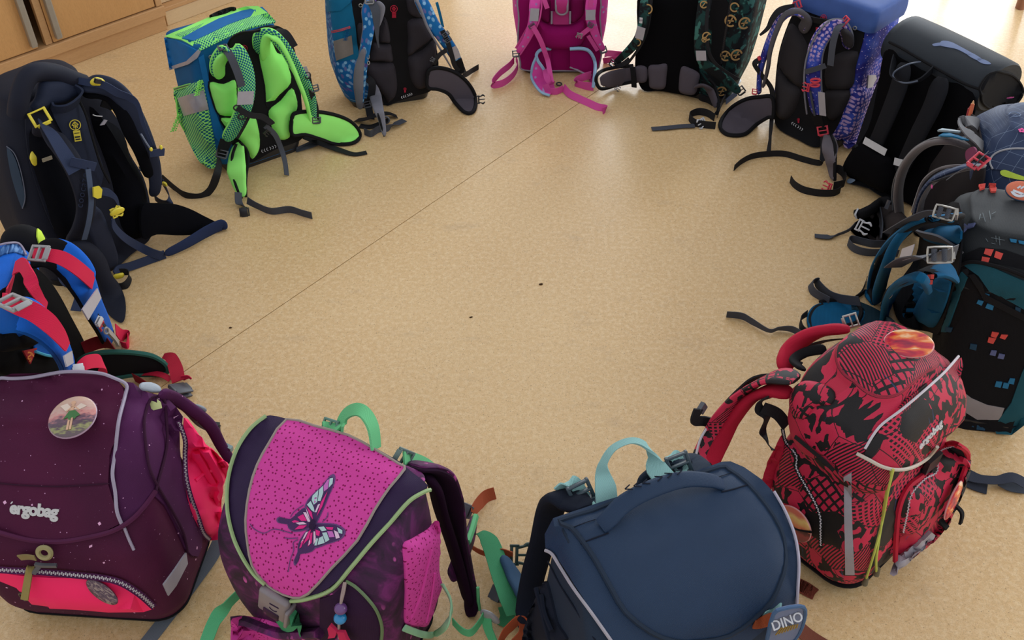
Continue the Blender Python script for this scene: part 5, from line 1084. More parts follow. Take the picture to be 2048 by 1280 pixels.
# ------------------------------------------------------------ 9 red and black printed rucksack
V('N')
m = NT('city_print'); u = m.uv(); v = m.vor(u, 17., 1., 'F1', 'MANHATTAN'); cs = m.n('ShaderNodeSeparateColor', i_0=v.outputs[1]); r1 = cs.outputs[0]; r2 = cs.outputs[1]
RD, BK, DR = hexc(194, 34, 70), hexc(15, 11, 15), hexc(120, 18, 40)
def grid(rot, sx_, sy_, gap):
    s_ = m.n('ShaderNodeSeparateXYZ', i_0=m.map(u, (sx_, sy_, 1), rot)); a = m.math('LESS_THAN', m.math('FRACT', s_.outputs[0]), gap); b = m.math('LESS_THAN', m.math('FRACT', s_.outputs[1]), gap); return m.math('MAXIMUM', a, b)
def strp(rot, f, gap): return m.math('LESS_THAN', m.math('FRACT', m.n('ShaderNodeSeparateXYZ', i_0=m.map(u, (f, f, 1), rot)).outputs[0]), gap)
wv = m.n('ShaderNodeTexWave', i_Vector=m.map(u, (1, 1, 1), 40), i_Scale=34., i_Distortion=5., i_Detail=1.).outputs[1]
p1 = m.mix(grid(18, 80, 60, .3), RD, BK); p2 = m.mix(grid(-25, 110, 150, .42), BK, RD); p3 = m.mix(strp(25, 210, .5), RD, BK); p4 = m.mix(m.step(wv, .45, .03), BK, RD)
blk = m.vor(m.map(u, (1.6, 1, 1), 30), 70., 1., 'F1', 'CHEBYCHEV'); bs = m.n('ShaderNodeSeparateColor', i_0=blk.outputs[1]).outputs[0]; p5 = m.mix(m.math('GREATER_THAN', bs, .5), BK, RD); blk2 = m.vor(m.map(u, (1, 1.8, 1), -20), 44., 1., 'F1', 'CHEBYCHEV'); p6 = m.mix(m.math('GREATER_THAN', m.n('ShaderNodeSeparateColor', i_0=blk2.outputs[1]).outputs[1], .48), RD, BK)
c = m.mix(m.math('GREATER_THAN', r1, .13), m.mix(m.noi(u, 12.), RD, hexc(176, 28, 56)), p1)
c = m.mix(m.math('GREATER_THAN', r1, .26), c, p5); c = m.mix(m.math('GREATER_THAN', r1, .58), c, p6); c = m.mix(m.math('GREATER_THAN', r1, .63), c, p2); c = m.mix(m.math('GREATER_THAN', r1, .76), c, BK); c = m.mix(m.math('GREATER_THAN', r1, .89), c, p3)
ed = m.vor(u, 17., 1., 'DISTANCE_TO_EDGE'); c = m.mix(m.step(ed.outputs[0], .012, .006, True), c, BK)
hl = m.noi(m.map(u, (9, .6, 1), 35), 18., 2); c = m.mix(m.math('MULTIPLY', m.step(hl, .72, .01), .6), c, hexc(40, 70, 120))
m.col(c); m.weave(.25); CITY = m.fin(.6, .4)
REDP = fab('red_piping_fabric', (184, 22, 54), .7, .3); WPIP = plas('white_piping', (206, 200, 208), .5); SLV = fab('silver_reflective_band', (160, 156, 166), .5, .5)
rb = Bag('backpack', 'red and black city print rucksack with round stickers and yellow green drawcord', (.56, 1.16), 222, -.08, 0)
loft(rb, 'base', [(0, -.105, .08, .015, .13, .04), (.014, -.125, .10, .0, .155, .05), (.03, -.135, .11, -.006, .165, .05)], M['black_fabric'], sub=3, reg=False, dome=.002)
loft(rb, 'body', [(.02, -.125, .10, .0, .155, .05), (.06, -.143, .122, -.008, .172, .05), (.16, -.155, .145, -.02, .18, .05), (.24, -.148, .138, -.02, .168, .045), (.29, -.135, .125, -.01, .15, .045), (.34, -.12, .115, .0, .14, .045)], CITY, dome=.02, wr=.006, ws=14, n=96, sub=8)
def rlid(v):
    k = (v.z - .30) / .15; v = v.copy(); v.z += .02 * math.sin(v.x * 18 + 1.2) * k - max(0, v.y - .08) * .3 * k; return v
loft(rb, 'lid', [(.30, -.14, .135, .0, .172, .05), (.33, -.155, .145, -.012, .184, .055), (.38, -.152, .142, -.012, .18, .055), (.42, -.135, .128, -.004, .168, .055), (.45, -.10, .095, .02, .14, .05)], CITY, dome=.016, fn=rlid, wr=.006, ws=13, n=96, sub=8, seed=3)
# lid flap hanging down over the front
drape(rb, 'lid_flap', [(1112, 240), (1105, 330), (1085, 430), (1050, 530), (1000, 610), (950, 660), (880, 690), (820, 688), (760, 665), (715, 635), (760, 560), (860, 440), (960, 350)], CITY, .004, smooth=2, reg=True)
tube(rb, 'lid_piping', [(1112, 242, 'h4'), (1040, 305, 'h4'), (960, 372, 'h4'), (870, 450, 'h4'), (790, 530, 'h4'), (722, 612, 'h4')], .0022, WPIP)
tube(rb, 'lid_piping', [(690, 628, 'h5'), (740, 655, 'h5'), (790, 682, 'h5'), (850, 694, 'h5'), (910, 683, 'h5'), (970, 650, 'h5'), (1010, 600, 'h5')], .003, plas('cream_piping', (200, 190, 176), .6))
text(rb, 'ergobag', (992, 556, 'h5'), (1030, 512, 'h5'), .020, M['white_plastic'], .0008, 'lettering', bold=.0006, flat=False)
m = NT('sticker_sunset'); u = m.uv(); n = m.noi(m.map(u, (1, 2.2, 1), -15), 1.6, 3, .5, .5); c = m.ramp(n, [(.3, hexc(120, 20, 60)), (.45, hexc(200, 40, 60)), (.55, hexc(235, 130, 60)), (.64, hexc(250, 215, 170)), (.75, hexc(214, 90, 150))]); m.col(c); STK1 = m.fin(.25, .6)
m = NT('sticker_landscape'); u = m.uv(); sy = m.n('ShaderNodeSeparateXYZ', i_0=u).outputs[1]; c = m.ramp(m.math('ADD', sy, m.math('MULTIPLY', m.noi(u, 5., 4), .25)), [(.2, hexc(110, 40, 50)), (.42, hexc(150, 60, 60)), (.55, hexc(60, 28, 34)), (.6, hexc(214, 110, 80)), (.85, hexc(228, 196, 120)), (1, hexc(206, 110, 90))]); m.col(c); STK2 = m.fin(.3, .5)
SRIM = plas('sticker_rim', (214, 150, 150), .4)
badge(rb, (890, 193, 'h8'), rb.Mi.to_3x3() @ Vector((0, 1, .25)), .039, .026, STK1, SRIM, 'round_sticker', nrm=rb.Mi.to_3x3() @ Vector((.02, -.25, 1)))
badge(rb, (440, 915, 'h5'), (436, 850, 'h5'), .033, .036, STK2, SRIM, 'round_sticker')
tube(rb, 'seam', [(385, 885, 'h10'), (440, 925, 'h10'), (515, 945, 'h10')], .0022, M['black_fabric'])
# side pocket, zip, reflector strips
zipper(rb, 'side_zip', [(392, 530, 'h4'), (405, 590, 'h4'), (445, 640, 'h4'), (445, 690, 'h4'), (480, 760, 'h4'), (520, 830, 'h4'), (542, 890, 'h4'), (545, 950, 'h4'), (545, 1015, 'h4')], .0038, WPIP, tape=M['black_fabric'])
drape(rb, 'reflector_strip', [(637, 728), (668, 710), (668, 850), (672, 980), (680, 1130), (642, 1130), (640, 980), (638, 850)], SLV, .003, smooth=0)
drape(rb, 'front_pocket', [(870, 840), (905, 770), (980, 720), (1010, 650), (1060, 605), (1110, 600), (1140, 650), (1125, 740), (1080, 850), (1040, 930), (960, 1010), (850, 1075), (862, 960)], CITY, .004, puff=.02, reg=True, dens=20)
tube(rb, 'pocket_piping', [(850, 1075, 'h3'), (845, 960, 'h3'), (858, 850, 'h3'), (895, 770, 'h3'), (960, 715, 'h3'), (1005, 640, 'h3'), (1055, 595, 'h3'), (1110, 592, 'h3'), (1140, 640, 'h3'), (1128, 740, 'h3'), (1080, 850, 'h3')], .005, REDP)
zipper(rb, 'pocket_zip', [(878, 950, 'h6'), (888, 880, 'h6'), (905, 800, 'h6'), (960, 745, 'h6'), (1010, 705, 'h6'), (1030, 640, 'h6'), (1070, 610, 'h6'), (1120, 615, 'h6')], .0035, WPIP)
drape(rb, 'reflector_strip', [(825, 1132), (850, 1062), (930, 1005), (985, 950), (1000, 975), (945, 1045), (890, 1098)], SLV, .008, smooth=0)
bd, fr = badge(rb, (1060, 810, 'h12'), (1090, 740, 'h12'), .018, .036, STK1, SRIM, 'round_sticker')
for P in ([(820, 690, 'h8'), (795, 800, 'h6'), (780, 920, 'h5'), (760, 1050, 'h5'), (755, 1110, 'h7')], [(828, 690, 'h8'), (810, 780, 'h6'), (785, 900, 'h5'), (750, 1040, 'h5'), (715, 1145, 'h7')]):
    tube(rb, 'drawcord', P, .0022, fab('yellow_green_cord', (188, 196, 92)))
for q in ((757, 1108, 'h8'), (715, 1143, 'h8')):
    c0 = rb.p(q); bm = bmesh.new(); bmesh.ops.create_cone(bm, cap_ends=True, segments=10, radius1=.0055, radius2=.0035, depth=.018, matrix=Matrix.Translation(c0)); link('cord_end', bm, fab('cord_end_olive', (108, 100, 80)), rb)
ribbon(rb, 'zip_pull', [(1098, 815, 'h14'), (1092, 860, 'h14'), (1088, 905, 'h14')], .009, M['black_fabric'], t=.004); ribbon(rb, 'zip_pull', [(1068, 845, 'h14'), (1058, 880, 'h14'), (1052, 918, 'h14')], .011, M['black_fabric'], t=.004)
ribbon(rb, 'front_buckle', [(950, 690, 'h10'), (1000, 640, 'h12')], .03, M['black_plastic'], t=.008, side='z')
web(rb, 'lid_drawstring', [(440, 560, 'h4'), (500, 610, 'h4'), (560, 660, 'h4'), (600, 700, 'h4')], .008, M['black_web'], 'z')
# straps towards the ring centre
drape(rb, 'lid_bunch', [(430, 370), (480, 335), (560, 350), (600, 385), (585, 430), (520, 440), (470, 490), (425, 470), (415, 420)], CITY, .003, puff=.006)
def hp(L): return L
s1 = ribbon(rb, 'shoulder_strap', [(440, 330, -.01), (350, 315, -.05), (240, 370, -.085), (150, 470, -.10), (90, 590, -.10), (40, 700, -.08)], [.045, .05, .05, .05, .046, .04], CITY, puff=.012, side=[Vector((1, -.25, -.2))])
ribbon(rb, 'lining', [(420, 390, -.012), (340, 372, -.045), (250, 410, -.075), (175, 500, -.09), (120, 600, -.09), (75, 690, -.075)], [.03, .034, .03, .028, .03, .03], fab('red_mesh_lining', (176, 26, 52), .9, .2), puff=.018, side=[Vector((1, -.25, -.2))], parent=s1)
tube(rb, 'strap_piping', [(140, 445, -.115), (90, 500, -.115), (45, 570, -.11), (25, 640, -.1)], .0022, WPIP)
web(rb, 'adjuster_webbing', [(420, 320, -.05), (350, 305, -.075), (270, 325, -.095), (210, 380, -.11), (150, 445, -.118)], [.02, .022, .026, .03, .03], M['black_web'], Vector((1, -.3, .3)), parent=s1, t=.003)
ladder(rb, (405, 308, -.075), (440, 300, -.06), .024, .03, M['black_plastic'], parent=s1)
web(rb, 'sternum_strap', [(95, 510, -.115), (60, 500, -.125), (20, 495, -.13), (35, 450, -.13)], .018, M['black_web'], Vector((0, -.2, 1)), t=.004)
ribbon(rb, 'sternum_clip', [(40, 462, -.13), (60, 430, -.132)], .015, M['grey_plastic'], t=.008, side=Vector((1, 0, .3))); ribbon(rb, 'lime_tab', [(46, 455, -.136), (54, 440, -.136)], .008, fab('lime_small', (150, 170, 80)), t=.003, side=Vector((1, 0, .3)))
s2 = ribbon(rb, 'shoulder_strap', [(660, 120, -.02), (560, 125, -.05), (470, 160, -.07), (410, 220, -.075), (385, 290, -.06)], [.036, .04, .04, .036, .03], fab('red_strap', (182, 28, 56)), puff=.02, side=[Vector((1, -.3, .2))])
web(rb, 'adjuster_webbing', [(640, 160, -.03), (560, 170, -.055), (480, 200, -.07), (430, 240, -.075), (460, 270, -.06)], .016, M['black_web'], Vector((1, -.3, .3)), parent=s2)
ladder(rb, (665, 85, -.03), (700, 75, -.02), .02, .024, M['steel'], parent=s2)
drape(rb, 'back_panel', [(385, 560), (345, 640), (308, 735), (330, 800), (350, 710), (385, 630)], REDP, .003, puff=.006)
ribbon(rb, 'carry_handle', [(470, 290, -.02), (430, 250, -.05), (480, 215, -.05), (560, 200, -.02)], .018, M['black_fabric'], puff=.008, side='y')
web(rb, 'lower_webbing', [(330, 400, -.04), (290, 420, -.05), (285, 450, -.05), (320, 480, -.04), (300, 540, -.05), (320, 590, -.03), (345, 620, -.015)], .018, M['black_web'], 'face')
web(rb, 'lower_webbing', [(300, 445, -.045), (360, 470, -.03), (400, 520, -.015)], .02, M['black_web'], 'face')
web(rb, 'lower_webbing', [(450, 1175, 'f'), (480, 1190, 'f'), (515, 1215, 'f')], .026, webbing('rust_webbing', (120, 56, 42)), 'flat')
# webbing of the neighbouring pack lying at the right edge of the floor
V('W')
web(rb, 'waist_webbing', [(1090, 240, 'z', .004), (1160, 280, 'z', .008), (1230, 300, 'z', .012), (1330, 305, 'z', .016), (1420, 290, 'z', .02), (1500, 330, 'z', .02)], [.03, .03, .022, .02, .026, .026], webbing('slate_webbing', (52, 58, 74)), 'flat')
web(rb, 'waist_webbing', [(1110, 300, 'f'), (1180, 335, 'f'), (1262, 362, 'f')], .026, webbing('slate_webbing_dark', (44, 50, 64)), 'flat')
web(rb, 'waist_webbing', [(1330, 310, 'z', .012), (1400, 345, 'z', .005), (1500, 360, 'z', .005)], .024, webbing('slate_webbing_2', (60, 68, 82)), 'flat')
# ------------------------------------------------------------ 10 plain dark blue satchel
V('M')
DKB = fab('dark_blue_fabric', (22, 47, 76), .6, .35, var=.06); DKN = fab('navy_side_fabric', (30, 44, 62), .8, .3); AQW = webbing('aqua_webbing', (156, 206, 204)); DKV = fab('ink_navy', (22, 28, 42), .9, .2)
db = Bag('school_satchel', 'plain dark blue satchel with pale aqua webbing handle and embroidered tag, front of ring', (.193, .93), 199, .02, .0)
def dfn(v):
    v = v.copy()
    if v.z > .25: v.x *= 1 - (v.z - .25) * .1
    return v
loft(db, 'base', [(0, -.12, .12, .01, .19, .04), (.02, -.13, .13, 0, .2, .04)], M['black_plastic'], sub=2, reg=False, dome=.002)
loft(db, 'body', [(.012, -.125, .125, .002, .195, .04), (.1, -.146, .165, 0, .215, .04), (.22, -.16, .165, 0, .22, .04), (.27, -.162, .161, 0, .212, .04), (.31, -.162, .155, 0, .19, .035), (.345, -.16, .148, 0, .145, .03), (.365, -.157, .14, 0, .095, .025), (.375, -.154, .138, 0, .05, .018)], DKN, dome=.003, n=96, sub=8)
drape(db, 'lid', [(262, 545), (700, 400), (1290, 205), (1340, 200), (1420, 235), (1530, 310), (1610, 400), (1680, 530), (1740, 680), (1755, 800), (1745, 1000), (1730, 1060), (1650, 1130), (1560, 1200), (1450, 1290), (1100, 1300), (620, 1290), (480, 1080), (360, 880), (290, 770), (225, 720), (220, 640)], DKB, .004, smooth=0, reg=True, dens=26)
LIDP = [(300, 560), (500, 500), (700, 420), (1000, 325), (1270, 235), (1330, 250), (1440, 330), (1560, 470), (1640, 600), (1672, 720), (1668, 830), (1640, 930), (1590, 1040), (1480, 1150), (1330, 1250), (1150, 1285), (1000, 1285), (850, 1230), (700, 1110), (620, 980), (520, 800), (440, 680), (370, 600)]
drape(db, 'lid_panel', LIDP, DKB, .003, puff=.006, reg=True, smooth=2, dens=26, edge=(.0038, DKN))
tube(db, 'seam', [(430, 695, 'h1'), (500, 665, 'h1'), (600, 630, 'h1')], .0012, DKV); tube(db, 'seam', [(1290, 380, 'h1'), (1370, 360, 'h1'), (1450, 335, 'h1')], .0012, DKV)
tube(db, 'stitching', [(385, 595, 'h1'), (450, 570, 'h1'), (520, 548, 'h1')], .0006, DKV, n=3); tube(db, 'stitching', [(1225, 300, 'h1'), (1300, 280, 'h1'), (1350, 262, 'h1')], .0006, DKV, n=3)
gh = ribbon(db, 'grab_handle', [(555, 590, 'h2'), (590, 570, 'h8'), (700, 500, 'h20'), (860, 430, 'h26'), (1050, 375, 'h24'), (1200, 345, 'h14'), (1270, 340, 'h6'), (1292, 338, 'h2')], [.024, .026, .027, .027, .026, .024, .022, .02], DKB, puff=.008, side=[Vector((-.25, 1, -.35))], ends=False)
fr = frame_at(db, (890, 395, 'h30'), right=(1050, 345, 'h30'))
flatshape(None, fr, [b_ for i, (x, sg) in enumerate(((-.052, 1), (-.038, 1), (-.024, 1), (.008, -1), (.024, -1), (.040, -1))) for b_ in (bar(x, 0, x + sg * .010, .005, .0016), bar(x, 0, x + sg * .010, -.005, .0016))], DKV, 'embossed_chevrons', 1, .001, parent=gh, lift=.003)
tube(db, 'side_piping', [(228, 728, 'h4'), (270, 752, 'h4'), (320, 830, 'h4'), (400, 960, 'h4'), (500, 1110, 'h4'), (620, 1290, 'h4')], .0026, SLV)
tube(db, 'lid_piping', [(1605, 380, 'h4'), (1670, 500, 'h4'), (1730, 650, 'h4'), (1756, 800, 'h4'), (1748, 950, 'h4'), (1735, 1060, 'h4')], .0024, plas('lilac_piping', (176, 170, 186), .4))
tube(db, 'side_seam', [(235, 800, 'h1'), (300, 930, 'h1'), (400, 1090, 'h1'), (520, 1280, 'h1')], .0012, DKV)
drape(db, 'side_pocket', [(210, 940), (235, 930), (270, 1060), (300, 1180), (350, 1290), (110, 1300), (130, 1130), (170, 1040)], DKV, .004, puff=.012, dens=16)
for P in ([(215, 960, 'h14'), (250, 1060, 'h16'), (280, 1180, 'h16'), (300, 1280, 'h14')], [(240, 990, 'h12'), (265, 1100, 'h14'), (310, 1210, 'h14')]): tube(db, 'pocket_fold', P, .004, DKV)
ls = ribbon(db, 'shoulder_strap', [(450, 480, -.002), (380, 430, -.03), (300, 400, -.05), (250, 480, -.07), (200, 680, -.075), (150, 850, -.07), (110, 1030, -.055), (80, 1180, -.03)], [.05, .052, .052, .05, .046, .044, .04, .03], DKV, puff=.018, side=[Vector((1, 0, 0))])
ribbon(db, 'strap_top', [(480, 490, -.004), (420, 440, -.03), (340, 400, -.045), (280, 400, -.05)], [.05, .052, .05, .04], DKN, puff=.014, side=Vector((1, -.1, 0)), parent=ls)
rs = ribbon(db, 'shoulder_strap', [(1130, 300, -.002), (1110, 230, -.03), (1060, 190, -.045), (930, 250, -.05), (850, 320, -.05), (800, 400, -.04)], [.06, .06, .056, .05, .044, .036], DKN, puff=.016, side=[Vector((1, 0, 0))])
def aqua(c, u_, P, par):
    web(db, 'strap_webbing', P, .021, AQW, Vector((1, -.12, 0)), t=.003, parent=par)
    ladder(db, c, u_, .031, .036, fab('slate_plastic', (58, 74, 84), .4, .5), t=.008, parent=par)
    ce = db.p(c); ue = (db.p(u_) - ce).normalized()
aqua((432, 380, -.035), (395, 300, -.045), [(490, 475, -.004), (455, 425, -.028), (425, 370, -.042), (385, 320, -.05), (335, 335, -.055), (300, 370, -.055)], ls)
aqua((1030, 210, -.03), (1005, 140, -.04), [(1070, 300, -.004), (1050, 250, -.024), (1030, 205, -.038), (1005, 160, -.046), (960, 165, -.052)], rs)
for c_, cy in (((425, 345), 0), ((445, 385), 0)): pass
ribbon(db, 'webbing_loop', [(385, 345, -.055), (455, 320, -.055)], .009, AQW, puff=.006, side='z', parent=ls, rnd=True); ribbon(db, 'webbing_loop', [(405, 390, -.045), (475, 362, -.045)], .012, AQW, puff=.006, side='z', parent=ls, rnd=True)
ribbon(db, 'webbing_loop', [(975, 170, -.052), (1055, 155, -.052)], .009, AQW, puff=.006, side='z', parent=rs, rnd=True); ribbon(db, 'webbing_loop', [(990, 212, -.045), (1068, 190, -.045)], .012, AQW, puff=.006, side='z', parent=rs, rnd=True)
ribbon(db, 'carry_handle', [(590, 445, -.004), (582, 350, -.02), (565, 270, -.035), (570, 200, -.04), (630, 110, -.04), (735, 65, -.04), (820, 90, -.04), (870, 160, -.04), (890, 230, -.03), (970, 325, -.004)], [.033, .032, .022, .012, .010, .009, .010, .014, .032, .034], AQW, t=.004, side=[Vector((1, 0, 0)), Vector((1, 0, 0)), Vector((1, -.2, 0)), Vector((.6, -.7, .5)), Vector((.1, -1, .6)), Vector((0, -1, .6)), Vector((-.2, -1, .5)), Vector((.9, -.6, .2)), Vector((1, 0, 0)), Vector((1, 0, 0))])
tag = drape(db, 'embroidered_tag', [(1600, 1110), (1650, 1080), (1760, 1062), (1792, 1085), (1785, 1150), (1755, 1230), (1700, 1285), (1570, 1300), (1570, 1220)], fab('tag_grey_blue', (112, 122, 150)), .003, plane=.235, smooth=2, edge=(.0028, fab('tag_border', (70, 96, 130))))
text(db, 'DINO', (1690, 1168, .2445), (1770, 1140, .2445), .018, M['white_plastic'], .0008, 'embroidered_lettering', tag, bold=.0002, shear=.0)
gt = fab('gold_thread', (150, 120, 50))
for i in range(8): ribbon(db, 'gold_embroidery', [(1620 + i * 18, 1250 - i * 6, .2425), (1655 + i * 14, 1205 - i * 3, .2425)], .0022, gt, t=.0008, parent=tag)
ribbon(db, 'tag_loop', [(1535, 1125, 'h3'), (1600, 1108, 'h6'), (1650, 1085, .225)], .014, AQW, t=.002, side='z'); ribbon(db, 'rust_tab', [(1480, 1180, 'h3'), (1540, 1160, 'h4'), (1595, 1150, .225)], .016, webbing('rust_tab', (170, 84, 48)), t=.002, side='z')
# its belt and webbing on the floor at the left
V('U')
GRW = webbing('mint_webbing', (96, 196, 138)); RUST = webbing('rust_belt', (178, 84, 50)); GRN = webbing('green_webbing', (66, 152, 104))
web(db, 'rust_webbing', [(630, 1180, 'z', .05), (560, 1120, 'z', .06), (470, 1190, 'z', .05), (420, 1260, 'z', .04), (400, 1330, 'z', .03)], .03, RUST, 'z')
web(db, 'rust_webbing', [(570, 1060, 'z', .07), (600, 1120, 'z', .06), (590, 1220, 'z', .05), (520, 1300, 'z', .04)], .026, RUST, 'face')
V('full')
web(db, 'lower_webbing', [(1585, 1245, 'z', .03), (1620, 1275, 'z', .01), (1660, 1300, 'f')], .03, webbing('rust_lower', (120, 62, 44)), 'flat')
web(db, 'lower_webbing', [(1590, 1165, 'f'), (1610, 1178, 'f'), (1630, 1188, 'f')], .026, webbing('rust_lower_2', (128, 60, 44)), 'flat')
# ------------------------------------------------------------ 11 magenta butterfly satchel
V('K')
DOTM = dots('dotted_magenta', (206, 66, 154), (132, 10, 80), 118, .17, rnd=.75); PUR = fab('deep_purple_satin', (38, 14, 58), .6, .3); PEA = plas('pale_green_piping', (150, 176, 122), .5)
m = NT('purple_floral'); u = m.obj(); n = m.noi(u, 18., 4, .6, 1.2); c = m.ramp(n, [(.35, hexc(30, 10, 34)), (.5, hexc(62, 14, 60)), (.66, hexc(112, 30, 100)), (.8, hexc(70, 30, 96))]); v = m.vor(m.map(u, (1, 1, .4), 25), 70., 1., dim='3D'); msk = m.step(m.noi(u, 9., 2), .56, .03); c = m.mix(m.math('MULTIPLY', m.step(v.outputs[0], .25, .03, True), msk), c, hexc(196, 84, 160)); m.col(c); m.weave(.25); FLOR = m.fin(.65, .35)
MINT = webbing('mint_handle_webbing', (112, 202, 140))
bf = Bag('school_satchel', 'magenta dotted satchel with large embroidered butterfly, grey clasp and mint green handle', (-.243, 1.012), 154, .02, .0)
def bfn(v):
    v = v.copy(); k = max(0, v.z - .2) / .18; v.z -= 0; return v
loft(bf, 'base', [(0, -.12, .11, .01, .17, .04), (.02, -.135, .12, 0, .18, .04)], M['black_fabric'], sub=2, reg=False, dome=.002)
loft(bf, 'body', [(.012, -.13, .12, .002, .17, .04), (.1, -.153, .138, 0, .19, .045), (.2, -.16, .15, 0, .20, .05), (.28, -.16, .155, 0, .195, .055), (.32, -.157, .152, 0, .17, .05), (.357, -.152, .146, 0, .13, .045), (.38, -.145, .14, 0, .085, .035), (.392, -.14, .133, 0, .045, .02)], FLOR, dome=.004, n=96, sub=8, wr=.0015)
drape(bf, 'lid', [(330, 92), (410, 108), (560, 140), (740, 190), (880, 262), (1010, 338), (1090, 400), (1155, 455), (1120, 500), (1010, 600), (900, 730), (780, 880), (640, 1000), (520, 1055), (440, 1065), (350, 1010), (290, 970), (210, 870), (140, 740), (105, 600), (100, 480), (130, 330), (200, 190), (270, 110)], PUR, .005, smooth=2, reg=True, dens=26)
drape(bf, 'lid_panel', [(412, 108), (560, 142), (740, 190), (880, 265), (1010, 345), (1040, 372), (960, 470), (880, 590), (790, 750), (650, 900), (530, 1030), (450, 1050), (350, 1010), (290, 960), (230, 880), (205, 760), (195, 640), (215, 480), (255, 350), (320, 230)], DOTM, .003, smooth=2, reg=True, dens=26, edge=(.0022, plas('tan_piping', (150, 136, 128), .5)))
tube(bf, 'lid_piping', [(300, 92, 'h4'), (220, 160, 'h4'), (150, 270, 'h4'), (108, 420, 'h4'), (102, 580, 'h4'), (130, 720, 'h4'), (180, 830, 'h4'), (240, 920, 'h4'), (300, 975, 'h4')], .0032, PEA)
tube(bf, 'lid_piping', [(440, 1062, 'h4'), (520, 1052, 'h4'), (640, 998, 'h4'), (760, 890, 'h4'), (860, 770, 'h4'), (960, 660, 'h4'), (1060, 545, 'h4'), (1130, 490, 'h4'), (1165, 478, 'h4')], .0032, PEA)
# butterfly embroidery
BE = fab('embroidery_edge', (104, 72, 122)); BD = fab('embroidery_dark', (46, 26, 60)); BM2 = fab('embroidery_mid', (74, 46, 92)); BW = [fab('wing_mint', (176, 206, 206), var=.04), fab('wing_pink', (222, 44, 132), var=.04), fab('wing_mauve', (196, 108, 186), var=.04), fab('wing_pale', (222, 190, 214), var=.04)]
W1 = [(550, 665), (528, 610), (512, 560), (545, 510), (590, 470), (640, 410), (662, 410), (660, 450), (630, 520), (600, 590), (570, 650)]
W2 = [(560, 665), (600, 660), (670, 665), (712, 690), (715, 715), (690, 745), (620, 768), (575, 785), (540, 780), (545, 720)]
W3 = [(545, 665), (510, 690), (450, 700), (420, 680), (415, 662), (370, 655), (362, 635), (380, 625), (430, 636), (470, 600), (510, 575), (530, 620)]
W4 = [(545, 675), (500, 720), (472, 770), (470, 810), (450, 855), (458, 878), (475, 850), (482, 820), (520, 815), (560, 790), (555, 720)]
bfl = None
for w_ in (W1, W2, W3, W4):
    cx = sum(p_[0] for p_ in w_) / len(w_); cy = sum(p_[1] for p_ in w_) / len(w_)
    o_ = drape(bf, 'butterfly_wing', [(cx + (x - cx) * 1.07, cy + (y - cy) * 1.07) for x, y in w_], BE, .001, smooth=2, dens=9)
    drape(bf, 'wing_base', [(cx + (x - cx) * .95, cy + (y - cy) * .95) for x, y in w_], BM2, .0016, smooth=2, dens=9, parent=o_)
def cell(mt, *pts): drape(bf, 'wing_cell', list(pts), BW[mt], .0024, smooth=0, dens=5)
for mt, q in ((0, ((640, 422), (658, 418), (655, 448), (635, 470))), (2, ((628, 430), (638, 425), (630, 475), (610, 490), (608, 460))), (0, ((605, 460), (606, 495), (592, 540), (578, 540), (585, 480))), (0, ((550, 512), (580, 482), (574, 545), (556, 560), (545, 535))), (1, ((596, 545), (628, 490), (600, 570), (572, 620))), (0, ((520, 560), (540, 540), (556, 575), (560, 600), (545, 590))), (1, ((518, 570), (545, 600), (552, 640), (535, 615))), (3, ((578, 560), (590, 555), (570, 600), (562, 600))), (2, ((560, 520), (572, 520), (566, 548), (558, 552))),
               (0, ((680, 680), (708, 695), (708, 715), (690, 710))), (3, ((664, 695), (685, 705), (695, 735), (675, 740))), (1, ((620, 678), (660, 680), (655, 695), (628, 690))), (0, ((580, 678), (610, 675), (625, 695), (600, 700))), (2, ((628, 700), (655, 700), (668, 730), (640, 732))), (0, ((602, 708), (625, 705), (640, 745), (620, 758))), (0, ((585, 735), (605, 725), (615, 762), (578, 772))), (1, ((566, 690), (590, 700), (585, 725), (570, 720))), (3, ((556, 700), (564, 700), (568, 750), (556, 770))), (0, ((572, 735), (580, 740), (572, 775), (560, 775))),
               (1, ((470, 625), (500, 610), (520, 645), (490, 645))), (3, ((500, 600), (515, 600), (540, 650), (525, 650))), (3, ((460, 655), (500, 650), (520, 662), (480, 665))), (1, ((480, 668), (520, 668), (500, 685), (455, 690))), (3, ((515, 580), (525, 600), (535, 635), (522, 610))), (1, ((455, 640), (480, 648), (450, 655), (440, 648))),
               (1, ((530, 700), (542, 690), (530, 740), (500, 770))), (3, ((515, 705), (528, 700), (500, 750), (488, 760))), (1, ((540, 710), (550, 705), (545, 760), (525, 780))), (3, ((538, 720), (545, 715), (535, 770), (528, 775))), (1, ((500, 735), (508, 735), (490, 785), (480, 790)))):
    cell(mt, *q)
for P in ([(548, 640), (552, 665), (545, 690)],): ribbon(bf, 'butterfly_body', [(x, y, 'h4') for x, y in P], .012, BD, puff=.004)
for P in ([(470, 745), (445, 760), (448, 800), (430, 850), (418, 915)], [(215, 660), (240, 690), (290, 710), (340, 688), (400, 700), (440, 712)], [(400, 735), (430, 738), (470, 735)], [(600, 650), (625, 625), (630, 600)], [(500, 560), (470, 580), (445, 600), (430, 625)]):
    tube(bf, 'stitched_swirl', [(x, y, 'h1') for x, y in P], .0007, BE, n=4, k=4)
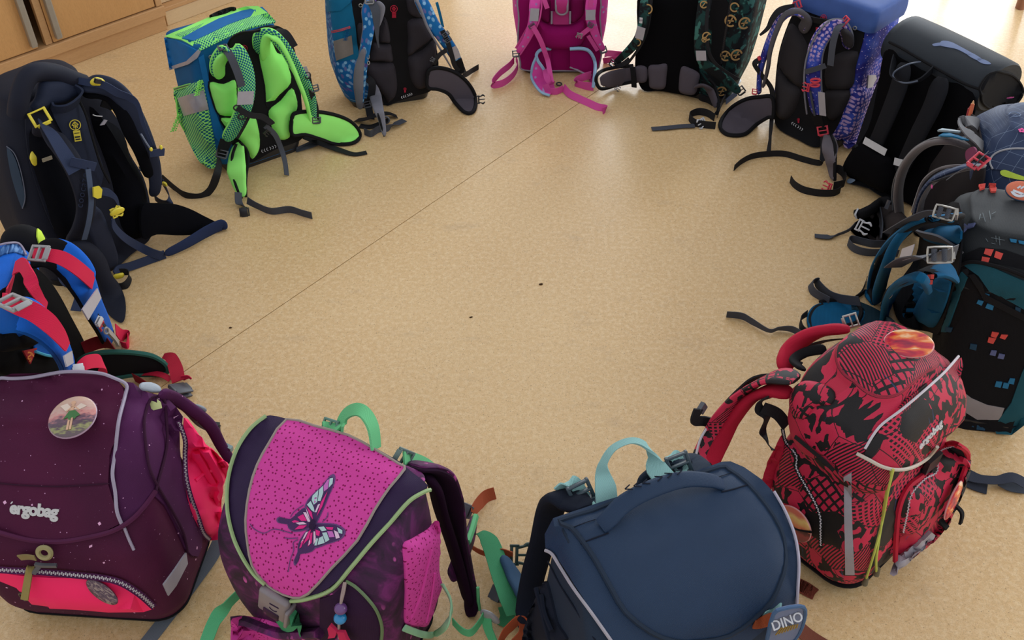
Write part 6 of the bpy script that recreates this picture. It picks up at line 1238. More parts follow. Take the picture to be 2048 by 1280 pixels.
# clasp
V('K')
c0, r0_, u0, n0 = frame_at(bf, (362, 1062, 'h9'), up=(372, 990, 'h9')); CLG = plas('clasp_grey', (132, 124, 128), .4)
bm = bmesh.new(); obox(bm, c0, r0_, u0, n0, .026, .034, .007, .005); cl = link('clasp', bm, CLG, bf)
bm = bmesh.new(); obox(bm, c0 - u0 * .024 + n0 * .006, r0_, u0, n0, .014, .011, .003, .002); link('clasp_insert', bm, FLOR, None, parent=cl)
bm = bmesh.new(); obox(bm, c0 + r0_ * .028 - u0 * .006, r0_, u0, n0, .003, .026, .012, .002); link('clasp_rim', bm, CLG, None, parent=cl)
flatshape(None, (c0, r0_, u0, n0), [bar(-.004, .012, .012, .014, .003), ringpoly(.003, .001, .006, .0075, 200, 340)], BD, 'clasp_marks', 1, .0006, parent=cl, lift=.0072)
ribbon(bf, 'clasp_webbing', [(385, 1190, 'h6'), (430, 1165, 'h10'), (470, 1130, 'h10'), (480, 1170, 'h8'), (480, 1225, 'h4')], [.02, .028, .032, .032, .03], GRN, t=.002, side='z')
drape(bf, 'front_pocket', [(120, 1165), (180, 1150), (300, 1170), (420, 1215), (560, 1230), (560, 1300), (120, 1300)], DOTM, .004, puff=.014, smooth=0)
tube(bf, 'pocket_roll', [(128, 1160, 'h8'), (200, 1150, 'h10'), (300, 1180, 'h12'), (420, 1215, 'h12'), (600, 1220, 'h8')], .009, FLOR)
V('X')
tube(bf, 'pocket_piping', [(470, 695, 'h4'), (560, 750, 'h4'), (660, 850, 'h4'), (740, 960, 'h4'), (785, 1080, 'h4'), (798, 1180, 'h4'), (790, 1290, 'h4')], .0026, plas('dull_green_piping', (96, 120, 82), .5))
drape(bf, 'dark_pocket', [(200, 870), (330, 830), (470, 700), (600, 790), (720, 940), (780, 1100), (785, 1285), (200, 1285)], fab('aubergine_fabric', (44, 16, 48)), .002, smooth=0)
drape(bf, 'side_pocket', [(1012, 340), (1100, 280), (1250, 190), (1345, 105), (1360, 260), (1355, 600), (1385, 740), (1330, 900), (1250, 1120), (1150, 1140), (1028, 1105), (1030, 800), (1020, 560)], DOTM, .003, puff=.01, dens=16, reg=True)
for P in ([(1290, 390), (1240, 600), (1180, 850), (1090, 1060)], [(1320, 620), (1290, 850), (1240, 1100)]): tube(bf, 'pocket_fold', [(x, y, 'h1') for x, y in P], .0022, DOTM)
ribbon(bf, 'pocket_band', [(1005, 1150, 'h4'), (1060, 1170, 'h8'), (1150, 1195, 'h12'), (1250, 1185, 'h14'), (1350, 1110, 'h14'), (1420, 980, 'h12'), (1430, 850, 'h8'), (1380, 730, 'h3')], .011, fab('mint_band', (150, 200, 160)), t=.004, side='z', rnd=True)
# keyring with beads hanging from the zip
tube(bf, 'keyring_cord', [(460, 700, 'h6'), (452, 800, 'h10'), (447, 880, 'h12'), (430, 1060, 'h12'), (428, 1240, 'h12')], .0022, fab('cord_beige', (160, 140, 136)))
tube(bf, 'keyring_cord', [(470, 700, 'h6'), (470, 780, 'h10'), (452, 870, 'h12')], .0018, fab('cord_beige_2', (160, 140, 136)))
for nm, q, s_, c_ in (('bead', (446, 932, 'h12'), .0095, (104, 66, 124)), ('bead', (442, 1008, 'h12'), .0095, (36, 134, 190)), ('bead', (415, 1275, 'h12'), .011, (40, 130, 190)), ('bead', (428, 1215, 'h12'), .006, (130, 60, 110))):
    c0 = bf.p(q); bm = bmesh.new(); bmesh.ops.create_uvsphere(bm, u_segments=16, v_segments=10, radius=s_, matrix=Matrix.Translation(c0) @ Matrix.Diagonal((1, 1, .85, 1))); link(nm, bm, plas('bead_%d' % c_[0], c_, .25, .6), bf)
PNK = fab('bead_wing_pink', (196, 40, 84)); fr = frame_at(bf, (430, 1130, 'h13'), up=(430, 1080, 'h13'))
for sg in (-1, 1): flatshape(bf, fr, [(0, .006), (sg * .012, .014), (sg * .016, .002), (sg * (.024 if sg > 0 else .014), -.014), (sg * (.016 if sg > 0 else .016), -.024), (sg * .004, -.012)], PNK, 'bead_wing', 1, .005)
V('K')
ribbon(bf, 'carry_handle', [(705, 175, -.004), (700, 130, -.02), (725, 75, -.03), (780, 50, -.03), (830, 75, -.03), (870, 150, -.02), (885, 260, -.004)], [.022, .02, .02, .02, .022, .024, .024], MINT, t=.004, side=[Vector((.7, -1, .3)), Vector((.2, -1, 0))])
ribbon(bf, 'strap_stub', [(600, 140, -.004), (650, 145, -.012), (690, 155, -.008)], .016, MINT, t=.004, side='y'); ladder(bf, (640, 145, -.012), (600, 132, -.012), .022, .028, fab('grey_green_plastic', (92, 128, 116), .4, .5))
V('L')
s2 = strap(bf, [(400, 350, -.006), (470, 350, -.03), (540, 400, -.05), (590, 520, -.06), (640, 700, -.06), (680, 900, -.055), (705, 1040, -.045), (712, 1140, -.035)], [.05, .05, .05, .045, .04, .036, .034, .03], FLOR, fab('plum_black_lining', (34, 10, 34), .95, .15), side=[Vector((1, .2, 0)), Vector((.9, -.5, 0))], loff=.007)
ribbon(bf, 'strap_face', [(440, 395, -.01), (500, 450, -.02), (540, 600, -.03), (600, 780, -.035), (650, 950, -.035), (690, 1090, -.03)], [.036, .04, .044, .04, .034, .028], fab('plum_black_face', (30, 8, 30), .95, .1), puff=.014, side=Vector((.9, -.5, 0)), parent=s2)
web(bf, 'adjuster_webbing', [(340, 310, -.01), (400, 320, -.035), (470, 345, -.05), (540, 395, -.06)], [.02, .022, .018, .01], MINT, Vector((.4, -1, .2)), parent=s2, t=.003)
ladder(bf, (335, 312, -.015), (380, 330, -.025), .026, .034, fab('grey_green_plastic_2', (96, 116, 112), .4, .5), parent=s2)
tube(bf, 'strap_piping', [(735, 1000, -.04), (738, 1070, -.035), (745, 1120, -.03)], .003, MINT)
web(bf, 'lower_webbing', [(600, 1180, 'z', .03), (650, 1230, 'z', .03), (700, 1240, 'z', .03), (750, 1180, 'z', .035), (770, 1140, 'z', .04)], .022, GRW, 'z')
web(bf, 'lower_webbing', [(780, 1160, 'z', .035), (790, 1220, 'z', .02), (820, 1290, 'z', .008)], .022, GRW, 'face')
ribbon(bf, 'grey_buckle', [(750, 1125, 'z', .045), (795, 1150, 'z', .04), (850, 1190, 'z', .03)], [.016, .024, .012], M['light_plastic'], t=.008, puff=.008, side='z')
V('full')
web(bf, 'lower_webbing', [(480, 1185, 'z', .06), (455, 1210, 'z', .05), (430, 1240, 'z', .03), (410, 1290, 'z', .01)], .024, GRW, ['z', Vector((1, 0, 0))])
# belt pieces of the butterfly satchel between the two satchels
V('U')
web(bf, 'waist_webbing', [(190, 270, 'z', .03), (200, 230, 'z', .03), (240, 180, 'z', .02), (290, 130, 'z', .012), (360, 105, 'z', .012)], [.016, .02, .024, .024, .024], RUST, [Vector((.6, -.2, .8))])
clip_female(bf, (115, 240, 'z', .03), (60, 215, 'z', .03), .026, M['grey_plastic'])
ribbon(bf, 'waist_wing', [(0, 780, 'z', .09), (60, 690, 'z', .09), (120, 540, 'z', .08), (170, 420, 'z', .06), (195, 300, 'z', .05)], [.05, .05, .045, .035, .02], FLOR, puff=.01, side=Vector((.3, 0, 1)))
tube(bf, 'wing_binding', [(140, 500, 'z', .095), (175, 400, 'z', .08), (205, 290, 'z', .06)], .006, MINT)
web(db, 'waist_webbing', [(180, 540, 'z', .02), (240, 575, 'z', .02), (330, 600, 'z', .03), (420, 590, 'z', .035), (500, 620, 'z', .035)], [.012, .014, .012, .03, .034], RUST, 'z')
web(db, 'green_webbing', [(215, 430, 'z', .045), (250, 425, 'z', .05), (310, 480, 'z', .05), (360, 600, 'z', .05), (410, 760, 'z', .05), (480, 950, 'z', .05), (520, 1080, 'z', .045)], [.012, .02, .034, .036, .036, .038, .03], GRN, [Vector((1, .1, .2))])
clip_male(db, (530, 600, 'z', .035), (630, 600, 'z', .03), .036, plas('dark_green_plastic', (42, 66, 62), .35))
ribbon(db, 'hip_fin', [(420, 610, 'z', .05), (470, 690, 'z', .05), (530, 800, 'z', .05), (590, 900, 'z', .06), (620, 1000, 'z', .06)], [.016, .026, .036, .04, .04], fab('slate_blue_fabric', (48, 76, 104)), puff=.014, side=Vector((.8, .3, .6)))
clip_female(db, (370, 905, 'z', .02), (330, 885, 'z', .02), .026, M['grey_plastic'])
web(db, 'green_webbing', [(560, 760, 'f'), (575, 830, 'f'), (590, 900, 'f')], .026, GRW, 'flat'); web(db, 'green_webbing', [(450, 1000, 'z', .02), (470, 1090, 'z', .01), (440, 1180, 'f')], .03, GRN, 'flat')
drape(db, 'belt_base', [(440, 960), (560, 930), (620, 960), (590, 1060), (540, 1150), (500, 1060)], fab('belt_dark', (30, 52, 60)), .01, plane=-.1, puff=.01)
# ------------------------------------------------------------ 12 plum starry satchel
V('J')
def starry(name, c1, c2):
    m = NT(name); u = m.uv(); n = m.noi(m.obj(), 7., 3); c = m.mix(m.step(n, .5, .15), hexc(*c1), hexc(*c2))
    v = m.vor(m.map(u, rot=10), 26., 1., 'F1', 'MANHATTAN'); sz = m.n('ShaderNodeSeparateColor', i_0=v.outputs[1]).outputs[0]
    c = m.mix(m.math('LESS_THAN', v.outputs[0], m.math('MULTIPLY', m.math('POWER', sz, 4.), .085)), c, hexc(222, 170, 206))
    v = m.vor(u, 90., 1.); sz = m.n('ShaderNodeSeparateColor', i_0=v.outputs[1]).outputs[1]
    c = m.mix(m.math('LESS_THAN', v.outputs[0], m.math('MULTIPLY', m.math('POWER', sz, 8.), .09)), c, hexc(190, 140, 180)); m.col(c); m.weave(.28); return m.fin(.75, .22)
STAR = starry('starry_plum', (78, 18, 54), (66, 15, 48)); STAR2 = starry('starry_violet', (78, 28, 76), (64, 20, 60)); NEON = fab('neon_pink_nylon', (252, 32, 104), .6, .35, var=.05, bump=.15); GRP = plas('grey_piping', (156, 146, 166), .45)
pb = Bag('backpack', 'dark plum satchel backpack with pale stars, neon pink pockets and round fairy sticker', (-.70, 1.14), 176, .04, .05)
def pfn(v):
    v = v.copy(); return v
loft(pb, 'base', [(0, -.14, .14, .015, .195, .05), (.03, -.155, .15, 0, .21, .05)], M['black_fabric'], sub=3, reg=True, dome=.002)
loft(pb, 'body', [(.02, -.15, .145, .004, .205, .05), (.07, -.165, .155, 0, .222, .05), (.16, -.17, .155, -.005, .225, .05), (.23, -.165, .15, -.004, .212, .05), (.27, -.16, .146, 0, .185, .05), (.31, -.153, .142, 0, .145, .045), (.345, -.143, .138, 0, .10, .04), (.365, -.13, .132, .0, .065, .03)], STAR, dome=.012, n=96, sub=8, wr=.002, ws=9)
drape(pb, 'side_panel', [(575, 105), (640, 140), (700, 160), (760, 180), (830, 260), (815, 330), (825, 500), (870, 660), (920, 790), (900, 900), (840, 860), (790, 740), (700, 620), (600, 740), (560, 745), (500, 600), (500, 470), (545, 300)], STAR2, .003, smooth=2, dens=24, reg=True)
drape(pb, 'lid', [(-30, 110), (0, 90), (60, 70), (300, 68), (480, 72), (540, 95), (570, 130), (572, 190), (545, 310), (505, 440), (500, 570), (530, 670), (560, 745), (620, 720), (705, 610), (690, 640), (620, 720), (540, 765), (420, 800), (300, 818), (150, 818), (0, 780), (-40, 760)][:13] + [(480, 785), (380, 808), (250, 822), (120, 810), (0, 780), (-40, 765)], STAR, .005, smooth=0, reg=True, dens=26)
tube(pb, 'lid_piping', [(-30, 112, 'h6'), (0, 92, 'h6'), (60, 72, 'h6'), (150, 66, 'h6'), (300, 68, 'h6'), (450, 72, 'h6'), (530, 90, 'h6'), (565, 125, 'h6'), (572, 180, 'h6'), (550, 290, 'h6'), (510, 420, 'h6'), (497, 520, 'h6'), (510, 610, 'h6'), (540, 690, 'h6'), (560, 745, 'h5')], .003, GRP)
tube(pb, 'body_piping', [(570, 765, 'h3'), (590, 815, 'h3'), (612, 865, 'h3')], .0024, GRP)
tube(pb, 'lid_hem', [(705, 600, 'h3'), (660, 665, 'h4'), (600, 730, 'h5'), (520, 778, 'h5'), (400, 808, 'h5'), (280, 824, 'h5'), (150, 818, 'h5'), (30, 790, 'h5'), (-30, 770, 'h5')], .0042, fab('plum_binding', (78, 24, 62), .7))
for P in ([(660, 360, 'h3'), (655, 280, 'h3'), (670, 210, 'h3'), (700, 175, 'h3'), (745, 185, 'h3'), (765, 260, 'h3'), (755, 400, 'h3'), (715, 560, 'h3'), (705, 610, 'h3')], [(660, 360, 'h3'), (675, 480, 'h3'), (710, 570, 'h3'), (780, 690, 'h3'), (830, 790, 'h3'), (850, 880, 'h3')]): tube(pb, 'seam', P, .0022, fab('dark_seam', (52, 14, 44)))
tube(pb, 'seam', [(-30, 560, 'h2'), (100, 572, 'h2'), (280, 578, 'h2'), (495, 565, 'h2')], .0012, fab('dark_seam_2', (50, 12, 40)))
text(pb, 'ergobag', (157, 686, 'h5'), (240, 694, 'h5'), .026, plas('silver_lettering', (196, 196, 196), .4), .0008, 'lettering', bold=.0012, flat=False, spacing=.92)
tube(pb, 'letter_accent', [(58, 655, 'h5'), (66, 646, 'h5')], .001, M['white_plastic'])
m = NT('sticker_scene'); u = m.uv(); sy = m.n('ShaderNodeSeparateXYZ', i_0=u).outputs[1]; n = m.noi(m.map(u, (1, 2.4, 1)), 6., 5); c = m.ramp(m.math('ADD', sy, m.math('MULTIPLY', m.math('SUBTRACT', n, .5), .5)), [(.1, hexc(96, 80, 84)), (.2, hexc(150, 150, 96)), (.3, hexc(80, 60, 76)), (.42, hexc(104, 76, 92)), (.52, hexc(200, 130, 126)), (.66, hexc(196, 160, 150)), (.9, hexc(206, 176, 156))]); m.col(c); STK3 = m.fin(.2, .6)
bd, fr = badge(pb, (341, 272, 'h7'), (352, 190, 'h9'), .037, .040, STK3, plas('sticker_edge', (160, 130, 150), .3), 'round_sticker', .005)
SK = plas('print_skin', (214, 172, 140), .4); GR = plas('print_green', (62, 116, 62), .4); WG = plas('print_wing', (224, 206, 190), .4)
flatshape(None, fr, [[(.02, .35), (-.25, .7), (-.55, .62), (-.3, .3)], [(.06, .35), (.35, .6), (.62, .4), (.25, .25)]], WG, 'wing_print', .036, parent=bd, lift=.0052)
flatshape(None, fr, [bar(-.06, .28, -.12, -.75, .09), bar(.06, .28, .0, -.75, .09), bar(-.02, .2, .02, .58, .13), bar(.0, .5, -.25, .25, .05), bar(.05, .5, .3, .25, .05), ringpoly(.02, .68, 0, .1)], SK, 'figure_print', .036, parent=bd, lift=.0056)
flatshape(None, fr, [(-.12, .25), (.14, .25), (.38, -.05), (.22, -.12), (.14, -.24), (.04, -.1), (-.08, -.26), (-.16, -.1), (-.34, -.16)], GR, 'skirt_print', .036, parent=bd, lift=.006)
# upper side label and pink side pocket bursting out of its zip
flatshape(pb, frame_at(pb, (717, 207, 'h4'), up=(712, 185, 'h4')), [(-.5, -.45), (.5, -.5), (.55, .1), (.3, .45), (.2, .1), (0, .3), (-.3, .5), (-.5, .4)], fab('pale_lime_label', (206, 212, 150)), 'fabric_label', .017, .001)
drape(pb, 'pink_pocket', [(840, 262), (880, 300), (930, 380), (990, 440), (1036, 490), (1010, 580), (1000, 700), (1005, 800), (960, 825), (910, 770), (870, 680), (850, 590), (840, 500), (838, 380)], NEON, .004, puff=.012, smooth=2, dens=22)
for P in ([(925, 385, 'h12'), (940, 430, 'h12'), (960, 470, 'h12'), (1005, 490, 'h10')], [(865, 555, 'h10'), (900, 530, 'h12'), (940, 515, 'h12'), (975, 520, 'h12')]): tube(pb, 'pocket_fold', P, .004, NEON)
zipper(pb, 'side_zip', [(825, 270, 'h6'), (835, 350, 'h6'), (830, 440, 'h6'), (835, 530, 'h6'), (855, 620, 'h6'), (890, 720, 'h6'), (915, 790, 'h6'), (945, 820, 'h6')], .005, plas('zip_grey', (176, 168, 174), .4), tape=STAR2)
# front: ring pull, pink front pocket and zip
ring_(pb, (220, 865, 'h12'), (220, 835, 'h12'), .020, .018, .0042, fab('olive_ring', (150, 142, 100), .6)); ribbon(pb, 'ring_tab', [(100, 888, 'h8'), (140, 880, 'h10'), (180, 882, 'h12')], .012, fab('olive_tab', (140, 126, 84)), t=.002, side='z')
drape(pb, 'pink_front_pocket', [(-30, 955), (100, 975), (240, 985), (400, 985), (520, 1000), (620, 1060), (705, 1125), (660, 1140), (500, 1142), (300, 1125), (150, 1105), (80, 1030), (-30, 985)], NEON, .005, puff=.014, smooth=0, reg=True)
zipper(pb, 'front_zip', [(-30, 940, 'h8'), (60, 945, 'h8'), (200, 952, 'h8'), (350, 965, 'h8'), (470, 978, 'h8'), (560, 1000, 'h8'), (640, 1050, 'h8'), (705, 1115, 'h6')], .0065, plas('zip_grey_2', (184, 176, 180), .4), tape=STAR2)
ribbon(pb, 'zip_slider', [(180, 905, 'h14'), (215, 910, 'h14'), (275, 915, 'h12')], .006, M['grey_plastic'], t=.005, side='z'); ribbon(pb, 'zip_slider', [(200, 912, 'h14'), (175, 940, 'h16')], .007, M['grey_plastic'], t=.004)
ribbon(pb, 'zip_pull', [(168, 935, 'h18'), (155, 990, 'h22'), (148, 1060, 'h22')], [.008, .011, .012], fab('khaki_pull', (146, 130, 76)), t=.003, side='x')
m = NT('sticker_dark'); u = m.uv(); n = m.noi(m.map(u, (1, 1.4, 1), 40), 4., 5, .7, 1.5); c = m.ramp(n, [(.35, hexc(40, 26, 40)), (.5, hexc(84, 52, 68)), (.6, hexc(150, 130, 118)), (.72, hexc(90, 70, 80))]); m.col(c); STK4 = m.fin(.25, .6)
badge(pb, (478, 1052, 'h7'), (500, 1012, 'h7'), .030, .0135, STK4, plas('sticker_edge_dark', (110, 40, 66), .4), 'round_sticker', .003)
drape(pb, 'reflector_patch', [(845, 880), (852, 930), (800, 1030), (765, 1075), (742, 1025), (790, 960)], SLV, .003, smooth=0)
ring_(pb, (110, 1075, 'h3'), (110, 1055, 'h3'), .014, .02, .0016, M['black_plastic'], 'zip_ring')
# straps behind the right side and webbing on the floor
ls = ribbon(pb, 'shoulder_strap', [(735, 150, -.01), (800, 175, -.035), (880, 230, -.05), (960, 300, -.06), (1010, 390, -.055), (1060, 470, -.04)], [.02, .022, .022, .022, .02, .018], STAR2, puff=.012, side=[Vector((.6, .6, -.5))])
tube(pb, 'strap_binding', [(740, 148, -.02), (800, 160, -.045), (860, 200, -.06), (930, 280, -.065), (1000, 360, -.06), (1050, 450, -.05)], .002, GRP)
web(pb, 'adjuster_webbing', [(770, 170, -.03), (850, 215, -.055), (920, 285, -.07), (1000, 320, -.075)], .018, fab('olive_webbing', (96, 92, 84)), Vector((.5, .8, -.3)), parent=ls, t=.003)
ribbon(pb, 'grey_buckle', [(640, 120, -.01), (690, 125, -.025), (735, 138, -.03)], [.012, .018, .012], fab('ice_plastic', (160, 170, 182), .4, .5), puff=.008, side='y')
ribbon(pb, 'strap_keeper', [(985, 290, -.08), (990, 345, -.08)], .014, M['black_plastic'], t=.008, side='x'); ribbon(pb, 'strap_keeper', [(885, 210, -.06), (940, 235, -.065)], .014, fab('ice_plastic_2', (140, 150, 160), .4, .5), puff=.006, side='z')
ribbon(pb, 'strap_keeper', [(1030, 395, -.06), (1060, 410, -.055)], .012, fab('aqua_clip', (140, 170, 170), .4, .5), t=.008, side='z')
V('full')
web(pb, 'waist_webbing', [(440, 1075, 'z', .03), (425, 1110, 'z', .018), (390, 1160, 'z', .008), (345, 1220, 'f'), (290, 1290, 'f')], [.022, .024, .024, .024, .024], webbing('slate_grey_webbing', (110, 118, 128)), [Vector((1, .4, .1))])
# ------------------------------------------------------------ 13 blue and red satchel
V('I')
COB = fab('cobalt_fabric', (4, 98, 204), .75, .3, bump=.4); RWEB = webbing('raspberry_webbing', (226, 30, 78)); COBM = fab('cobalt_lining', (10, 80, 160), .85, .2)
bb = Bag('school_satchel', 'black and cobalt blue satchel with raspberry red webbing and grey buckles, at left edge', (-.92, 1.46), 102, .0, .0)
loft(bb, 'base', [(0, -.12, .11, .01, .15, .03), (.02, -.125, .115, 0, .16, .03)], M['black_plastic'], sub=2, reg=False, dome=.002)
loft(bb, 'body', [(.012, -.12, .11, .002, .15, .03), (.06, -.125, .115, 0, .17, .03), (.2, -.125, .11, 0, .18, .03), (.30, -.12, .095, 0, .18, .03)], M['black_fabric'], dome=.01)
m = NT('denim_stripes'); sx = m.n('ShaderNodeSeparateXYZ', i_0=m.uv()); w_ = m.noi(m.map(m.uv(), (1, 14, 1), 20), 16., 3); c = m.ramp(w_, [(.35, hexc(16, 56, 110)), (.5, hexc(40, 90, 150)), (.65, hexc(110, 150, 200))]); m.col(c); m.weave(.3); DEN = m.fin(.7, .3)
loft(bb, 'lid', [(.27, -.13, .102, .0, .19, .04), (.31, -.132, .104, -.004, .19, .04), (.345, -.125, .098, .0, .185, .04), (.365, -.11, .085, .015, .17, .04)], COB, dome=.008, reg=True)
drape(bb, 'lid_print', [(-10, 250), (20, 222), (70, 212), (120, 212), (150, 240), (168, 285), (100, 262), (30, 275), (-10, 295)], DEN, .003, smooth=0)
tube(bb, 'lid_piping', [(-10, 225, 'h5'), (60, 210, 'h5'), (115, 210, 'h5'), (150, 240, 'h5'), (172, 290, 'h5')], .0022, GRP)
drape(bb, 'back_panel', [(150, 330), (60, 480), (-10, 560), (-10, 900), (0, 1100), (400, 1110), (520, 1020), (600, 950), (480, 700), (380, 520), (280, 400)], M['black_mesh'], .003, plane=-.002, puff=.008)
drape(bb, 'pocket_tab', [(255, 865), (290, 850), (350, 880), (388, 940), (380, 975), (320, 970), (250, 950), (235, 910)], COBM, .002, plane=-.02)
tube(bb, 'tab_binding', [(262, 870, -.026), (300, 880, -.026), (350, 910, -.026), (385, 950, -.026), (375, 975, -.026), (320, 970, -.026), (245, 945, -.026)], .0028, fab('turquoise_binding', (70, 160, 190)))
drape(bb, 'name_flag', [(153, 940), (250, 920), (205, 1032)], fab('brick_red_flag', (150, 34, 38)), .002, plane=-.022, smooth=0)
flatshape(bb, frame_at(bb, (205, 975, -.026), up=(205, 950, -.026)), [ringpoly(0, 0, .6, 1, 0, 300), bar(-.5, -.5, .6, .6, .3), bar(0, -1.4, .3, -.4, .3)], fab('flag_print', (206, 120, 60)), 'flag_print', .008)
# far strap (viewed right)
s1 = strap(bb, [(240, 330, -.02), (330, 260, -.05), (430, 280, -.08), (530, 370, -.10), (600, 500, -.11), (660, 640, -.10), (720, 760, -.08), (770, 880, -.05)], [.05, .056, .058, .058, .054, .046, .04, .034], COB, fab('black_lining', (18, 18, 22), .95, .1), side=[Vector((.75, -.5, .6))], loff=.006)
web(bb, 'adjuster_webbing', [(230, 270, -.05), (320, 275, -.085), (430, 300, -.105), (540, 370, -.118), (645, 462, -.122)], [.02, .022, .026, .028, .030], RWEB, Vector((.6, -.3, 1)), parent=s1, t=.003)
ladder(bb, (268, 265, -.075), (215, 262, -.06), .026, .040, M['light_plastic'], parent=s1)
ribbon(bb, 'reflector_band', [(652, 540, -.125), (612, 600, -.12), (585, 690, -.112)][:2] + [(606, 690, -.112)], .046, M['reflector'], t=.001, side=Vector((.6, -.5, .7)), parent=s1) if 0 else drape(bb, 'reflector_band', [(668, 508), (695, 575), (605, 728), (563, 655)], M['reflector'], .002, plane=-.128, smooth=0, parent=s1)
clip_female(bb, (685, 735, -.13), (660, 700, -.13), .018, M['white_plastic']); web(bb, 'strap_seam', [(680, 700, -.12), (740, 790, -.11), (790, 860, -.095)], .010, M['black_web'], 'face', parent=s1)
clip_male(bb, (700, 760, -.125), (740, 810, -.12), .018, fab('red_plastic', (176, 40, 66), .4, .4)); ring_(bb, (735, 800, -.125), (720, 770, -.125), .010, .016, .002, M['light_plastic'], 'whistle_ring', s1); ribbon(bb, 'strap_clip', [(745, 800, -.12), (790, 850, -.11), (815, 890, -.1)], .012, M['light_plastic'], t=.005, parent=s1)
web(bb, 'strap_loop', [(800, 790, -.08), (840, 830, -.08), (885, 835, -.075), (885, 910, -.06), (840, 900, -.05)], .026, RWEB, Vector((0, 0, 1)), t=.002)
web(bb, 'lower_webbing', [(770, 890, 'z', .06), (700, 880, 'z', .05), (630, 900, 'z', .045), (570, 930, 'z', .04)], .034, webbing('dark_red_webbing', (164, 24, 50)), Vector((0, .1, 1)))
# carry loop
ribbon(bb, 'carry_handle', [(100, 370, -.01), (150, 345, -.04), (190, 400, -.06), (230, 500, -.07), (290, 590, -.07), (320, 630, -.07), (290, 650, -.06), (230, 630, -.04), (180, 610, -.03)], [.026, .026, .024, .022, .016, .012, .012, .014, .02], RWEB, t=.003, side=[Vector((.8, -.3, .6))])
ribbon(bb, 'strap_root', [(95, 440, -.004), (70, 500, -.02), (40, 560, -.03)], .026, webbing('rose_webbing', (206, 40, 76)), t=.002, side='x')
# near strap (lower left)
s2 = strap(bb, [(-40, 700, -.03), (60, 690, -.06), (180, 690, -.09), (300, 760, -.105), (400, 870, -.11), (460, 980, -.1), (490, 1090, -.08)], [.06, .06, .056, .046, .038, .034, .034], COB, COBM, side=[Vector((.75, -.4, .6))], loff=.006)
ribbon(bb, 'lining_face', [(-20, 830, -.04), (100, 770, -.06), (230, 760, -.08), (340, 850, -.09), (420, 980, -.09), (440, 1080, -.07)], [.05, .04, .03, .02, .016, .016], COBM, puff=.012, side=Vector((.75, -.4, .6)), parent=s2)
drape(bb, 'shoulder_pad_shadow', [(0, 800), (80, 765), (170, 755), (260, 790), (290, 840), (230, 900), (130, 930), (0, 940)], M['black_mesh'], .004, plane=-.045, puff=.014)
web(bb, 'adjuster_webbing', [(20, 590, -.06), (120, 630, -.09), (230, 670, -.11), (340, 750, -.125), (420, 840, -.13), (465, 915, -.13)], [.024, .028, .03, .03, .026, .016], RWEB, Vector((.6, -.3, 1)), parent=s2, t=.003)
ladder(bb, (90, 605, -.09), (30, 580, -.075), .030, .046, M['light_plastic'], parent=s2)
drape(bb, 'reflector_band', [(436, 975), (492, 940), (502, 1025), (455, 1052)], M['reflector'], .002, plane=-.125, smooth=0, parent=s2)
clip_female(bb, (535, 1065, -.1), (530, 1030, -.1), .022, M['white_plastic'])
web(bb, 'sternum_strap', [(550, 1060, -.1), (600, 1020, -.11), (680, 1010, -.115), (720, 1040, -.115), (705, 1110, -.1)], [.024, .026, .026, .022, .022], RWEB, Vector((0, 0, 1)), t=.002)
# hip fin and webbing on the floor
FX = bb.z(900, 1095, .012).x
drape(bb, 'hip_fin', [(540, 1010), (590, 960), (700, 935), (830, 930), (960, 940), (1060, 960), (1130, 1000), (1160, 1040), (1150, 1075), (1060, 1085), (920, 1090), (820, 1105), (700, 1120), (560, 1110)], M['black_fabric'], .008, plane=('x', FX), puff=.004, edge=(.0055, fab('dark_green_binding', (48, 98, 88))))
web(bb, 'waist_webbing', [(1130, 975, 'z', .03), (1180, 985, 'z', .035), (1215, 1060, 'z', .025), (1235, 1150, 'z', .02)], [.012, .026, .03, .028], webbing('crimson_webbing', (188, 24, 54)), Vector((1, -.2, .2)))
web(bb, 'waist_webbing', [(1180, 1140, 'z', .012), (1130, 1110, 'z', .016), (1060, 1095, 'z', .016), (980, 1095, 'z', .012)], .014, webbing('crimson_webbing_2', (206, 30, 64)), 'flat')
web(bb, 'waist_webbing', [(925, 1125, 'z', .012), (990, 1160, 'z', .012), (1060, 1210, 'z', .01)], .028, webbing('dark_crimson_webbing', (150, 20, 42)), Vector((.2, .3, 1)))
clip_female(bb, (1255, 1215, 'z', .014), (1290, 1250, 'z', .014), .040, M['grey_plastic']); ribbon(bb, 'frayed_end', [(1260, 1130, 'z', .02), (1300, 1120, 'z', .024), (1325, 1135, 'z', .02)], [.014, .01, .004], RWEB, side='z')
ribbon(bb, 'pale_clip', [(965, 1185, 'z', .03), (1030, 1195, 'z', .03), (1110, 1220, 'z', .028)], .012, fab('pale_clip_plastic', (150, 160, 172), .4, .5), puff=.008, side='z')
# black rounded pouch with lime tab behind the lid
bm = bmesh.new(); c0 = bb.z(150, 165, .34); bmesh.ops.create_uvsphere(bm, u_segments=28, v_segments=18, radius=1, matrix=Matrix.Translation(c0 + Vector((0, .0, -.02))) @ Matrix.Diagonal((.034, .045, .05, 1)))
po = link('side_pouch', bm, M['black_fabric'], bb); rg = register(bb, po, True)
drape(bb, 'lime_tab', [(252, 98), (275, 115), (300, 160), (312, 225), (290, 240), (272, 225), (262, 190), (250, 150)], fab('lime_tab_fabric', (206, 240, 80)), .004, smooth=0, bv=[rg])
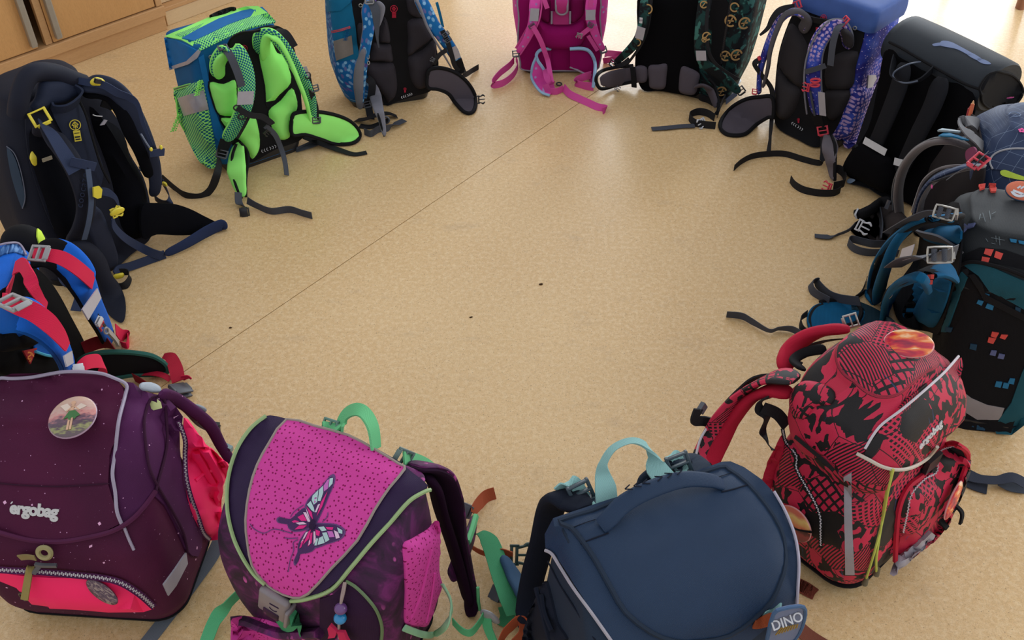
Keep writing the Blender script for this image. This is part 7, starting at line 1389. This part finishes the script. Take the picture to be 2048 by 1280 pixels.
# ------------------------------------------------------------ 14 tall dark navy rucksack with yellow fittings
V('H')
NV = fab('navy_fabric', (17, 21, 37), .75, .3, bump=.4); NV2 = fab('navy_light_fabric', (27, 36, 58), .7, .3); NVW = webbing('navy_webbing', (44, 56, 86)); YEL = plas('yellow_plastic', (226, 208, 60), .4); NBK = fab('navy_black_mesh', (8, 9, 15), .97, .1); NGR = fab('slate_side_fabric', (44, 60, 78), .7, .3)
nb = Bag('backpack', 'tall dark navy backpack with yellow buckles and yellow emblem, hip belt folded open', (-.99, 1.92), 50, .18, .12)
loft(nb, 'base', [(0, -.13, .11, .01, .16, .04), (.02, -.135, .12, 0, .18, .04)], M['black_fabric'], sub=2, reg=False, dome=.002)
loft(nb, 'body', [(.012, -.135, .12, .002, .17, .05), (.08, -.15, .13, 0, .2, .055), (.2, -.16, .125, 0, .21, .06), (.3, -.15, .115, 0, .2, .06), (.38, -.135, .1, 0, .18, .06), (.43, -.11, .08, .01, .15, .055)], NV, dome=.02, n=80, wr=.004, ws=8)
drape(nb, 'side_patch', [(45, 505), (70, 530), (100, 590), (130, 700), (148, 790), (145, 840), (130, 855), (90, 740), (60, 620)], NGR, .004, smooth=2)
tube(nb, 'seam_piping', [(45, 500, 'h4'), (90, 545, 'h4'), (125, 650, 'h4'), (150, 790, 'h4'), (135, 860, 'h4')], .0012, plas('grey_thread', (96, 100, 116), .6))
tube(nb, 'seam_piping', [(68, 335, 'h3'), (110, 322, 'h3'), (150, 322, 'h3')], .0012, plas('grey_thread_2', (96, 100, 116), .6))
drape(nb, 'back_panel', [(150, 300), (230, 210), (400, 130), (520, 130), (620, 260), (700, 380), (750, 540), (830, 680), (870, 840), (880, 1020), (760, 1130), (640, 1220), (520, 1150), (380, 1080), (290, 940), (220, 760), (160, 540)], NV, .003, plane=-.002, puff=.006)
for c_ in ([(175, 420), (250, 380), (330, 560), (400, 680), (445, 800), (440, 960), (390, 1060), (320, 1000), (270, 840), (220, 700), (180, 560)], [(520, 270), (600, 340), (680, 390), (730, 470), (750, 560), (820, 680), (850, 800), (860, 980), (780, 1040), (700, 960), (650, 720), (600, 560), (540, 400)]):
    drape(nb, 'back_cushion', c_, NBK, .003, plane=-.008, puff=.028, smooth=3)
tube(nb, 'panel_cord', [(462, 240, -.03), (500, 320, -.04), (540, 460, -.045), (590, 620, -.045), (640, 715, -.045)], .003, M['black_fabric'])
drape(nb, 'centre_panel', [(300, 290), (380, 200), (460, 230), (500, 340), (545, 480), (600, 640), (560, 760), (470, 640), (390, 480)], NV2, .003, plane=-.016, puff=.006)
YE = fab('yellow_embroidery', (214, 196, 70), var=.04); lg = logo_tree(nb, (437, 378, -.032), (432, 350, -.032), .0125, YE, back=YE)
fr = frame_at(nb, (437, 378, -.0335), up=(432, 350, -.0335)); flatshape(None, fr, [bar(-.4, -1.5, .5, -1.5, .12), bar(-.4, -2.2, .5, -2.2, .25), bar(-.35, -2.65, .5, -2.65, .2)], NV, 'label_letters', .0125, parent=lg)
# top: padded handle roll and lid edge
tube(nb, 'top_roll', [(100, 320, -.02), (108, 250, -.03), (130, 160, -.035), (170, 90, -.035), (240, 68, -.03), (330, 80, -.02), (420, 115, -.02), (490, 140, -.02)], .021, NV, k=12)
drape(nb, 'lid_flap', [(150, 300), (200, 220), (230, 120), (330, 105), (480, 120), (520, 145), (470, 200), (380, 250), (300, 260), (240, 290)], NV2, .006, plane=-.02, puff=.012)
ribbon(nb, 'carry_handle', [(300, 260, -.03), (320, 285, -.04), (390, 280, -.05), (450, 240, -.05), (470, 190, -.045), (430, 160, -.035)], [.02, .022, .024, .03, .03, .02], NV2, t=.005, side=[Vector((.2, -.6, 1))])
# left strap
s1 = ribbon(nb, 'shoulder_strap', [(215, 440, -.03), (260, 400, -.05), (330, 470, -.09), (420, 600, -.12), (480, 740, -.13), (500, 860, -.125), (470, 980, -.11), (410, 1070, -.08)], [.04, .044, .046, .046, .046, .046, .044, .04], NV, puff=.016)
web(nb, 'adjuster_webbing', [(245, 360, -.05), (300, 430, -.1), (370, 540, -.125), (440, 650, -.14)], [.024, .026, .03, .034], NVW, 'face', parent=s1, t=.003)
web(nb, 'adjuster_webbing', [(410, 590, -.142), (480, 605, -.146), (555, 622, -.142)], .020, NVW, Vector((0, 0, 1)), parent=s1, t=.003)
ladder(nb, (232, 333, -.055), (212, 300, -.05), .034, .034, YEL, parent=s1, bars=2, t=.007)
ribbon(nb, 'strap_ribbon', [(512, 635, -.146), (525, 740, -.150), (530, 840, -.148), (515, 950, -.138), (490, 1045, -.12)], .012, fab('grey_navy_ribbon', (72, 84, 106)), t=.002, parent=s1)
text(nb, 'coocazoo', (482, 740, -.142), (492, 680, -.143), .021, NV2, .0012, 'embossed_lettering', s1, spacing=1.15)
drape(nb, 'yellow_slider', [(538, 740), (572, 732), (588, 750), (582, 798), (560, 804), (540, 795)], YEL, .006, plane=-.156, smooth=0)
web(nb, 'sternum_strap', [(585, 765, -.158), (625, 770, -.158), (670, 800, -.155), (690, 845, -.15)], [.018, .018, .01, .004], NVW, 'face')
clip_male(nb, (665, 890, -.15), (720, 865, -.15), .022, YEL); ribbon(nb, 'yellow_clip', [(642, 903, -.152), (680, 880, -.154), (722, 868, -.152)], [.010, .018, .012], YEL, puff=.007, side='face')
ribbon(nb, 'yellow_clip', [(185, 520, 'h14'), (190, 560, 'h18'), (200, 605, 'h14')], [.010, .020, .012], YEL, puff=.010, side='x'); ribbon(nb, 'pale_tab', [(247, 585, -.045), (302, 566, -.045)], .008, plas('beige_tab', (150, 140, 120), .5), t=.003, side='z')
ribbon(nb, 'strap_lower', [(520, 860, -.12), (560, 960, -.11), (600, 1060, -.09), (640, 1160, -.06), (650, 1220, -.03)], [.044, .05, .05, .044, .03], NV2, puff=.012)
drape(nb, 'hip_fin', [(400, 1060), (520, 1060), (600, 1140), (640, 1240), (690, 1310), (720, 1400), (715, 1500), (680, 1520), (600, 1440), (560, 1300), (480, 1180), (400, 1120)], NV, .008, plane=-.1, puff=.01)
# right strap
s2 = ribbon(nb, 'shoulder_strap', [(470, 165, -.03), (560, 140, -.06), (660, 170, -.08), (740, 250, -.09), (800, 360, -.09), (850, 480, -.085), (890, 600, -.07), (905, 720, -.05), (890, 790, -.03)], [.04, .044, .044, .042, .04, .038, .034, .03, .024], NV2, puff=.016, side=[Vector((.9, -.5, .2))])
ribbon(nb, 'lining', [(480, 190, -.03), (570, 180, -.055), (650, 215, -.07), (710, 300, -.08), (760, 420, -.08), (820, 540, -.075), (870, 680, -.055)], [.036, .036, .034, .034, .034, .03, .026], NBK, puff=.018, side=[Vector((.9, -.5, .2))], parent=s2)
ribbon(nb, 'yellow_buckle', [(528, 138, -.075), (565, 125, -.085), (608, 135, -.085)], [.012, .020, .014], YEL, puff=.01, side='z'); ribbon(nb, 'buckle_core', [(552, 120, -.092), (585, 125, -.092)], .010, M['black_plastic'], t=.008, side='z')
web(nb, 'adjuster_webbing', [(440, 118, -.03), (500, 128, -.06), (600, 145, -.092), (680, 190, -.1), (780, 240, -.105), (830, 380, -.1), (880, 500, -.095)], [.014, .016, .018, .02, .018, .014, .01], NVW, Vector((.6, -.5, .6)), parent=s2, t=.002)
tube(nb, 'strap_seam', [(820, 430, -.11), (850, 480, -.108), (870, 510, -.105)], .0022, plas('silver_thread', (110, 120, 140), .5))
web(nb, 'sternum_strap', [(870, 545, -.1), (905, 540, -.105), (955, 535, -.105)], .018, NVW, Vector((0, 0, 1)), t=.004); ribbon(nb, 'yellow_clip', [(875, 508, -.105), (882, 530, -.105)], .008, YEL, puff=.006, side='x'); ribbon(nb, 'yellow_clip', [(935, 495, -.108), (938, 520, -.108)], .007, YEL, puff=.006, side='x')
drape(nb, 'reflector_tab', [(605, 345), (622, 350), (605, 375), (580, 380)], M['reflector'], .003, plane=-.04, smooth=0); tube(nb, 'white_cord', [(540, 318, -.045), (560, 325, -.045), (595, 328, -.045)], .0012, M['white_plastic'])
ribbon(nb, 'strap_band', [(595, 240, -.04), (630, 250, -.04), (660, 265, -.04)], .026, M['black_fabric'], t=.006, side='z'); ribbon(nb, 'yellow_edge', [(640, 285, -.035), (670, 275, -.035), (690, 292, -.035)], .008, YEL, t=.003, side='z')
web(nb, 'lower_webbing', [(930, 700, 'z', .10), (950, 720, 'z', .09), (985, 790, 'z', .07), (985, 830, 'z', .06), (940, 830, 'z', .05), (900, 800, 'z', .05)], .02, NVW, Vector((0, 0, 1)))
ribbon(nb, 'yellow_clip', [(945, 715, 'z', .1), (970, 728, 'z', .1)], .012, YEL, puff=.008, side='z'); drape(nb, 'strap_tab', [(805, 620), (850, 615), (868, 650), (860, 668), (815, 645)], fab('grey_tab', (66, 76, 92)), .003, plane=.02, smooth=0)
# open hip belt toward the ring
drape(nb, 'hip_belt', [(815, 850), (900, 832), (1000, 835), (1090, 860), (1180, 905), (1260, 945), (1310, 975), (1240, 990), (1140, 1010), (1020, 1015), (900, 1010), (820, 1030)], NBK, .01, plane=-.055, puff=.006)
ribbon(nb, 'belt_edge', [(1315, 985, 'z', .02), (1290, 960, 'z', .03), (1200, 1000, 'z', .025), (1080, 1070, 'z', .02), (960, 1130, 'z', .014)], [.014, .03, .03, .026, .02], fab('belt_navy', (34, 46, 78)), puff=.006, side=[Vector((.3, .2, 1))])
web(nb, 'belt_webbing', [(655, 920, -.12), (665, 970, -.11), (720, 1030, -.09), (800, 1080, 'z', .05), (880, 1120, 'z', .03), (945, 1140, 'z', .014)], [.012, .016, .018, .02, .022, .022], NVW, [Vector((.3, 0, 1))], t=.003)
web(nb, 'belt_webbing', [(960, 1130, 'z', .012), (860, 1165, 'z', .012), (760, 1200, 'z', .014), (690, 1220, 'z', .02), (670, 1250, 'z', .02)], .022, NVW, [Vector((0, .2, 1))], t=.003)
ribbon(nb, 'yellow_buckle', [(660, 1262, 'z', .03), (700, 1255, 'z', .03), (720, 1245, 'z', .03)], .014, YEL, puff=.008, side='z'); web(nb, 'belt_loop', [(700, 1235, 'z', .03), (740, 1235, 'z', .03), (755, 1270, 'z', .02), (730, 1310, 'z', .012), (690, 1320, 'z', .01)], .022, M['black_web'], 'z')
web(nb, 'belt_webbing', [(370, 1120, 'z', .06), (430, 1220, 'z', .05), (470, 1340, 'z', .03), (440, 1460, 'z', .012)], .024, NVW, Vector((1, 0, .2)))
web(nb, 'belt_webbing', [(330, 1100, 'z', .07), (350, 1250, 'z', .05), (400, 1300, 'z', .04), (470, 1290, 'z', .04)], .024, NVW, Vector((.6, 0, 1)))
